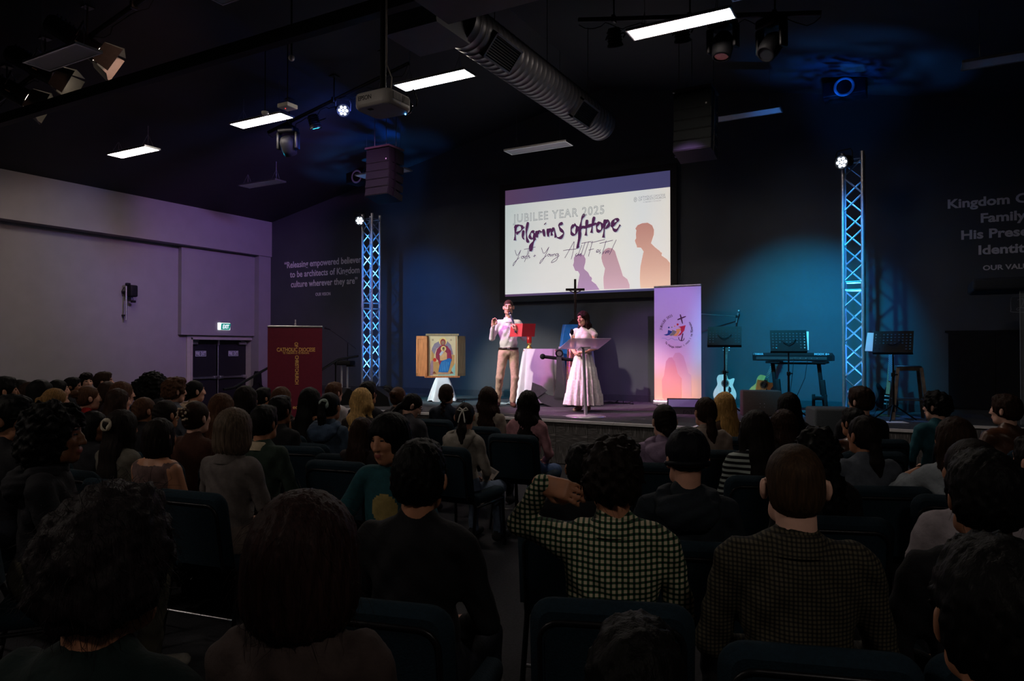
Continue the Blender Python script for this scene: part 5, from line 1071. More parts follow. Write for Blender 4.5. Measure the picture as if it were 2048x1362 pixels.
# ================================================================ PEOPLE: smooth implicit bodies turned into one mesh
V3 = lambda *a: np.array(a, np.float32)
def rotm(x=0., y=0., z=0.): return np.array(Euler((x, y, z)).to_matrix(), np.float32)
class Grid:
    def __init__(s, lo, hi, h):
        s.h = h; s.lo = np.array(lo, np.float32)-3*h; s.n = (np.ceil((np.array(hi)-s.lo)/h)+4).astype(int)
        s.d = np.full(s.n, 1., np.float32); s.l = np.zeros(s.n, np.uint8)
        s.ax = [s.lo[i]+h*np.arange(s.n[i], dtype=np.float32) for i in range(3)]
    def blk(s, lo, hi, m):
        a = [max(0, int((lo[i]-m-s.lo[i])/s.h)) for i in range(3)]; b = [min(int(s.n[i]), int((hi[i]+m-s.lo[i])/s.h)+2) for i in range(3)]
        if any(b[i] <= a[i] for i in range(3)): return None, None
        sl = tuple(slice(a[i], b[i]) for i in range(3))
        return sl, (s.ax[0][sl[0]][:, None, None], s.ax[1][sl[1]][None, :, None], s.ax[2][sl[2]][None, None, :])
    def put(s, sl, D, lab, k):
        d = s.d[sl]
        if lab is not None: s.l[sl] = np.where(D < d, lab, s.l[sl])
        if k > 0:
            q = np.clip(.5+.5*(d-D)/k, 0, 1); s.d[sl] = d*(1-q)+D*q-k*q*(1-q)
        else: s.d[sl] = np.minimum(d, D)
    def cap(s, a, b, ra, rb=None, lab=1, k=.02, sq=None):
        """tapered capsule; sq=(axis, factor) squashes it along an axis"""
        rb = ra if rb is None else rb; a = np.asarray(a, np.float32); b = np.asarray(b, np.float32); R = max(ra, rb)
        sl, P = s.blk(np.minimum(a, b)-R, np.maximum(a, b)+R, k+2.5*s.h)
        if sl is None: return s
        v = b-a; L2 = float(v@v)+1e-9; dx, dy, dz_ = P[0]-a[0], P[1]-a[1], P[2]-a[2]
        t = np.clip((dx*v[0]+dy*v[1]+dz_*v[2])/L2, 0, 1); dx = dx-t*v[0]; dy = dy-t*v[1]; dz_ = dz_-t*v[2]
        d2 = dx*dx+dy*dy+dz_*dz_
        if sq is not None:
            n, f = sq; pr_ = dx*n[0]+dy*n[1]+dz_*n[2]; d2 = d2+pr_*pr_*(f*f-1)
        s.put(sl, np.sqrt(d2)-(ra+(rb-ra)*t), lab, k); return s
    def chain(s, pts, rs, lab=1, k=.02, sq=None):
        for i in range(len(pts)-1): s.cap(pts[i], pts[i+1], rs[i], rs[i+1], lab, k, sq)
        return s
    def _ell(s, P, c, r, R):
        x, y, z = P[0]-c[0], P[1]-c[1], P[2]-c[2]
        if R is not None: x, y, z = (R[0][0]*x+R[1][0]*y+R[2][0]*z, R[0][1]*x+R[1][1]*y+R[2][1]*z, R[0][2]*x+R[1][2]*y+R[2][2]*z)
        k0 = np.sqrt((x/r[0])**2+(y/r[1])**2+(z/r[2])**2); k1 = np.sqrt((x/r[0]**2)**2+(y/r[1]**2)**2+(z/r[2]**2)**2)+1e-6
        return k0*(k0-1)/k1
    def ell(s, c, r, lab=1, k=.02, R=None):
        m = max(r) if R is not None else 0; rr = np.array([m]*3 if R is not None else r); c = np.asarray(c, np.float32)
        sl, P = s.blk(c-rr, c+rr, k+2.5*s.h)
        if sl is not None: s.put(sl, s._ell(P, c, r, R), lab, k)
        return s
    def cut(s, c, r, R=None, k=.01):
        m = max(r); c = np.asarray(c, np.float32); sl, P = s.blk(c-m, c+m, k+2*s.h)
        if sl is None: return s
        D = -s._ell(P, c, r, R); d = s.d[sl]; q = np.clip(.5-.5*(d-D)/k, 0, 1); s.d[sl] = d*(1-q)+D*q+k*q*(1-q); return s
    def cutplane(s, p, n):
        n = np.asarray(n, np.float32); n = n/np.linalg.norm(n)
        D = (s.ax[0][:, None, None]-p[0])*n[0]+(s.ax[1][None, :, None]-p[1])*n[1]+(s.ax[2][None, None, :]-p[2])*n[2]
        s.d = np.maximum(s.d, D).astype(np.float32); return s
    def paint(s, c, r, lab, only=None):
        c = np.asarray(c, np.float32); sl, P = s.blk(c-np.array(r), c+np.array(r), s.h)
        if sl is None: return s
        m = ((P[0]-c[0])/r[0])**2+((P[1]-c[1])/r[1])**2+((P[2]-c[2])/r[2])**2 < 1
        if only is not None: m &= (s.l[sl] == only)
        s.l[sl] = np.where(m, lab, s.l[sl]); return s
    def ripple(s, fn, labs=None):
        near = np.abs(s.d) < 3*s.h+.02
        if labs is not None: near &= np.isin(s.l, labs)
        i, j, k = np.nonzero(near); s.d[i, j, k] += fn(s.ax[0][i], s.ax[1][j], s.ax[2][k]).astype(np.float32); return s
    def surf(s):
        d = s.d; ins = d < 0; n = s.n; c8 = [(a, b, c) for a in (0, 1) for b in (0, 1) for c in (0, 1)]
        cnt = np.zeros(n-1, np.uint8)
        for a, b, c in c8: cnt += ins[a:n[0]-1+a, b:n[1]-1+b, c:n[2]-1+c]
        I = np.nonzero((cnt > 0) & (cnt < 8)); M = len(I[0])
        if not M: return np.zeros((0, 3)), np.zeros((0, 4), int), np.zeros(0, int)
        idx = np.full(n-1, -1, np.int32); idx[I] = np.arange(M)
        vals = np.stack([d[I[0]+a, I[1]+b, I[2]+c] for a, b, c in c8], 1); acc = np.zeros((M, 3), np.float32); num = np.zeros(M, np.float32)
        for e in range(8):
            for f in range(e+1, 8):
                df = np.array(c8[f])-np.array(c8[e])
                if np.abs(df).sum() != 1: continue
                x = (vals[:, e] < 0) != (vals[:, f] < 0); t = vals[:, e]/(vals[:, e]-vals[:, f]+1e-12)
                p = np.array(c8[e], np.float32)[None]+t[:, None]*df[None]; acc[x] += p[x]; num[x] += 1
        v = (np.stack(I, 1)+acc/num[:, None])*s.h+s.lo
        Q = []
        for ax in range(3):
            o = [(1, 2), (2, 0), (0, 1)][ax]; s0 = [slice(1, n[q]-1) for q in range(3)]; s1 = list(s0); s0[ax] = slice(0, n[ax]-1); s1[ax] = slice(1, n[ax])
            A = ins[tuple(s0)]; Bb = ins[tuple(s1)]; J = np.nonzero(A != Bb); base = [J[q]+(0 if q == ax else 1) for q in range(3)]
            def cell(da, db):
                g = [base[0].copy(), base[1].copy(), base[2].copy()]; g[o[0]] -= da; g[o[1]] -= db; return idx[g[0], g[1], g[2]]
            q = np.stack([cell(0, 0), cell(1, 0), cell(1, 1), cell(0, 1)], 1); fl = ~A[J]; q[fl] = q[fl][:, ::-1]; Q.append(q)
        Q = np.concatenate(Q); Q = Q[(Q >= 0).all(1)]
        fc = v[Q].mean(1); g = np.clip(np.round((fc-s.lo)/s.h).astype(int), 0, n-1); lab = s.l[g[:, 0], g[:, 1], g[:, 2]]
        return v, Q, lab.astype(int)
def mesh_from(name, chunks, mats):
    """chunks: list of (verts, quads, labels); mats: dict label -> material"""
    vs = []; qs = []; ls = []; k = 0
    for v, q, l in chunks: vs.append(v); qs.append(q+k); ls.append(l); k += len(v)
    v = np.concatenate(vs).astype(np.float32); q = np.concatenate(qs).astype(np.int32); l = np.concatenate(ls)
    me = bpy.data.meshes.new(name); me.vertices.add(len(v)); me.vertices.foreach_set('co', v.ravel())
    me.loops.add(q.size); me.loops.foreach_set('vertex_index', q.ravel())
    me.polygons.add(len(q)); me.polygons.foreach_set('loop_start', np.arange(0, q.size, 4, dtype=np.int32))
    try: me.polygons.foreach_set('loop_total', np.full(len(q), 4, np.int32))
    except Exception: pass
    keys = sorted(mats); lut = np.zeros(256, np.int32)
    for i, kk in enumerate(keys): me.materials.append(mats[kk]); lut[kk] = i
    me.polygons.foreach_set('material_index', lut[l].astype(np.int32)); me.polygons.foreach_set('use_smooth', np.ones(len(q), bool))
    me.update(calc_edges=True); me.validate(); return me
# ---------------------------------------------------------------- materials for people
def cloth(hx, kind='plain'):
    c = hexc(hx); return mat('cloth_%s_%s' % (kind, hx), c, .85, var=.16, scale=30, bump=.25, bscale=70, spec=.2)
def skinm(hx): return mat('skin_'+hx, hexc(hx), .5, var=.06, scale=25, spec=.35)
def hairm(hx):
    c = hexc(hx); nm = 'hair_'+hx
    if nm in _mc: return _mc[nm]
    def f(nt, co):
        v = n_noise(nt, co, 14, 4, (9, 9, .9)); return n_ramp(nt, v, ((.3, tuple(x*.55 for x in c)), (.55, c), (.75, tuple(min(1, x*1.7) for x in c))))
    m = node_mat(nm, f, .58, spec=.10); nt = m.node_tree; bmp = nt.nodes.new('ShaderNodeBump'); bmp.inputs['Strength'].default_value = .5; bmp.inputs['Distance'].default_value = .006
    tc = nt.nodes.new('ShaderNodeTexCoord'); nt.links.new(n_noise(nt, tc.outputs['Object'], 22, 3, (9, 9, .7)), bmp.inputs['Height']); nt.links.new(bmp.outputs[0], nt.nodes['Principled BSDF'].inputs['Normal']); return m
SKIN, TOP, PANTS, SHOE, LIP, PUPIL, BROW, EXTRA = 1, 2, 3, 4, 5, 6, 7, 8
M_lip = mat('lip_tone', hexc('8a4a44'), .45, var=.05); M_eye = mat('eye_dark', (.02, .015, .012), .2, var=.1); 
# ---------------------------------------------------------------- head, hand, hair
def head_chunk(h, Rh, c, skin_neck_to, female=False, scale=1., neck_r=.054, stubble=False, beard=None):
    """head around c, rotated by Rh, facing local +Y; neck down to skin_neck_to (person frame)"""
    S_ = scale; g = Grid(V3(-.12, -.14, -.30)*S_, V3(.12, .14, .15)*S_, h*1.0)
    T = lambda *p: np.array(p, np.float32)*S_
    jw = .052 if female else .060
    g.ell(T(0, -.012, .030), T(.076, .096, .090), SKIN, .02)
    g.ell(T(0, .030, -.025), T(.062, .062, .080), SKIN, .03)
    g.cap(T(-jw*.62, .035, -.082), T(jw*.62, .035, -.082), .030*S_, lab=SKIN, k=.03)
    g.cap(T(0, .066, -.096), T(0, .070, -.092), .022*S_, lab=SKIN, k=.025)
    g.cap(T(-.034, .076, .036), T(.034, .076, .036), .014*S_, lab=SKIN, k=.015)
    for s in (-1, 1):
        g.cap(T(s*.045, .062, -.012), T(s*.036, .070, -.02), .017*S_, lab=SKIN, k=.02)
        g.cut(T(s*.031, .100, .014), T(.017, .018, .011), k=.012)
        g.ell(T(s*.031, .076, .013), T(.013, .012, .010), SKIN, .002)
        g.ell(T(s*.085, -.014, -.006), T(.011, .022, .034), SKIN, .010, rotm(.15, 0, s*.5))
        g.cut(T(s*.096, -.004, -.004), T(.006, .010, .016), k=.006)
    g.chain([T(0, .088, .028), T(0, .100, .002), T(0, .112, -.026)], [.008*S_, .010*S_, .013*S_], SKIN, .012)
    for s in (-1, 1): g.ell(T(s*.012, .100, -.028), T(.009, .011, .008), SKIN, .008)
    g.cap(T(-.017, .093, -.056), T(.017, .093, -.056), .0085*S_, lab=SKIN, k=.008); g.cap(T(-.012, .092, -.067), T(.012, .092, -.067), .009*S_, lab=SKIN, k=.008)
    nb = (Rh.T @ (np.asarray(skin_neck_to, np.float32)-c)); nr = neck_r*(.86 if female else 1)*S_
    nb = np.array([nb[0], nb[1], max(nb[2], -.28*S_)]); g.cap(T(0, -.028, -.055), nb, nr, nr*1.08, SKIN, .025)
    g.cut(T(0, .115, -.0615), T(.018, .022, .0025), k=.002)
    g.paint(T(0, .098, -.061), T(.024, .022, .013), LIP, SKIN)
    for s in (-1, 1):
        g.paint(T(s*.031, .090, .013), T(.012, .016, .0065), PUPIL, SKIN); g.paint(T(s*.033, .090, .037), T(.020, .02, .0055), BROW, SKIN)
    if beard: g.paint(T(0, .06, -.085), T(.07, .075, .045), BROW, SKIN)
    v, q, l = g.surf(); return (v @ Rh.T+c, q, l)
def hand_chunk(h, wrist, direction, normal, side, curl=.5, spread=.12, scale=1., thumb=.6, lab=SKIN, curls=None):
    """palm starts at wrist, runs along direction; normal = palm side; side = +1 if the thumb is on the +across side"""
    f = np.asarray(direction, np.float32); f = f/np.linalg.norm(f); n = np.asarray(normal, np.float32); n = n-f*(n@f); n = n/np.linalg.norm(n); a = np.cross(f, n)*side
    S_ = scale; w = np.asarray(wrist, np.float32); L = lambda x, y, z: w+(f*x+a*y+n*z)*S_
    g = Grid(w-.22*S_, w+.22*S_, h)
    for y0 in (-.026, -.009, .009, .026): g.cap(L(.012, y0*.72, 0), L(.085, y0, .0), .0145*S_, .0125*S_, lab, .014)
    g.cap(L(-.018, 0, 0), L(.02, 0, 0), .025*S_, .024*S_, lab, .02, (n, 1.25))
    lens = ((.040, .024, .018), (.046, .028, .020), (.044, .026, .019), (.034, .020, .016))
    for i, y0 in enumerate((.027, .0095, -.0085, -.026)):
        p = np.array([.088-(.006 if i in (0, 3) else 0), y0, 0.]); ang = 0; cu = (curls[i] if curls else curl); r = .0088 if i < 3 else .0078
        for j, ln in enumerate(lens[i]):
            ang += cu*(1.0, 1.25, .8)[j]; dv = np.array([math.cos(ang), spread*(1.5-i)*.6*math.cos(ang), math.sin(ang)]); q = p+dv*ln
            g.cap(L(*p), L(*q), r*S_, r*.92*S_, lab, .004); p = q; r *= .92
    p0, p1, p2, p3 = (.018, .022, .004), (.048, .042, .016+.012*thumb), (.078, .046-.012*thumb, .022+.022*thumb), (.100, .040-.026*thumb, .026+.028*thumb)
    g.cap(L(*p0), L(*p1), .0145*S_, .0125*S_, lab, .012); g.cap(L(*p1), L(*p2), .0115*S_, .0100*S_, lab, .004); g.cap(L(*p2), L(*p3), .0098*S_, .0085*S_, lab, .004)
    return g.surf()
def wavefn(amp, f1=26, f2=57, zf=18, ph=0.):
    return lambda x, y, z: amp*(.55*np.sin(np.arctan2(x, y+.012)*f1+3*np.sin(z*zf+ph)+ph)+.45*np.sin(np.arctan2(x, y+.012)*f2+z*zf*.8+2*ph))
def curlfn(amp, f=75, ph=0.):
    return lambda x, y, z: amp*(np.sin(f*x+ph+2*np.sin(23*z))*np.sin(f*y+1.3*ph+2*np.sin(19*x))+.7*np.sin(f*1.7*z+ph)*np.sin(f*1.3*x-ph)+.5*np.sin(f*2.3*y+ph)*np.sin(f*2.1*z))
def hair_chunk(style, h, Rh, c, scale=1., seed=0, length=.34, vol=1.):
    S_ = scale; ph = seed*1.7; g = Grid(V3(-.22, -.30, -.62 if style in ('long', 'pony', 'braid', 'halfup', 'wavy', 'curlylong') else -.26)*S_, V3(.22, .20, .24)*S_, h)
    T = lambda *p: np.array(p, np.float32)*S_; L = length
    def cap(t, front=.062, low=-.075, brow=.070):
        g.ell(T(0, -.014, .032), T(.077+t, .097+t, .092+t), 1, .01); g.ell(T(0, -.035, -.015), T(.074+t, .073+t, .075), 1, .02)
        g.cut(T(0, .125, -.045), T(.125, .078, brow+.045), k=.012); g.cutplane(T(0, -.05, low), (0, .35, -1))
    if style == 'buzz': cap(.003, low=-.066); g.ripple(curlfn(.0010, 190, ph))
    elif style == 'short':
        cap(.014*vol, low=-.068); g.ell(T(.0, .035, .100), T(.066, .060, .032)*1, 1, .02); g.ripple(wavefn(.004, 21, 47, 40, ph)); g.ripple(curlfn(.003, 120, ph))
    elif style == 'messy':
        cap(.022*vol, low=-.075, brow=.062); g.ell(T(.01, .03, .105), T(.075, .075, .040), 1, .02); g.ripple(curlfn(.009, 85, ph))
    elif style == 'curly':
        g.ell(T(0, -.025, .040), T(.125, .128, .118)*vol, 1, .02); g.ell(T(0, -.05, -.04), T(.120, .105, .10)*vol, 1, .03); g.cut(T(0, .135, -.05), T(.10, .085, .120), k=.02); g.ripple(curlfn(.013, 75, ph))
    elif style == 'fluffy':
        cap(.034*vol, low=-.085, brow=.065); g.ell(T(.01, .01, .125), T(.085, .085, .045), 1, .02); g.ripple(curlfn(.006, 48, ph)); g.ripple(curlfn(.004, 150, ph+1))
    elif style == 'bob':
        g.ell(T(0, -.018, .030), T(.098, .112, .108)*vol, 1, .01); g.ell(T(0, -.030, -.060), T(.108, .100, .105)*vol, 1, .04); g.cut(T(0, .128, -.055), T(.078, .090, .125), k=.02); g.cutplane(T(0, 0, -.128), (0, .12, -1)); g.ripple(wavefn(.0045, 24, 51, 14, ph))
    elif style in ('long', 'wavy', 'curlylong', 'halfup'):
        t = .012 if style == 'long' else .018
        g.ell(T(0, -.014, .032), T(.077+t, .097+t, .092+t), 1, .01); g.ell(T(0, -.045, -.06), T(.094, .068, .12), 1, .03)
        g.chain([T(0, -.075, -.02), T(0, -.098, -.16), T(.0, -.118, -.12-L*.6), T(.01, -.118, -.10-L)], [.075*S_, .088*S_, .094*S_, .058*S_], 1, .03, (V3(0, 1, 0), 2.0))
        for s in (-1, 1): g.chain([T(s*.062, .02, .05), T(s*.083, .004, -.06), T(s*.092, -.02, -.17), T(s*.080, -.05, -.10-L*.55)], [.03*S_, .030*S_, .032*S_, .016*S_], 1, .02)
        for s in (-1, 1): g.ell(T(s*.084, -.020, -.012), T(.024, .038, .060), 1, .02)
        g.cut(T(0, .130, -.055), T(.070, .090, .135), k=.02)
        if style == 'long': g.ripple(wavefn(.0045, 23, 53, 9, ph))
        elif style == 'wavy': g.ripple(lambda x, y, z: .011*np.sin(z*42+9*x+ph)*np.clip(.5-6*z, 0, 1)+.005*np.sin(np.arctan2(x, y)*31+4*np.sin(z*30))); 
        elif style == 'halfup': g.ripple(wavefn(.005, 23, 41, 9, ph)); g.ell(T(0, -.118, .04), T(.04, .03, .035), 1, .02)
        else: g.ripple(curlfn(.012, 70, ph))
    else:                                                            # tied back styles on a tight cap
        cap(.008, low=-.074); g.ripple(wavefn(.0022, 34, 61, 8, ph))
        if style == 'bun': g.ell(T(0, -.128, .050), T(.045, .040, .043)*vol, 1, .008); g.ripple(lambda x, y, z: np.where(y < -.10, .005*np.sin(np.arctan2(x, z-.05)*3+np.hypot(x, z-.05)*210), 0))
        elif style == 'lowbun': g.ell(T(0, -.112, -.062), T(.048, .040, .042)*vol, 1, .008); g.ripple(lambda x, y, z: np.where(y < -.085, .005*np.sin(np.arctan2(x, z+.06)*3+np.hypot(x, z+.06)*210), 0))
        elif style == 'pony':
            g.chain([T(0, -.095, .035), T(0, -.135, .025), T(.005, -.150, -.07), T(.01, -.142, -.16), T(.0, -.135, -.06-L)], [.022*S_, .026*S_, .036*S_, .036*S_, .012*S_], 1, .01); g.ripple(lambda x, y, z: np.where(y < -.11, .004*np.sin(x*260+z*20+ph), 0))
        elif style == 'lowpony':
            g.chain([T(0, -.085, -.04), T(0, -.112, -.07), T(.0, -.125, -.15), T(.01, -.125, -.26)], [.028*S_, .036*S_, .044*S_, .02*S_], 1, .015, (V3(0, 1, 0), 1.4)); g.ripple(wavefn(.003, 30, 61, 12, ph))
        elif style == 'braid':
            g.cap(T(0, -.08, .0), T(0, -.10, -.06), .05*S_, .03*S_, 1, .02)
            for i in range(11): g.ell(T((-1)**i*.011, -.122-.0*i, -.075-i*.027), T(.022-.0009*i, .020, .022), 1, .004, rotm(0, (-1)**i*.6, 0))
    if style in ('buzz', 'short', 'messy', 'bun', 'lowbun', 'pony', 'lowpony', 'braid'):
        for s in (-1, 1): g.cut(T(s*.094, -.012, -.022), T(.028, .026, .042), k=.008)
    v, q, l = g.surf(); return v @ Rh.T+c, q, l
def strands(chunk, n, ln, r, out, c, seed=0, droop=.6):
    """loose hair standing off a hair surface"""
    v, q, _ = chunk; rg = np.random.RandomState(seed); fi = rg.randint(0, len(q), n); a = v[q[fi]]; p = a.mean(1)
    nm = np.cross(a[:, 1]-a[:, 0], a[:, 3]-a[:, 0]); nm /= np.linalg.norm(nm, axis=1)[:, None]+1e-9
    tn = np.array([0, 0, -1.])[None]-nm*(nm @ np.array([0, 0, -1.]))[:, None]; tn += rg.randn(n, 3)*.35
    vs = []; qs = []
    for i in range(n):
        L = ln*(.5+rg.rand()); d = nm[i]*out+tn[i]*droop; pts = [p[i]-nm[i]*.004, p[i]+d*L*.4, p[i]+d*L*.75+rg.randn(3)*L*.08, p[i]+d*L+rg.randn(3)*L*.12]; rr = [r, r*.9, r*.6, r*.15]
        x = np.cross(nm[i], tn[i]); x /= np.linalg.norm(x)+1e-9; y = nm[i]; k = len(vs)
        for pt, r_ in zip(pts, rr):
            for a_ in (0, 2.094, 4.189): vs.append(pt+(x*math.cos(a_)+y*math.sin(a_))*r_)
        for j in range(3):
            for e in range(3): qs.append((k+j*3+e, k+j*3+(e+1) % 3, k+(j+1)*3+(e+1) % 3, k+(j+1)*3+e))
    return np.array(vs), np.array(qs), np.ones(len(qs), int)
# ---------------------------------------------------------------- seated person
CHAIRS = []
def seated(label, px, py, H=1.28, hair='short', hc='0d0a09', skin='b98a70', top='17181c', pants='1a1d26', shoe='2a2a2c', female=False, D=None, face=None, head=None, lean=.05, arms='lap', near=1, name='person', vol=1., hlen=.34, topmat=None, hood=None, chair=True, bare=False, slouch=0., group=None, extras=(), pitch=0., roll=0., hfine=None, child=1., strand=0, collar=None, legs=True):
    p = atZ(px, py, H) if D is None else atD(px, py, D)
    if D is not None: H = max(1.02, min(1.42, p.z))
    tgt = Vector((-5.5, 10.6)); dv = tgt-p.xy; ang_t = math.atan2(-dv.x, dv.y)            # heading 0 = +Y
    ang = ang_t*.55 if face is None else math.radians(face)
    hy = (max(-1.1, min(1.1, ang_t-ang)) if head is None else math.radians(head))
    s = H/1.30; near_h = {0: .0080, 1: .0092, 2: .0112, 3: .0135}[near]; body_h = {0: .0125, 1: .0150, 2: .019, 3: .024}[near]
    fw = .92 if female else 1.; lean_m = rotm(-lean, 0, 0)
    pel = V3(0, -.02, .55*s); U = lambda x, y, z: pel+lean_m @ (V3(x, y, z)*s)
    hc_ = U(0, .012, .635)+V3(0, .0, 0); Rh = rotm(0, 0, hy) @ rotm(-pitch, roll, 0)
    k = child
    # body
    g = Grid((-.48, -.36, 0), (.48, .85, 1.18*s), body_h)
    g.ell(U(0, -.005, .02), V3(.170*fw+.01, .135, .13)*s, PANTS, .03)
    g.ell(U(0, .0, .16), V3(.148*fw, .112, .17)*s, TOP, .05); g.ell(U(0, -.005, .33), V3(.168*fw, .112, .165)*s, TOP, .05)
    g.cap(U(-.135*fw, -.012, .435), U(.135*fw, -.012, .435), .060*s, lab=TOP, k=.05); g.cap(U(0, -.015, .43), U(0, -.012, .505), .082*s, .058*s, TOP, .05)
    if female:
        for e in (-1, 1): g.ell(U(e*.07, .085, .30), V3(.062, .055, .062)*s, TOP, .03)
    hands = []
    for e in (-1, 1):
        sh = U(e*.172*fw, -.01, .42)
        A = arms[e] if isinstance(arms, dict) else arms
        if A == 'lap': el, wr, hd, hn, cu = U(e*.235*fw, .05, .165), U(e*.085, .27, .075), V3(-e*.5, .8, -.12), V3(0, -.1, -1), .45
        elif A == 'knee': el, wr, hd, hn, cu = U(e*.225*fw, .08, .17), U(e*.12, .34, .06), V3(0, 1, -.1), V3(0, 0, -1), .35
        else: el, wr, hd, hn, cu = U(*A[0]), U(*A[1]), V3(*A[2]), V3(*A[3]), A[4]
        slv = SKIN if (bare and not isinstance(A, tuple)) else TOP
        g.chain([sh, el], [.056*s*fw, .046*s*fw], TOP if not bare else SKIN, .025); g.chain([el, wr], [.045*s*fw, .034*s], slv, .015)
        hands.append(hand_chunk(.0075 if near < 1 else .010 if near < 2 else .013, wr, hd, hn, -e if A in ('lap', 'knee') else e, cu, scale=s*.97))
        if legs:
            hp, kn, an = V3(e*.088, .0, .53*s), V3(e*.115, .43*s, .50*s), V3(e*.12, .40*s, .085)
            g.chain([hp, kn], [.088*s*fw, .064*s], PANTS, .03); g.chain([kn, an], [.062*s, .045*s], PANTS, .015)
            g.cap(an+V3(0, -.03, -.035), an+V3(e*.015, .15, -.045), .040, .034, SHOE, .012)
    if slouch: pass
    g.ripple(lambda x, y, z: .005*np.sin(38*z+9*np.sin(8*x+px)+px)*np.sin(13*x+7*y)+.003*np.sin(61*(x+z)+py), [TOP, PANTS])
    if bare: g.paint(U(0, 0, .50), (.16*s, .14*s, .065*s), SKIN)
    chunks = [g.surf(), head_chunk(near_h, Rh, hc_, U(0, -.015, .45), female, s*1.0)]+hands
    tm = topmat or cloth(top); mats = {SKIN: skinm(skin), TOP: tm, PANTS: cloth(pants), SHOE: cloth(shoe), LIP: M_lip, PUPIL: M_eye, BROW: hairm(hc if hc not in ('0d0a09',) else '17110e'), 0: tm}
    me = mesh_from('body', chunks, mats)
    R2 = Matrix.Rotation(ang, 2); off = R2 @ Vector((float(hc_[0]), float(hc_[1]))); root = thing(name, label, 'person', (p.x-off.x, p.y-off.y, 0), ang, group)
    link_mesh('body', me, None, root)
    hm = hairm(hc); hch = None
    if hair == 'beanie':
        gg = Grid((-.14, -.16, -.1), (.14, .16, .2), near_h); gg.ell(V3(0, -.016, .045), V3(.096, .112, .108), 1, .01); gg.cut(V3(0, .15, -.05), V3(.13, .09, .10), k=.01); gg.cutplane(V3(0, 0, -.035), (0, .15, -1)); gg.ripple(wavefn(.0022, 70, 70, 2))
        v, q, l = gg.surf(); link_mesh('beanie', mesh_from('beanie', [((v*s) @ Rh.T+hc_, q, l)], {0: hm, 1: hm}), None, root)
        b = B(); pts = [Vector(hc_+Rh @ (V3(.090*math.cos(t), -.018+.106*math.sin(t), -.012-.012*math.sin(t))*s)) for t in [i*math.pi/14 for i in range(28)]]; b.tube(pts, .013*s, 8, True); b.build('beanie_cuff', hm, root)
    elif hair:
        hch = hair_chunk(hair, near_h, Rh, hc_, s, px % 7+py % 5, hlen, vol); cks = [hch]
        if strand: cks.append(strands(hch, strand, .045 if hair in ('curly', 'fluffy', 'messy') else .06 if hair == 'bob' else .018, .0006, .5 if hair in ('curly', 'fluffy', 'messy') else .12, hc_, int(px), .55 if hair in ('curly', 'fluffy', 'messy') else 1.0))
        link_mesh('hair', mesh_from('hair', cks, {0: hm, 1: hm}), None, root)
    hw = lambda x, y, z: Vector(hc_+Rh @ (V3(x, y, z)*s))
    uu = lambda x, y, z: Vector(U(x, y, z))
    if hood is not None:
        gh = Grid((-.3, -.4, .7*s), (.3, .3, 1.25*s), .012 if near < 2 else .016)
        n_ = 14; pts = [U(.105*math.cos(t), -.035+.085*math.sin(t)-.02, .475+.02*math.sin(t)-.03*(math.sin(t) < -.2)) for t in [2*math.pi*i/n_ for i in range(n_+1)]]
        gh.chain(pts, [.034*s]*(n_+1), 1, .02); gh.ell(U(0, -.125, .42), V3(.125, .050, .085)*s, 1, .04, lean_m); gh.ripple(lambda x, y, z: .004*np.sin(50*x+20*np.sin(9*z))); gh.cut(U(0, -.02, .56), V3(.070, .070, .10)*s, k=.02)
        link_mesh('hood', mesh_from('hood', [gh.surf()], {0: cloth(hood), 1: cloth(hood)}), None, root)
    if collar is not None:
        cm = collar if not isinstance(collar, str) else cloth(collar)
        b = B(); n_ = 24; ring = []
        for j, (rr, zz) in enumerate(((.074, .455), (.070, .505), (.080, .497), (.094, .452))):
            for i in range(n_): t = 2*math.pi*i/n_; ring.append(uu(rr*math.cos(t), -.018+rr*1.02*math.sin(t), zz+.012*math.sin(-t)*(1 if j in (1, 2) else .4)))
        b.add(ring, [(j*n_+i, j*n_+(i+1) % n_, (j+1)*n_+(i+1) % n_, (j+1)*n_+i) for j in range(3) for i in range(n_)], True); b.build('collar', cm, root)
    for ex in extras:
        ex(root, hw, uu, s)
    if chair: CHAIRS.append((root.location.copy(), ang, label))
    return root
# small things people wear
def ex_scrunchie(col, at=(0, -.115, .04)):
    def f(root, hw, uu, s): B().tube([hw(at[0]+.036*math.cos(t), at[1]+.006*math.sin(3*t), at[2]+.036*math.sin(t)) for t in [i*math.pi/10 for i in range(20)]], [.013*s*(1+.25*math.sin(5*i)) for i in range(20)], 8, True).build('scrunchie', cloth(col), root)
    return f
def ex_bow(col):
    def f(root, hw, uu, s):
        b = B()
        for e in (-1, 1): b.tube([hw(0, -.125, .035), hw(e*.03, -.135, .055), hw(e*.048, -.13, .035), hw(e*.02, -.13, .028), hw(0, -.125, .035)], .006*s, 6)
        for e in (-1, 1): b.tube([hw(0, -.13, .035), hw(e*.018, -.15, -.02), hw(e*.030, -.15, -.085)], .006*s, 6)
        b.build('ribbon', cloth(col), root)
    return f
def ex_glasses():
    def f(root, hw, uu, s):
        b = B(); m = mat('black_frame', (.01, .01, .01), .3)
        for e in (-1, 1):
            b.tube([hw(e*.033+.023*math.cos(t), .102, .010+.018*math.sin(t)) for t in [i*math.pi/7 for i in range(14)]], .0022*s, 5, True); b.tube([hw(e*.056, .100, .014), hw(e*.080, .05, .014), hw(e*.083, -.01, .006)], .0024*s, 5)
        b.tube([hw(-.010, .104, .012), hw(.010, .104, .012)], .002*s, 5); b.build('glasses', m, root)
    return f
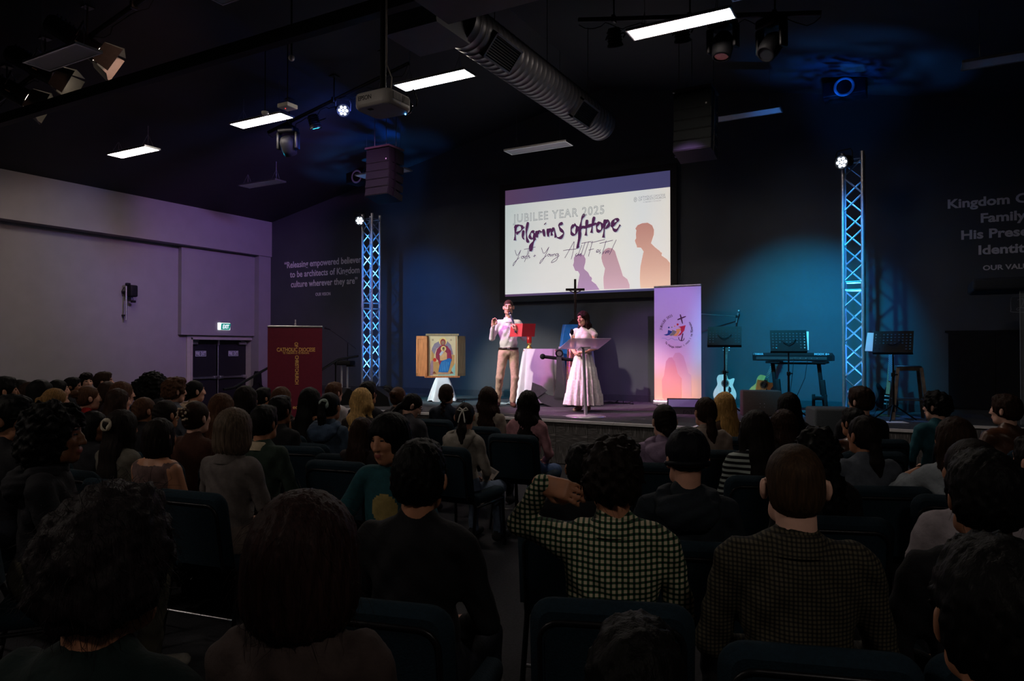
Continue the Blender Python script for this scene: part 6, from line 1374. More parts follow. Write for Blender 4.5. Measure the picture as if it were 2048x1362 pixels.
def ex_clip():
    def f(root, hw, uu, s):
        b = B(); r = random.Random(3)
        for i in range(26): b.ball(hw(.045*(r.random()*2-1), -.128-.028*r.random(), .045+.05*(r.random()*2-1)), .009*s, 7, 5)
        b.build('beaded_clip', mat('pearl_beads', (.55, .42, .30), .15, .3), root)
    return f
def ex_chain():
    def f(root, hw, uu, s):
        b = B()
        for e in (-1, 1): b.tube([hw(e*.094, .0, .045), hw(e*.088, -.055, .025), hw(e*.045, -.118, -.015), hw(0, -.130, -.045)], .0028*s, 5)
        b.tube([hw(0, -.130, -.045), hw(0, -.138, -.09)], .0028*s, 5); b.build('hair_chain', mat('gold_metal', (.55, .33, .10), .3, .9), root)
    return f
def ex_hoop():
    def f(root, hw, uu, s):
        for e in (-1, 1): B().tube([hw(e*.088, -.012+.018*math.cos(t), -.052+.02*math.sin(t)) for t in [i*math.pi/8 for i in range(16)]], .0016*s, 5, True).build('hoop_earring', M_chrome, root)
    return f
def ex_paper(pos, rot, size=(.15, .004, .21), m=None):
    def f(root, hw, uu, s):
        pass
    return f
# ================================================================ CHAIRS
M_uph = mat('blue_green_upholstery', hexc('13242e'), .9, var=.18, scale=90, bump=.3, bscale=160, spec=.15)
def make_chair():
    t = thing('stacking_chair', 'x', 'chair', (0, 0, 0), 0, 'blue upholstered hall chairs')
    b = B(); b.rbox((0, .04, .455), (.47, .46, .085), .035, 3); b.build('seat', M_uph, t)
    # padded back: rounded top, leaning back
    def rr(w, z0, z1, r, n=5):
        pts = [(-w/2, z0), (w/2, z0)]
        for cx, a0 in ((w/2-r, 0), (-w/2+r, math.pi/2)): pts += [(cx+r*math.cos(a0+math.pi/2*i/n), z1-r+r*math.sin(a0+math.pi/2*i/n)) for i in range(n+1)]
        return pts
    def lean(x, y, z): return (x, y-.16*(z-.45), z)
    def slab(name, w, z0, z1, r, y0, y1, m, bev=.018):
        o = rr(w, z0, z1, r); i_ = rr(w-2*bev, z0+bev, z1-bev, max(.01, r-bev)); n = len(o); b = B()
        L = [[lean(x, y1, z) for x, z in i_], [lean(x, y1-bev, z) for x, z in o], [lean(x, y0+bev, z) for x, z in o], [lean(x, y0, z) for x, z in i_]]
        b.add([v for R in L for v in R], [(j*n+i, (j+1)*n+i, (j+1)*n+(i+1) % n, j*n+(i+1) % n) for j in range(3) for i in range(n)], True)
        b.add(L[0], [tuple(range(n-1, -1, -1))]); b.add(L[3], [tuple(range(n))]); return b.build(name, m, t)
    bk = slab('backrest', .485, .49, .875, .07, -.285, -.205, M_uph, .03)
    b = B(); o = rr(.42, .47, .815, .06); b.tube([lean(x, -.288, z) for x, z in (o[1:]+[o[0]])], .0085, 6); b.build('back_frame', M_blackm, t)
    b = B(); i_ = rr(.39, .49, .80, .05); n = len(i_); b.add([lean(x, -.2835, z) for x, z in i_]+[lean(x, -.2895, z) for x, z in i_], [tuple(range(n, 2*n)), ]+[(i, n+i, n+(i+1) % n, (i+1) % n) for i in range(n)]); b.build('rear_panel', M_uph, bk)
    for sx in (-1, 1):
        B().tube([(sx*.225, .24, .42), (sx*.235, .27, .012)], .0125, 8).build('leg', M_blackm, t)
        B().tube([(sx*.215, -.235, .50), (sx*.225, -.20, .40), (sx*.240, -.27, .012)], .0125, 8).build('leg', M_blackm, t)
        B().tube([(sx*.228, .25, .40), (sx*.228, -.20, .40)], .010, 6).build('side_rail', M_blackm, t)
    B().tube([(-.232, -.235, .20), (.232, -.235, .20)], .008, 6).build('stretcher', M_alu, t)
    return t
# ================================================================ THE AUDIENCE
def gingham(name, c0, c1, c2, f, f2=None):
    """woven check from two crossing stripe sets on a real fabric"""
    def b_(nt, co):
        x, y, z = n_sep(nt, co)
        sx = n_math(nt, 'GREATER_THAN', n_math(nt, 'SINE', n_math(nt, 'MULTIPLY', x, f)), -.2); sz = n_math(nt, 'GREATER_THAN', n_math(nt, 'SINE', n_math(nt, 'MULTIPLY', z, f2 or f)), -.2)
        a = n_mix(nt, sx, c0, c1); return n_mix(nt, sz, a, n_mix(nt, sx, c1, c2))
    return node_mat(name, b_, .85, spec=.2)
def stripes(name, c0, c1, f, ax=2):
    def b_(nt, co):
        s = n_sep(nt, co)[ax]; return n_mix(nt, n_math(nt, 'GREATER_THAN', n_math(nt, 'SINE', n_math(nt, 'MULTIPLY', s, f)), .1), c0, c1)
    return node_mat(name, b_, .85, spec=.2)
BK, DB, BR, LB, BL, GB = '080707', '17100d', '2a1a12', '4a3020', '7a5a34', '4d4238'
P1, P2, P3, P4 = 'c08e78', 'a87458', '7a5038', 'd0a390'
# rows along the white wall
W = 'far row by the white wall'
def far(x, y, desc, **k): return seated('person with %s, %s' % (desc, W), x, y, near=3, group='audience members', **k)
far(8, 757, 'short black hair at the row end', D=6.6, hair='short', hc=BK, skin=P2, top='1c1c22')
far(22, 764, 'black cropped hair behind the row end', D=9.6, hair='short', hc=BK, skin=P2, top='202026')
far(43, 762, 'smooth black hair', D=8.6, hair='bob', hc=BK, skin=P2, top='1a1a20', female=True)
far(84, 763, 'straight black hair to the nape', D=6.7, hair='bob', hc=BK, skin=P2, top='22222a', female=True)
far(118, 762, 'long black hair in profile', D=8.2, hair='long', hc=BK, skin=P1, top='1d1d22', female=True)
far(145, 757, 'black hair half hidden', D=9.4, hair='short', hc=BK, skin=P3, top='18181c')
far(173, 749, 'a dark fringe turned to the camera', D=10.4, hair='messy', hc=DB, skin=P1, top='20202a', head=-75)
far(208, 746, 'short brown hair and a red collar', D=9.2, hair='short', hc=BR, skin=P1, top='3a1216', collar='7a1518', H=1.30)
far(217, 765, 'long brown hair in profile', D=8.4, hair='long', hc=BR, skin=P1, top='2a2024', female=True)
far(246, 766, 'shoulder-length fair brown hair', D=7.2, hair='bob', hc=LB, skin=P1, top='26242a', female=True)
far(288, 763, 'a mop of black curls', D=8.6, hair='curly', hc=BK, skin=P3, top='17171b', H=1.30)
far(326, 757, 'cropped brown hair behind the curls', D=9.6, hair='short', hc=BR, skin=P2, top='202024')
M_ = 'middle row by the wall'
def mid(x, y, desc, where=M_, near=2, **k): return seated('person with %s, %s' % (desc, where), x, y, near=near, group='audience members', **k)
mid(62, 766, 'brown hair in a low knot', D=7.6, hair='lowbun', hc=BR, skin=P1, top='1b1b20', female=True)
mid(112, 779, 'blonde ponytail and hoop earring', D=6.3, hair='pony', hc=BL, skin=P1, top='1c1a1c', female=True, extras=(ex_hoop(),), hlen=.22)
mid(178, 774, 'coiled brown bun and red top', D=7.0, hair='bun', hc=LB, skin=P1, top='8a1c1c', female=True)
mid(237, 780, 'very long straight brown hair', D=6.6, hair='long', hc=BR, skin=P1, top='211c20', female=True, hlen=.40)
mid(310, 753, 'a large dark afro', D=8.0, hair='curly', hc=BK, skin=P3, top='17171b', vol=1.12, H=1.33)
mid(350, 760, 'tousled brown curls and grey shirt', D=7.2, hair='messy', hc=LB, skin=P1, top='4c4f58', H=1.30)
mid(391, 763, 'black tied hair and a cream hood', D=7.9, hair='lowbun', hc=BK, skin=P1, top='a58e7a', hood='b39a84', female=True, H=1.28)
mid(290, 797, 'a twisted hair clip and pulled-back brown hair', D=6.1, hair='lowbun', hc=LB, skin=P2, top='1c1a1e', female=True, H=1.27)
mid(333, 803, 'wet-look dark hair tied back', D=5.5, hair='lowbun', hc=DB, skin=P2, top='18181c', female=True)
mid(394, 806, 'a beaded claw clip and brown strap top', D=5.1, hair='bun', hc=BR, skin=P4, top='3a2016', female=True, extras=(ex_clip(),), vol=.9)
mid(445, 790, 'long light brown hair', D=5.75, hair='long', hc=LB, skin=P1, top='201c1c', female=True, hlen=.42)
mid(493, 775, 'long dark brown hair before the exit doors', D=6.3, hair='long', hc=DB, skin=P2, top='1a1a1e', female=True)
mid(527, 778, 'dark hair beside the red banner edge', D=8.0, hair='short', hc=BK, skin=P2, top='1a1a1e')
N_ = 'before the red banner'
mid(564, 776, 'fair brown shoulder-length hair', N_, D=7.1, hair='long', hc=LB, skin=P1, top='241f1f', female=True, hlen=.26)
mid(561, 795, 'short black hair and small ear stud', N_, D=5.75, hair='short', hc=BK, skin=P3, top='17171a')
mid(529, 815, 'short dark hair, cream collar and green jacket', N_, D=4.8, hair='short', hc=BK, skin=P2, top='26332c', collar='b0a188')
mid(621, 778, 'long black hair and thin shoulder straps', N_, D=6.5, hair='long', hc=BK, skin=P2, top='15151a', female=True, bare=True, hlen=.38)
mid(669, 767, 'short brown hair and white shirt', 'beside the red banner', D=8.1, hair='short', hc=LB, skin=P1, top='a8a2a4', H=1.27)
mid(661, 788, 'black ponytail and blue hooded top', 'beside the red banner', D=5.95, hair='pony', hc=BK, skin=P2, top='3a4a5c', hood='41536a', female=True, extras=(ex_scrunchie('9fb0a8', (0, -.11, .035)),))
mid(736, 766, 'dark hair behind the long blonde hair', 'under the blue truss tower', D=7.3, hair='short', hc=BK, skin=P2, top='1a1a1f')
mid(724, 780, 'very long wavy blonde hair', 'under the blue truss tower', D=6.55, hair='wavy', hc='c49c62', skin=P1, top='2a2422', female=True, hlen=.46, near=1)
mid(797, 776, 'a loose brown bun', 'before the icon', D=7.7, hair='bun', hc=LB, skin=P1, top='222024', female=True, H=1.24)
mid(824, 782, 'black hair and glasses bowed over clasped hands', 'before the icon', H=1.21, hair='lowpony', hc=BK, skin=P4, top='3c3c42', female=True, extras=(ex_glasses(),), pitch=.55, lean=.35, head=-50, near=1,
    arms={-1: ((-.20, .16, .20), (-.03, .25, .36), (.1, .2, 1), (1, 0, 0), .8), 1: ((.20, .16, .20), (.03, .25, .36), (-.1, .2, 1), (-1, 0, 0), .8)})
mid(893, 770, 'a long brown braid and navy top', 'before the icon', H=1.22, hair='braid', hc=BR, skin=P1, top='1b2230', female=True, near=1)
mid(976, 777, 'long curling brown hair and cream top', 'before the speakers', H=1.22, hair='wavy', hc=BR, skin=P1, top='8d8478', female=True, hlen=.40, near=1)
mid(1056, 785, 'long wavy dark hair and pink sweater', 'before the speakers', H=1.22, hair='wavy', hc=DB, skin=P1, top='b08088', pants='44587a', female=True, hlen=.44, near=1, face=4)
mid(930, 809, 'a white hair ribbon and grey hooded top', 'before the speakers', H=1.17, hair='lowpony', hc=DB, skin=P1, top='8b847c', hood='948d84', pants='5c6a80', female=True, extras=(ex_bow('d8d4cc'),), pitch=.35, near=1, hlen=.30, face=2)
mid(725, 838, 'long straight brown hair hanging low', 'in the centre rows', D=5.05, hair='long', hc=BR, skin=P1, top='241c1c', female=True, hlen=.36, near=1, H=1.18)
# centre and right
R_ = 'before the band equipment'
mid(1328, 812, 'a low dark bun and lilac hooded top', R_, H=1.22, hair='lowbun', hc=DB, skin=P4, top='8f7a96', hood='96809c', female=True, near=1)
mid(1410, 797, 'a brown ponytail and beige ribbed sweater', R_, H=1.23, hair='lowpony', hc=BR, skin=P1, top='8f8076', collar='94857b', female=True, near=1)
mid(1448, 787, 'long blonde hair with a gold chain', R_, H=1.22, hair='long', hc='b88e52', skin=P1, top='4a3a30', female=True, extras=(ex_chain(),), hlen=.36, near=1)
mid(1511, 824, 'long dark brown hair and striped shirt', R_, D=4.5, hair='long', hc=DB, skin=P1, female=True, topmat=stripes('black_white_stripes', hexc('14151a'), hexc('9fa8a4'), 2*math.pi/.034), hlen=.30, near=1, H=1.25)
mid(1576, 788, 'very long straight black hair', R_, H=1.22, hair='long', hc=BK, skin=P2, top='17171c', female=True, hlen=.42, near=1)
mid(1566, 824, 'shoulder-length brown hair', R_, D=5.2, hair='wavy', hc=BR, skin=P1, top='1f1a1a', female=True, hlen=.20, near=1, H=1.22)
mid(1632, 862, 'a huge mass of dark curls', R_, D=3.5, hair='curlylong', hc=BK, skin=P3, top='121215', female=True, near=1, H=1.20, hlen=.22)
mid(1720, 777, 'short brown hair turned in profile', 'under the keyboard-side truss tower', D=6.2, hair='short', hc=BR, skin=P4, top='1a1a20', near=1, H=1.28, vol=1.3)
mid(1706, 820, 'dark hair and a shiny leather jacket', 'under the keyboard-side truss tower', D=5.5, hair='short', hc=BK, skin=P2, near=1, H=1.24, topmat=mat('brown_leather', hexc('4a2c1c'), .35, var=.3, scale=8, bump=.3, bscale=14, spec=.5))
mid(1726, 835, 'a dark ponytail and grey sweater', 'under the keyboard-side truss tower', D=4.2, hair='lowpony', hc=DB, skin=P2, top='4c525c', female=True, near=1, H=1.27)
mid(1872, 789, 'dark curls, glasses and teal shirt', 'before the black doors', D=6.2, hair='messy', hc=BK, skin=P4, top='1d4a55', near=1, H=1.28, extras=(ex_glasses(),), vol=1.3)
mid(1907, 839, 'long straight hair and pale puffer sleeves, hand raised', 'before the black doors', D=3.9, hair='long', hc=BR, skin=P2, top='8d959c', female=True, near=1, H=1.26, hlen=.34, face=6,
    arms={-1: ((-.40, .06, .20), (-.235, .08, .395), (.85, .0, .45), (.2, .8, -.5), .55), 1: 'lap'})
mid(2010, 793, 'short brown hair and brown leather jacket', 'before the black doors', D=5.6, hair='short', hc=BR, skin=P4, near=1, H=1.28, vol=1.25, topmat=mat('brown_leather', hexc('4a2c1c'), .35, var=.3, scale=8, bump=.3, bscale=14, spec=.5))
mid(2068, 880, 'a pale cream jacket at the row end', 'before the black doors', D=3.4, hair='short', hc=DB, skin=P1, top='a49884', near=1, H=1.26)
# nearest rows
Q_ = 'in the nearest rows'
def nearp(x, y, desc, where=Q_, near=0, **k): return seated('person with %s, %s' % (desc, where), x, y, near=near, group='audience members', **k)
nearp(25, 797, 'black hair and glasses looking aside', D=4.05, hair='short', hc=BK, skin=P2, top='16161a', extras=(ex_glasses(),), H=1.32, head=-62, vol=1.3, near=1)
nearp(190, 826, 'thick dark hair in profile', D=5.25, hair='bob', hc=BK, skin=P3, top='18181d', near=1, H=1.27, head=-65)
nearp(115, 823, 'big black curls and black puffer jacket', D=3.3, hair='curly', hc=BK, skin=P3, top='15151a', pants='3d3a30', shoe='8f8a82', H=1.28, vol=1.05, head=-12, face=-38, strand=420, hood='18181d', arms='knee')
nearp(245, 825, 'dark half-up hair and a cream scrunchie', D=4.7, hair='halfup', hc=DB, skin=P2, top='5a564e', female=True, extras=(ex_scrunchie('b8ae9c', (0, -.13, .04)),), near=1, H=1.26)
nearp(322, 840, 'a short dark bob and bare shoulders', D=4.35, hair='bob', hc=DB, skin=P2, top='5e4a48', female=True, bare=True, near=1, H=1.24, vol=.95)
nearp(470, 822, 'a streaked grey bob and pale blazer', D=4.05, hair='bob', hc='5a4c40', skin=P1, top='5d5654', pants='6a5e58', female=True, vol=1.02, strand=120, collar='5d5654')
nearp(840, 890, 'cropped black hair and black top', hair='short', hc=BK, skin=P2, top='111114', H=1.29, strand=120, vol=1.15)
M_ging = gingham('green_gingham', hexc('0d1210'), hexc('2f4a34'), hexc('b9ad94'), 2*math.pi/.0185)
nearp(1226, 890, 'brown hair and green checked shirt, hand at the head', hair='messy', hc=DB, skin=P2, H=1.29, topmat=M_ging, collar=M_ging, strand=160, vol=1.05, face=20, head=0,
      arms={-1: ((-.33, .06, .47), (-.235, -.05, .62), (1.0, -.25, -.20), (0, .9, -.35), .48), 1: 'lap'})
M_plaid = gingham('dark_olive_plaid', hexc('12110f'), hexc('26241d'), hexc('4a4436'), 2*math.pi/.012)
nearp(1588, 893, 'a buzz cut and dark checked shirt', hair='buzz', hc='3a2a1c', skin=P4, H=1.33, topmat=M_plaid, collar=M_plaid, face=17, head=0)
nearp(1373, 868, 'a black knitted cap and dark hooded top', H=1.25, hair='beanie', hc='0c0f16', skin=P1, top='1a2128', hood='1b2229')
nearp(1165, 893, 'black hair half hidden behind the checked shirt', D=3.4, hair='short', hc=BK, skin=P2, top='131317', H=1.20, near=1)
nearp(1940, 884, 'a knotted dark topknot and grey sweater', D=2.65, hair='bun', hc=DB, skin=P2, top='8a8288', female=True, H=1.26, near=1)
nearp(1968, 915, 'thick black hair and dark top', hair='short', hc=BK, skin=P2, top='111115', H=1.31, vol=1.5, strand=150, face=14, head=0)
nearp(218, 1026, 'fluffy dark hair and dark green shirt', D=1.36, hair='fluffy', hc='1a1416', skin=P2, top='0e1d1c', H=1.27, strand=900, face=18, head=0)
nearp(612, 1014, 'a reddish dark bob and taupe sweater', D=1.56, hair='bob', hc='241412', skin=P2, top='3a302e', female=True, H=1.27, vol=1.2, strand=500, face=22, head=0)
nearp(1272, 1262, 'dark smooth hair at the bottom of the rows', hair='short', hc=BK, skin=P2, top='101014', H=1.14, D=1.16, face=15, head=0)
nearp(1995, 1100, 'black hair at the aisle end', hair='short', hc=BK, skin=P2, top='0e0e11', H=1.22, D=1.15, face=12, head=0, vol=1.3)
# ================================================================ THE TWO SPEAKERS ON THE STAGE, AND A BOY WALKING BETWEEN THE ROWS
def stand_root(name, label, px, py, D, z):
    p = atD(px, py, D); d = Vector((-p.x, -p.y)); return thing(name, label, 'person', (p.x, p.y, z), math.atan2(-d.x, d.y))
# --- the man with the microphone: local +Y faces the camera side, +X is his right hand
man = stand_root('person', 'man in pale shirt and beige trousers speaking into a microphone', 1017, 812, 12.3, STG)
h = .0075
g = Grid((-.42, -.30, 0), (.42, .36, 1.62), h)
g.ell(V3(0, 0, .95), V3(.165, .120, .12), PANTS, .02); g.ell(V3(0, 0, 1.10), V3(.155, .105, .16), TOP, .04); g.ell(V3(0, -.005, 1.30), V3(.185, .115, .18), TOP, .05)
g.cap(V3(-.15, -.01, 1.445), V3(.15, -.01, 1.445), .062, lab=TOP, k=.05); g.cap(V3(0, -.015, 1.44), V3(0, -.008, 1.515), .085, .060, TOP, .04)
# right arm raised beside the shoulder, left arm across the chest
g.chain([V3(.185, -.01, 1.43), V3(.285, .02, 1.185)], [.058, .050], TOP, .03); g.chain([V3(.285, .02, 1.185), V3(.262, .16, 1.385)], [.050, .036], TOP, .015)
g.chain([V3(-.185, -.01, 1.43), V3(-.262, .10, 1.185)], [.058, .050], TOP, .03); g.chain([V3(-.262, .10, 1.185), V3(-.140, .270, 1.300)], [.050, .036], TOP, .015)
g.chain([V3(.088, .0, .92), V3(.150, .03, .50)], [.092, .066], PANTS, .03); g.chain([V3(.150, .03, .50), V3(.185, -.10, .11)], [.066, .052], PANTS, .02)
g.chain([V3(-.088, .0, .92), V3(-.110, .045, .50)], [.092, .066], PANTS, .03); g.chain([V3(-.110, .045, .50), V3(-.075, .05, .12)], [.066, .054], PANTS, .02)
for a, t in ((V3(.188, -.11, .075), V3(.235, .03, .035)), (V3(-.075, .045, .075), V3(-.100, .20, .035))):
    g.cap(a+V3(0, 0, .03), a+V3(0, -.01, -.03), .046, .044, SHOE, .01); g.cap(a+V3(0, 0, -.035), t, .042, .036, SHOE, .02)
g.ripple(lambda x, y, z: np.where(z > .98, .004*np.sin(30*z+12*x+4*np.sin(14*x))*np.sin(9*x+5*y+1)+.002*np.sin(55*z-40*np.abs(x)), .006*np.sin(46*z+8*np.sin(9*x))*np.clip(1.2-z, 0, 1)*np.sin(11*x+6*y+.5)), [TOP, PANTS])
hc_ = V3(0, .015, 1.715); Rh = rotm(0, 0, -.10) @ rotm(-.06, .03, 0)
ch = [g.surf(), head_chunk(.0055, Rh, hc_, V3(0, -.012, 1.47), False, 1.03), hand_chunk(.0055, V3(.262, .165, 1.39), V3(-.15, .10, 1), V3(-.4, .9, -.1), 1, .75, .16, 1.05, .9, curls=(.95, .7, .55, .5)), hand_chunk(.0055, V3(-.138, .274, 1.306), V3(.22, .12, .95), V3(.80, -.35, -.3), 1, .95, .05, 1.05, .8)]
def shirtdots(nt, co):
    v = nt.nodes.new('ShaderNodeTexVoronoi'); v.inputs['Scale'].default_value = 70; nt.links.new(co, v.inputs['Vector']); return n_ramp(nt, v.outputs['Distance'], ((0, (.42, .44, .52)), (.2, (.50, .50, .55)), (.3, (.66, .64, .66))))
M_shirt = node_mat('dotted_white_shirt', shirtdots, .8); M_chino = cloth('b59c88'); sk = skinm('c99a84')
link_mesh('body', mesh_from('body', ch, {0: M_shirt, SKIN: sk, TOP: M_shirt, PANTS: M_chino, SHOE: cloth('4a3026'), LIP: M_lip, PUPIL: M_eye, BROW: hairm('3a261c')}), None, man)
link_mesh('hair', mesh_from('hair', [hair_chunk('buzz', .006, Rh, hc_, 1.03)], {0: hairm('3a2a20'), 1: hairm('3a2a20')}), None, man)
b = B(); n_ = 28; b.add([(r*math.cos(t)*1.38, r*math.sin(t), z) for r, z in ((.124, .985), (.128, .990), (.128, 1.018), (.124, 1.023)) for t in [2*math.pi*i/n_ for i in range(n_)]], [(j*n_+i, j*n_+(i+1) % n_, (j+1)*n_+(i+1) % n_, (j+1)*n_+i) for j in range(3) for i in range(n_)], True)
blt = b.build('belt', mat('dark_brown_leather', (.018, .010, .008), .4), man); B().rbox((0, .130, 1.004), (.045, .010, .036), .005).build('buckle', M_alu, blt)
b = B()
for j, (rr_, zz) in enumerate(((.068, 1.490), (.066, 1.545), (.076, 1.538), (.092, 1.487))):
    pass
ring = [(rr_*math.cos(t), -.008+rr_*math.sin(t), zz-.025*max(0, math.sin(t))) for rr_, zz in ((.068, 1.490), (.066, 1.545), (.076, 1.538), (.096, 1.482)) for t in [2*math.pi*i/24 for i in range(24)]]
b.add(ring, [(j*24+i, j*24+(i+1) % 24, (j+1)*24+(i+1) % 24, (j+1)*24+i) for j in range(3) for i in range(24)], True); b.build('collar', M_shirt, man)
for z in (1.44, 1.36, 1.28, 1.20, 1.12): B().ball((.0, .112+.012*math.sin((z-1.0)*5), z), .006, 8, 5).build('button', M_black, man)
B().tube([(-.150+.045*math.cos(t), .258+.020*math.sin(t)-.0, 1.292+.038*math.sin(t)) for t in [i*math.pi/8 for i in range(16)]], .008, 6, True).build('watch_strap', M_black, man)
MW = man.matrix_basis
mm = thing('handheld_microphone', 'black handheld microphone held to the man\'s mouth', 'microphone', MW @ Vector((-.110, .285, 1.36)), man.rotation_euler.z)
b = B(); b.tube([(-.010, .02, -.09), (.03, -.04, .10), (.070, -.085, .205)], [.011, .015, .018], 12); b.build('handle', mat('blue_black_mic', (.02, .02, .06), .3, .3), mm); B().ball((.084, -.100, .240), .028, 14, 10).build('grille_ball', mat('mic_mesh_dark', (.04, .04, .06), .4, .7, var=.4, scale=200), mm); B().lathe([(.020, .205), (.022, .21), (.022, .218), (.020, .222)], 14, c=(.072, -.087, 0)).build('mic_ring', M_chrome, mm)
bk = thing('red_book', 'open red book resting along the man\'s forearm', 'book', MW @ Vector((-.12, .21, 1.225)), man.rotation_euler.z)
M_rb = mat('red_book_cover', (.36, .010, .020), .45, var=.06)
for (xa2, ya2), (xb2, yb2), nm in (((.10, .0), (-.10, .14), 'front_cover'), ((-.10, .14), (-.32, .05), 'back_cover')):
    d_ = Vector((xb2-xa2, yb2-ya2, 0)); n2 = Vector((d_.y, -d_.x, 0)).normalized()*.005 if False else Vector((-d_.y, d_.x, 0)).normalized()*.005
    q = [Vector((xa2, ya2, -.02)), Vector((xb2, yb2, -.02)), Vector((xb2-.02, yb2, .20)), Vector((xa2-.02, ya2, .20))]
    B().add(q+[v+n2 for v in q], [(0, 1, 2, 3), (7, 6, 5, 4), (0, 4, 5, 1), (1, 5, 6, 2), (2, 6, 7, 3), (3, 7, 4, 0)]).build(nm, M_rb, bk)
    q = [v*.94+n2*1.2+Vector((-.005, 0, .008)) for v in q]; B().add(q+[v+n2*1.6 for v in q], [(0, 1, 2, 3), (7, 6, 5, 4), (0, 4, 5, 1), (1, 5, 6, 2), (2, 6, 7, 3), (3, 7, 4, 0)]).build('page_block', mat('paper_white', (.72, .70, .70), .8, var=.02), bk)
# --- the woman at the lectern, turned toward the man
wom = stand_root('person', 'woman in white vest and long tiered skirt listening behind the lectern', 1167, 822, 11.35, STG)
wom.rotation_euler.z += math.radians(-24)
g = Grid((-.36, -.34, 0), (.36, .36, 1.40), h)
g.ell(V3(0, 0, .86), V3(.140, .110, .12), TOP, .03); g.ell(V3(0, 0, 1.02), V3(.120, .090, .16), TOP, .04); g.ell(V3(0, 0, 1.18), V3(.140, .098, .14), TOP, .04)
for e in (-1, 1): g.ell(V3(e*.062, .072, 1.165), V3(.055, .045, .052), TOP, .03)
g.cap(V3(-.125, -.01, 1.285), V3(.125, -.01, 1.285), .048, lab=TOP, k=.03); g.cap(V3(0, -.012, 1.28), V3(0, -.01, 1.335), .070, .050, TOP, .03)
for e in (-1, 1):
    g.cap(V3(e*.15, -.01, 1.27), V3(e*.195, -.01, 1.225), .050, .046, TOP, .02)
    g.chain([V3(e*.168, -.01, 1.26), V3(e*.215, -.02, 1.02)], [.040, .034], SKIN, .01); g.chain([V3(e*.215, -.02, 1.02), V3(e*.075, .165, .935)], [.034, .025], SKIN, .01)
    g.chain([V3(e*.07, 0, .8), V3(e*.075, .0, .10)], [.06, .036], SKIN, .01); g.cap(V3(e*.075, -.03, .055), V3(e*.095, .12, .035), .038, .030, SHOE, .012)
def pleats(x, y, z): return np.zeros_like(x)
hc_ = V3(0, .018, 1.475); Rh = rotm(0, 0, -.28) @ rotm(-.02, .08, 0); s_ = .93
ch = [g.surf(), head_chunk(.0055, Rh, hc_, V3(0, -.01, 1.29), True, s_), hand_chunk(.006, V3(.075, .165, .935), V3(-.8, .55, .05), V3(0, -.4, -1), 1, .5, .05, .9), hand_chunk(.006, V3(-.075, .168, .94), V3(.8, .5, .05), V3(0, -.4, -1), -1, .5, .05, .9)]
M_vest = cloth('d5cbc8'); sk = skinm('cf9c84')
link_mesh('body', mesh_from('body', ch, {0: M_vest, SKIN: sk, TOP: M_vest, PANTS: M_vest, SHOE: cloth('a58a78'), LIP: M_lip, PUPIL: M_eye, BROW: hairm('241610')}), None, wom)
link_mesh('hair', mesh_from('hair', [hair_chunk('wavy', .0065, Rh, hc_, s_, 2, .26)], {0: hairm('2c1a16'), 1: hairm('2c1a16')}), None, wom)
b = B(); nseg = 120; prof = [(.128, .93), (.135, .89), (.150, .86), (.182, .72), (.190, .705), (.196, .70), (.222, .52), (.230, .505), (.236, .50), (.262, .30), (.270, .285), (.276, .28), (.292, .13), (.294, .115)]; vs = []
for j, (r_, z) in enumerate(prof):
    f = max(0, (.93-z)/.82)
    for i in range(nseg):
        t = 2*math.pi*i/nseg; w_ = 1+f*.11*(math.sin(17*t+1.5*math.sin(3*t)+(.7 if z < .705 else 0)+(1.1 if z < .5 else 0))+.4*math.sin(31*t+z*9)); vs.append((r_*w_*math.cos(t)*1.02, r_*w_*math.sin(t)*.92, z))
b.add(vs, [((j+1)*nseg+i, (j+1)*nseg+(i+1) % nseg, j*nseg+(i+1) % nseg, j*nseg+i) for j in range(len(prof)-1) for i in range(nseg)], True); b.build('tiered_skirt', cloth('d9cfd0'), wom)
b = B(); b.add([(.136*math.cos(t)*1.04, .112*math.sin(t), z) for z in (.905, .945) for t in [2*math.pi*i/30 for i in range(30)]], [(i, (i+1) % 30, 30+(i+1) % 30, 30+i) for i in range(30)], True); b.build('waistband', cloth('c9bdb6'), wom)
B().ball((.079*s_+.0, .0, 1.425), .006, 6, 5).build('earring', M_chrome, wom)
# --- the boy in a teal shirt walking along the row
boy = stand_root('person', 'child with a black fringe in a teal printed shirt walking between the rows', 782, 827, 3.35, 0)
boy.rotation_euler.z += math.radians(-32)
hb = atD(782, 827, 3.35).z; sc = hb/1.36
h2 = .0095; g = Grid((-.45*sc, -.3*sc, 0), (.45*sc, .35*sc, 1.16*sc), h2); Q = lambda x, y, z: V3(x, y, z)*sc
g.ell(Q(0, 0, .66), Q(.135, .105, .10), PANTS, .02); g.ell(Q(0, 0, .80), Q(.130, .095, .15), TOP, .04); g.ell(Q(0, 0, .95), Q(.140, .095, .14), TOP, .04); g.cap(Q(-.115, 0, 1.055), Q(.115, 0, 1.055), .05*sc, lab=TOP, k=.03); g.cap(Q(0, -.01, 1.05), Q(0, -.01, 1.10), .066*sc, .046*sc, TOP, .03)
g.chain([Q(.14, 0, 1.04), Q(.235, .03, .88)], [.052*sc, .050*sc], TOP, .02); g.chain([Q(.20, .02, .92), Q(.265, .05, .83), Q(.310, .14, .66)], [.036*sc, .033*sc, .025*sc], SKIN, .01)
g.chain([Q(-.14, 0, 1.04), Q(-.20, -.01, .88)], [.052*sc, .050*sc], TOP, .02); g.chain([Q(-.19, 0, .92), Q(-.20, -.01, .82), Q(-.12, .13, .76)], [.036*sc, .033*sc, .025*sc], SKIN, .01)
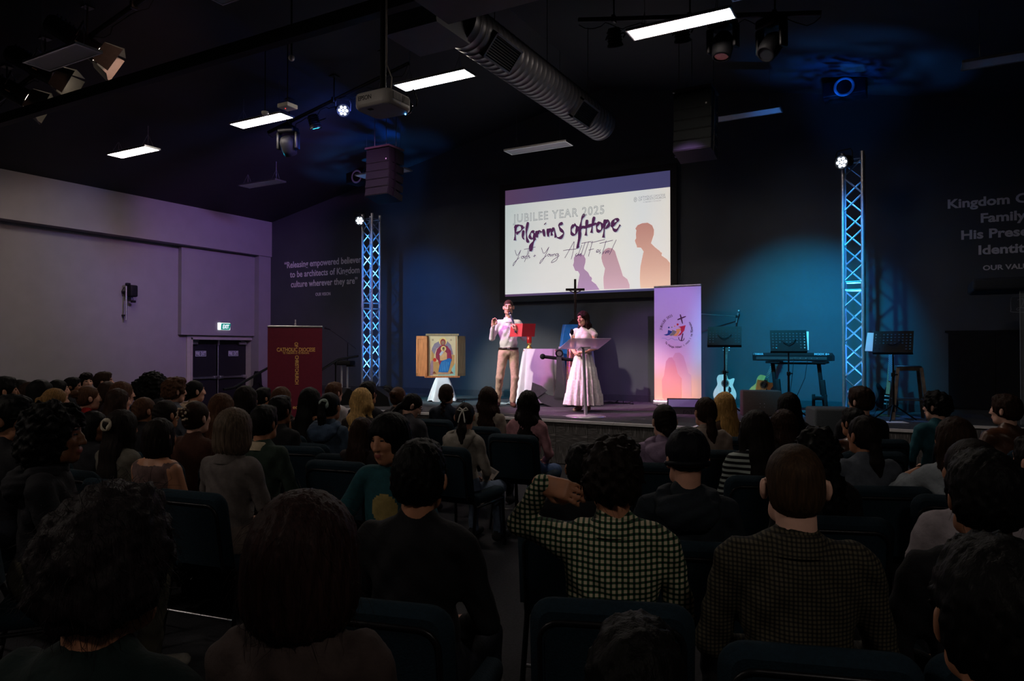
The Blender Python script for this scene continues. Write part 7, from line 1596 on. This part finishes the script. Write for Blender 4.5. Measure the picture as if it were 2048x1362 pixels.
for e, kn, an in ((1, (.08, .10, .36), (.09, .05, .06)), (-1, (-.08, -.02, .36), (-.08, -.14, .08))):
    g.chain([Q(e*.07, 0, .62), Q(*kn), Q(*an)], [.07*sc, .05*sc, .036*sc], PANTS, .02); a = Q(*an); g.cap(a+Q(0, -.02, -.02), a+Q(0, .13, -.03), .034*sc, .028*sc, SHOE, .01)
g.ripple(lambda x, y, z: .005*np.sin(34*z+10*x)*np.sin(12*x+5*y), [TOP, PANTS])
g.paint(Q(-.02, .10, .92), Q(.07, .06, .07), EXTRA, TOP)
hc_ = Q(0, .02, 1.235); Rh = rotm(0, 0, -.12) @ rotm(-.12, .06, 0); s_ = sc*.95
ch = [g.surf(), head_chunk(.008, Rh, hc_, Q(0, -.01, 1.07), True, s_), hand_chunk(.007, Q(.310, .14, .66), V3(.15, .4, -.9), V3(-1, .2, 0), 1, .4, .1, sc*.8), hand_chunk(.007, Q(-.12, .13, .76), V3(.5, .8, -.1), V3(0, 0, -1), 1, .5, .1, sc*.8)]
link_mesh('body', mesh_from('body', ch, {0: cloth('174249'), SKIN: skinm('b07a5c'), TOP: cloth('174249'), PANTS: cloth('4a453c'), SHOE: cloth('333333'), LIP: M_lip, PUPIL: M_eye, BROW: hairm(BK), EXTRA: cloth('8a7a4a')}), None, boy)
gg = Grid(V3(-.16, -.17, -.2), V3(.16, .17, .18), .008); gg.ell(V3(0, -.016, .034), V3(.104, .118, .106), 1, .01); gg.ell(V3(0, -.03, -.045), V3(.110, .098, .10), 1, .03); gg.cut(V3(0, .140, -.055), V3(.084, .094, .112), k=.01); gg.cutplane(V3(0, 0, -.115), (0, .1, -1)); gg.ripple(wavefn(.004, 24, 51, 10, 1.)); v, q, l = gg.surf()
link_mesh('hair', mesh_from('hair', [((v*s_) @ Rh.T+hc_, q, l)], {0: hairm(BK), 1: hairm(BK)}), None, boy)
proto = make_chair(); first = True
def put_chair(loc, rz, label):
    global first
    if first: proto.location = loc; proto.rotation_euler = (0, 0, rz); proto['label'] = label; first = False; return proto
    return dup(proto, None, loc, rz, label)
for loc, ang, lab in CHAIRS:
    d = lab.replace('person with ', '')
    put_chair((loc.x, loc.y, 0), ang, 'padded blue chair under the person with '+' '.join(', '.join(d.split(', ')[:-1]).split()[:9]))
def empty_chair(px, py, face, label):
    """px, py: middle of the top edge of the backrest (0.875 m high)"""
    p = atZ(px, py, .875); a = math.radians(face); R2 = Matrix.Rotation(a, 2); o = R2 @ Vector((0, -.31)); put_chair((p.x-o.x, p.y-o.y, 0), a, label)
empty_chair(592, 892, 16, 'empty blue padded chair beside the lady in the pale blazer')
empty_chair(690, 908, 18, 'empty blue padded chair before the walking boy')
empty_chair(608, 856, 14, 'empty blue padded chair behind the blue hooded top')
empty_chair(685, 862, 14, 'empty blue padded chair beside the very long blonde hair')
# printed leaflets in two laps
def lap(word, off):
    r = next(o for o in bpy.data.objects if o.get('category') == 'person' and word in o['label']); return Matrix.Translation(r.location) @ Matrix.Rotation(r.rotation_euler.z, 4, 'Z') @ Vector(off)
p = lap('puffer jacket', (.13, .42, .66)); t = thing('leaflet', 'dark printed leaflet with a pale border held by the black puffer jacket', 'leaflet', p, math.radians(-10)); t.rotation_euler = (math.radians(-35), math.radians(14), math.radians(-6))
B().box((0, 0, 0), (.105, .003, .115)).build('sheet', mat('leaflet_dark', (.02, .025, .035), .5), t)
for c, s in (((0, -.002, .054), (.105, .001, .007)), ((0, -.002, -.054), (.105, .001, .005)), ((-.050, -.002, 0), (.005, .001, .105)), ((.050, -.002, 0), (.005, .001, .105)), ((0, -.002, .032), (.08, .001, .004))): B().box(c, s).build('border', mat('leaflet_pale', (.42, .40, .34), .6), t)
text('LOC', mat('leaflet_ochre', (.40, .33, .18), .6), t, width=.055, size=.03, loc=(.005, -.003, -.012), bold=.0008, ext=.0005)
p = lap('white hair ribbon', (.06, .32, .585)); t = thing('leaflet', 'small pale leaflet held low by the person with the white hair ribbon', 'leaflet', p); t.rotation_euler = (math.radians(-48), math.radians(28), math.radians(10))
B().box((0, 0, 0), (.13, .003, .10)).build('sheet', mat('leaflet_cream', (.34, .30, .27), .6), t); B().box((.0, -.002, .02), (.10, .001, .035)).build('printed_block', mat('leaflet_grey', (.12, .11, .11), .6), t)
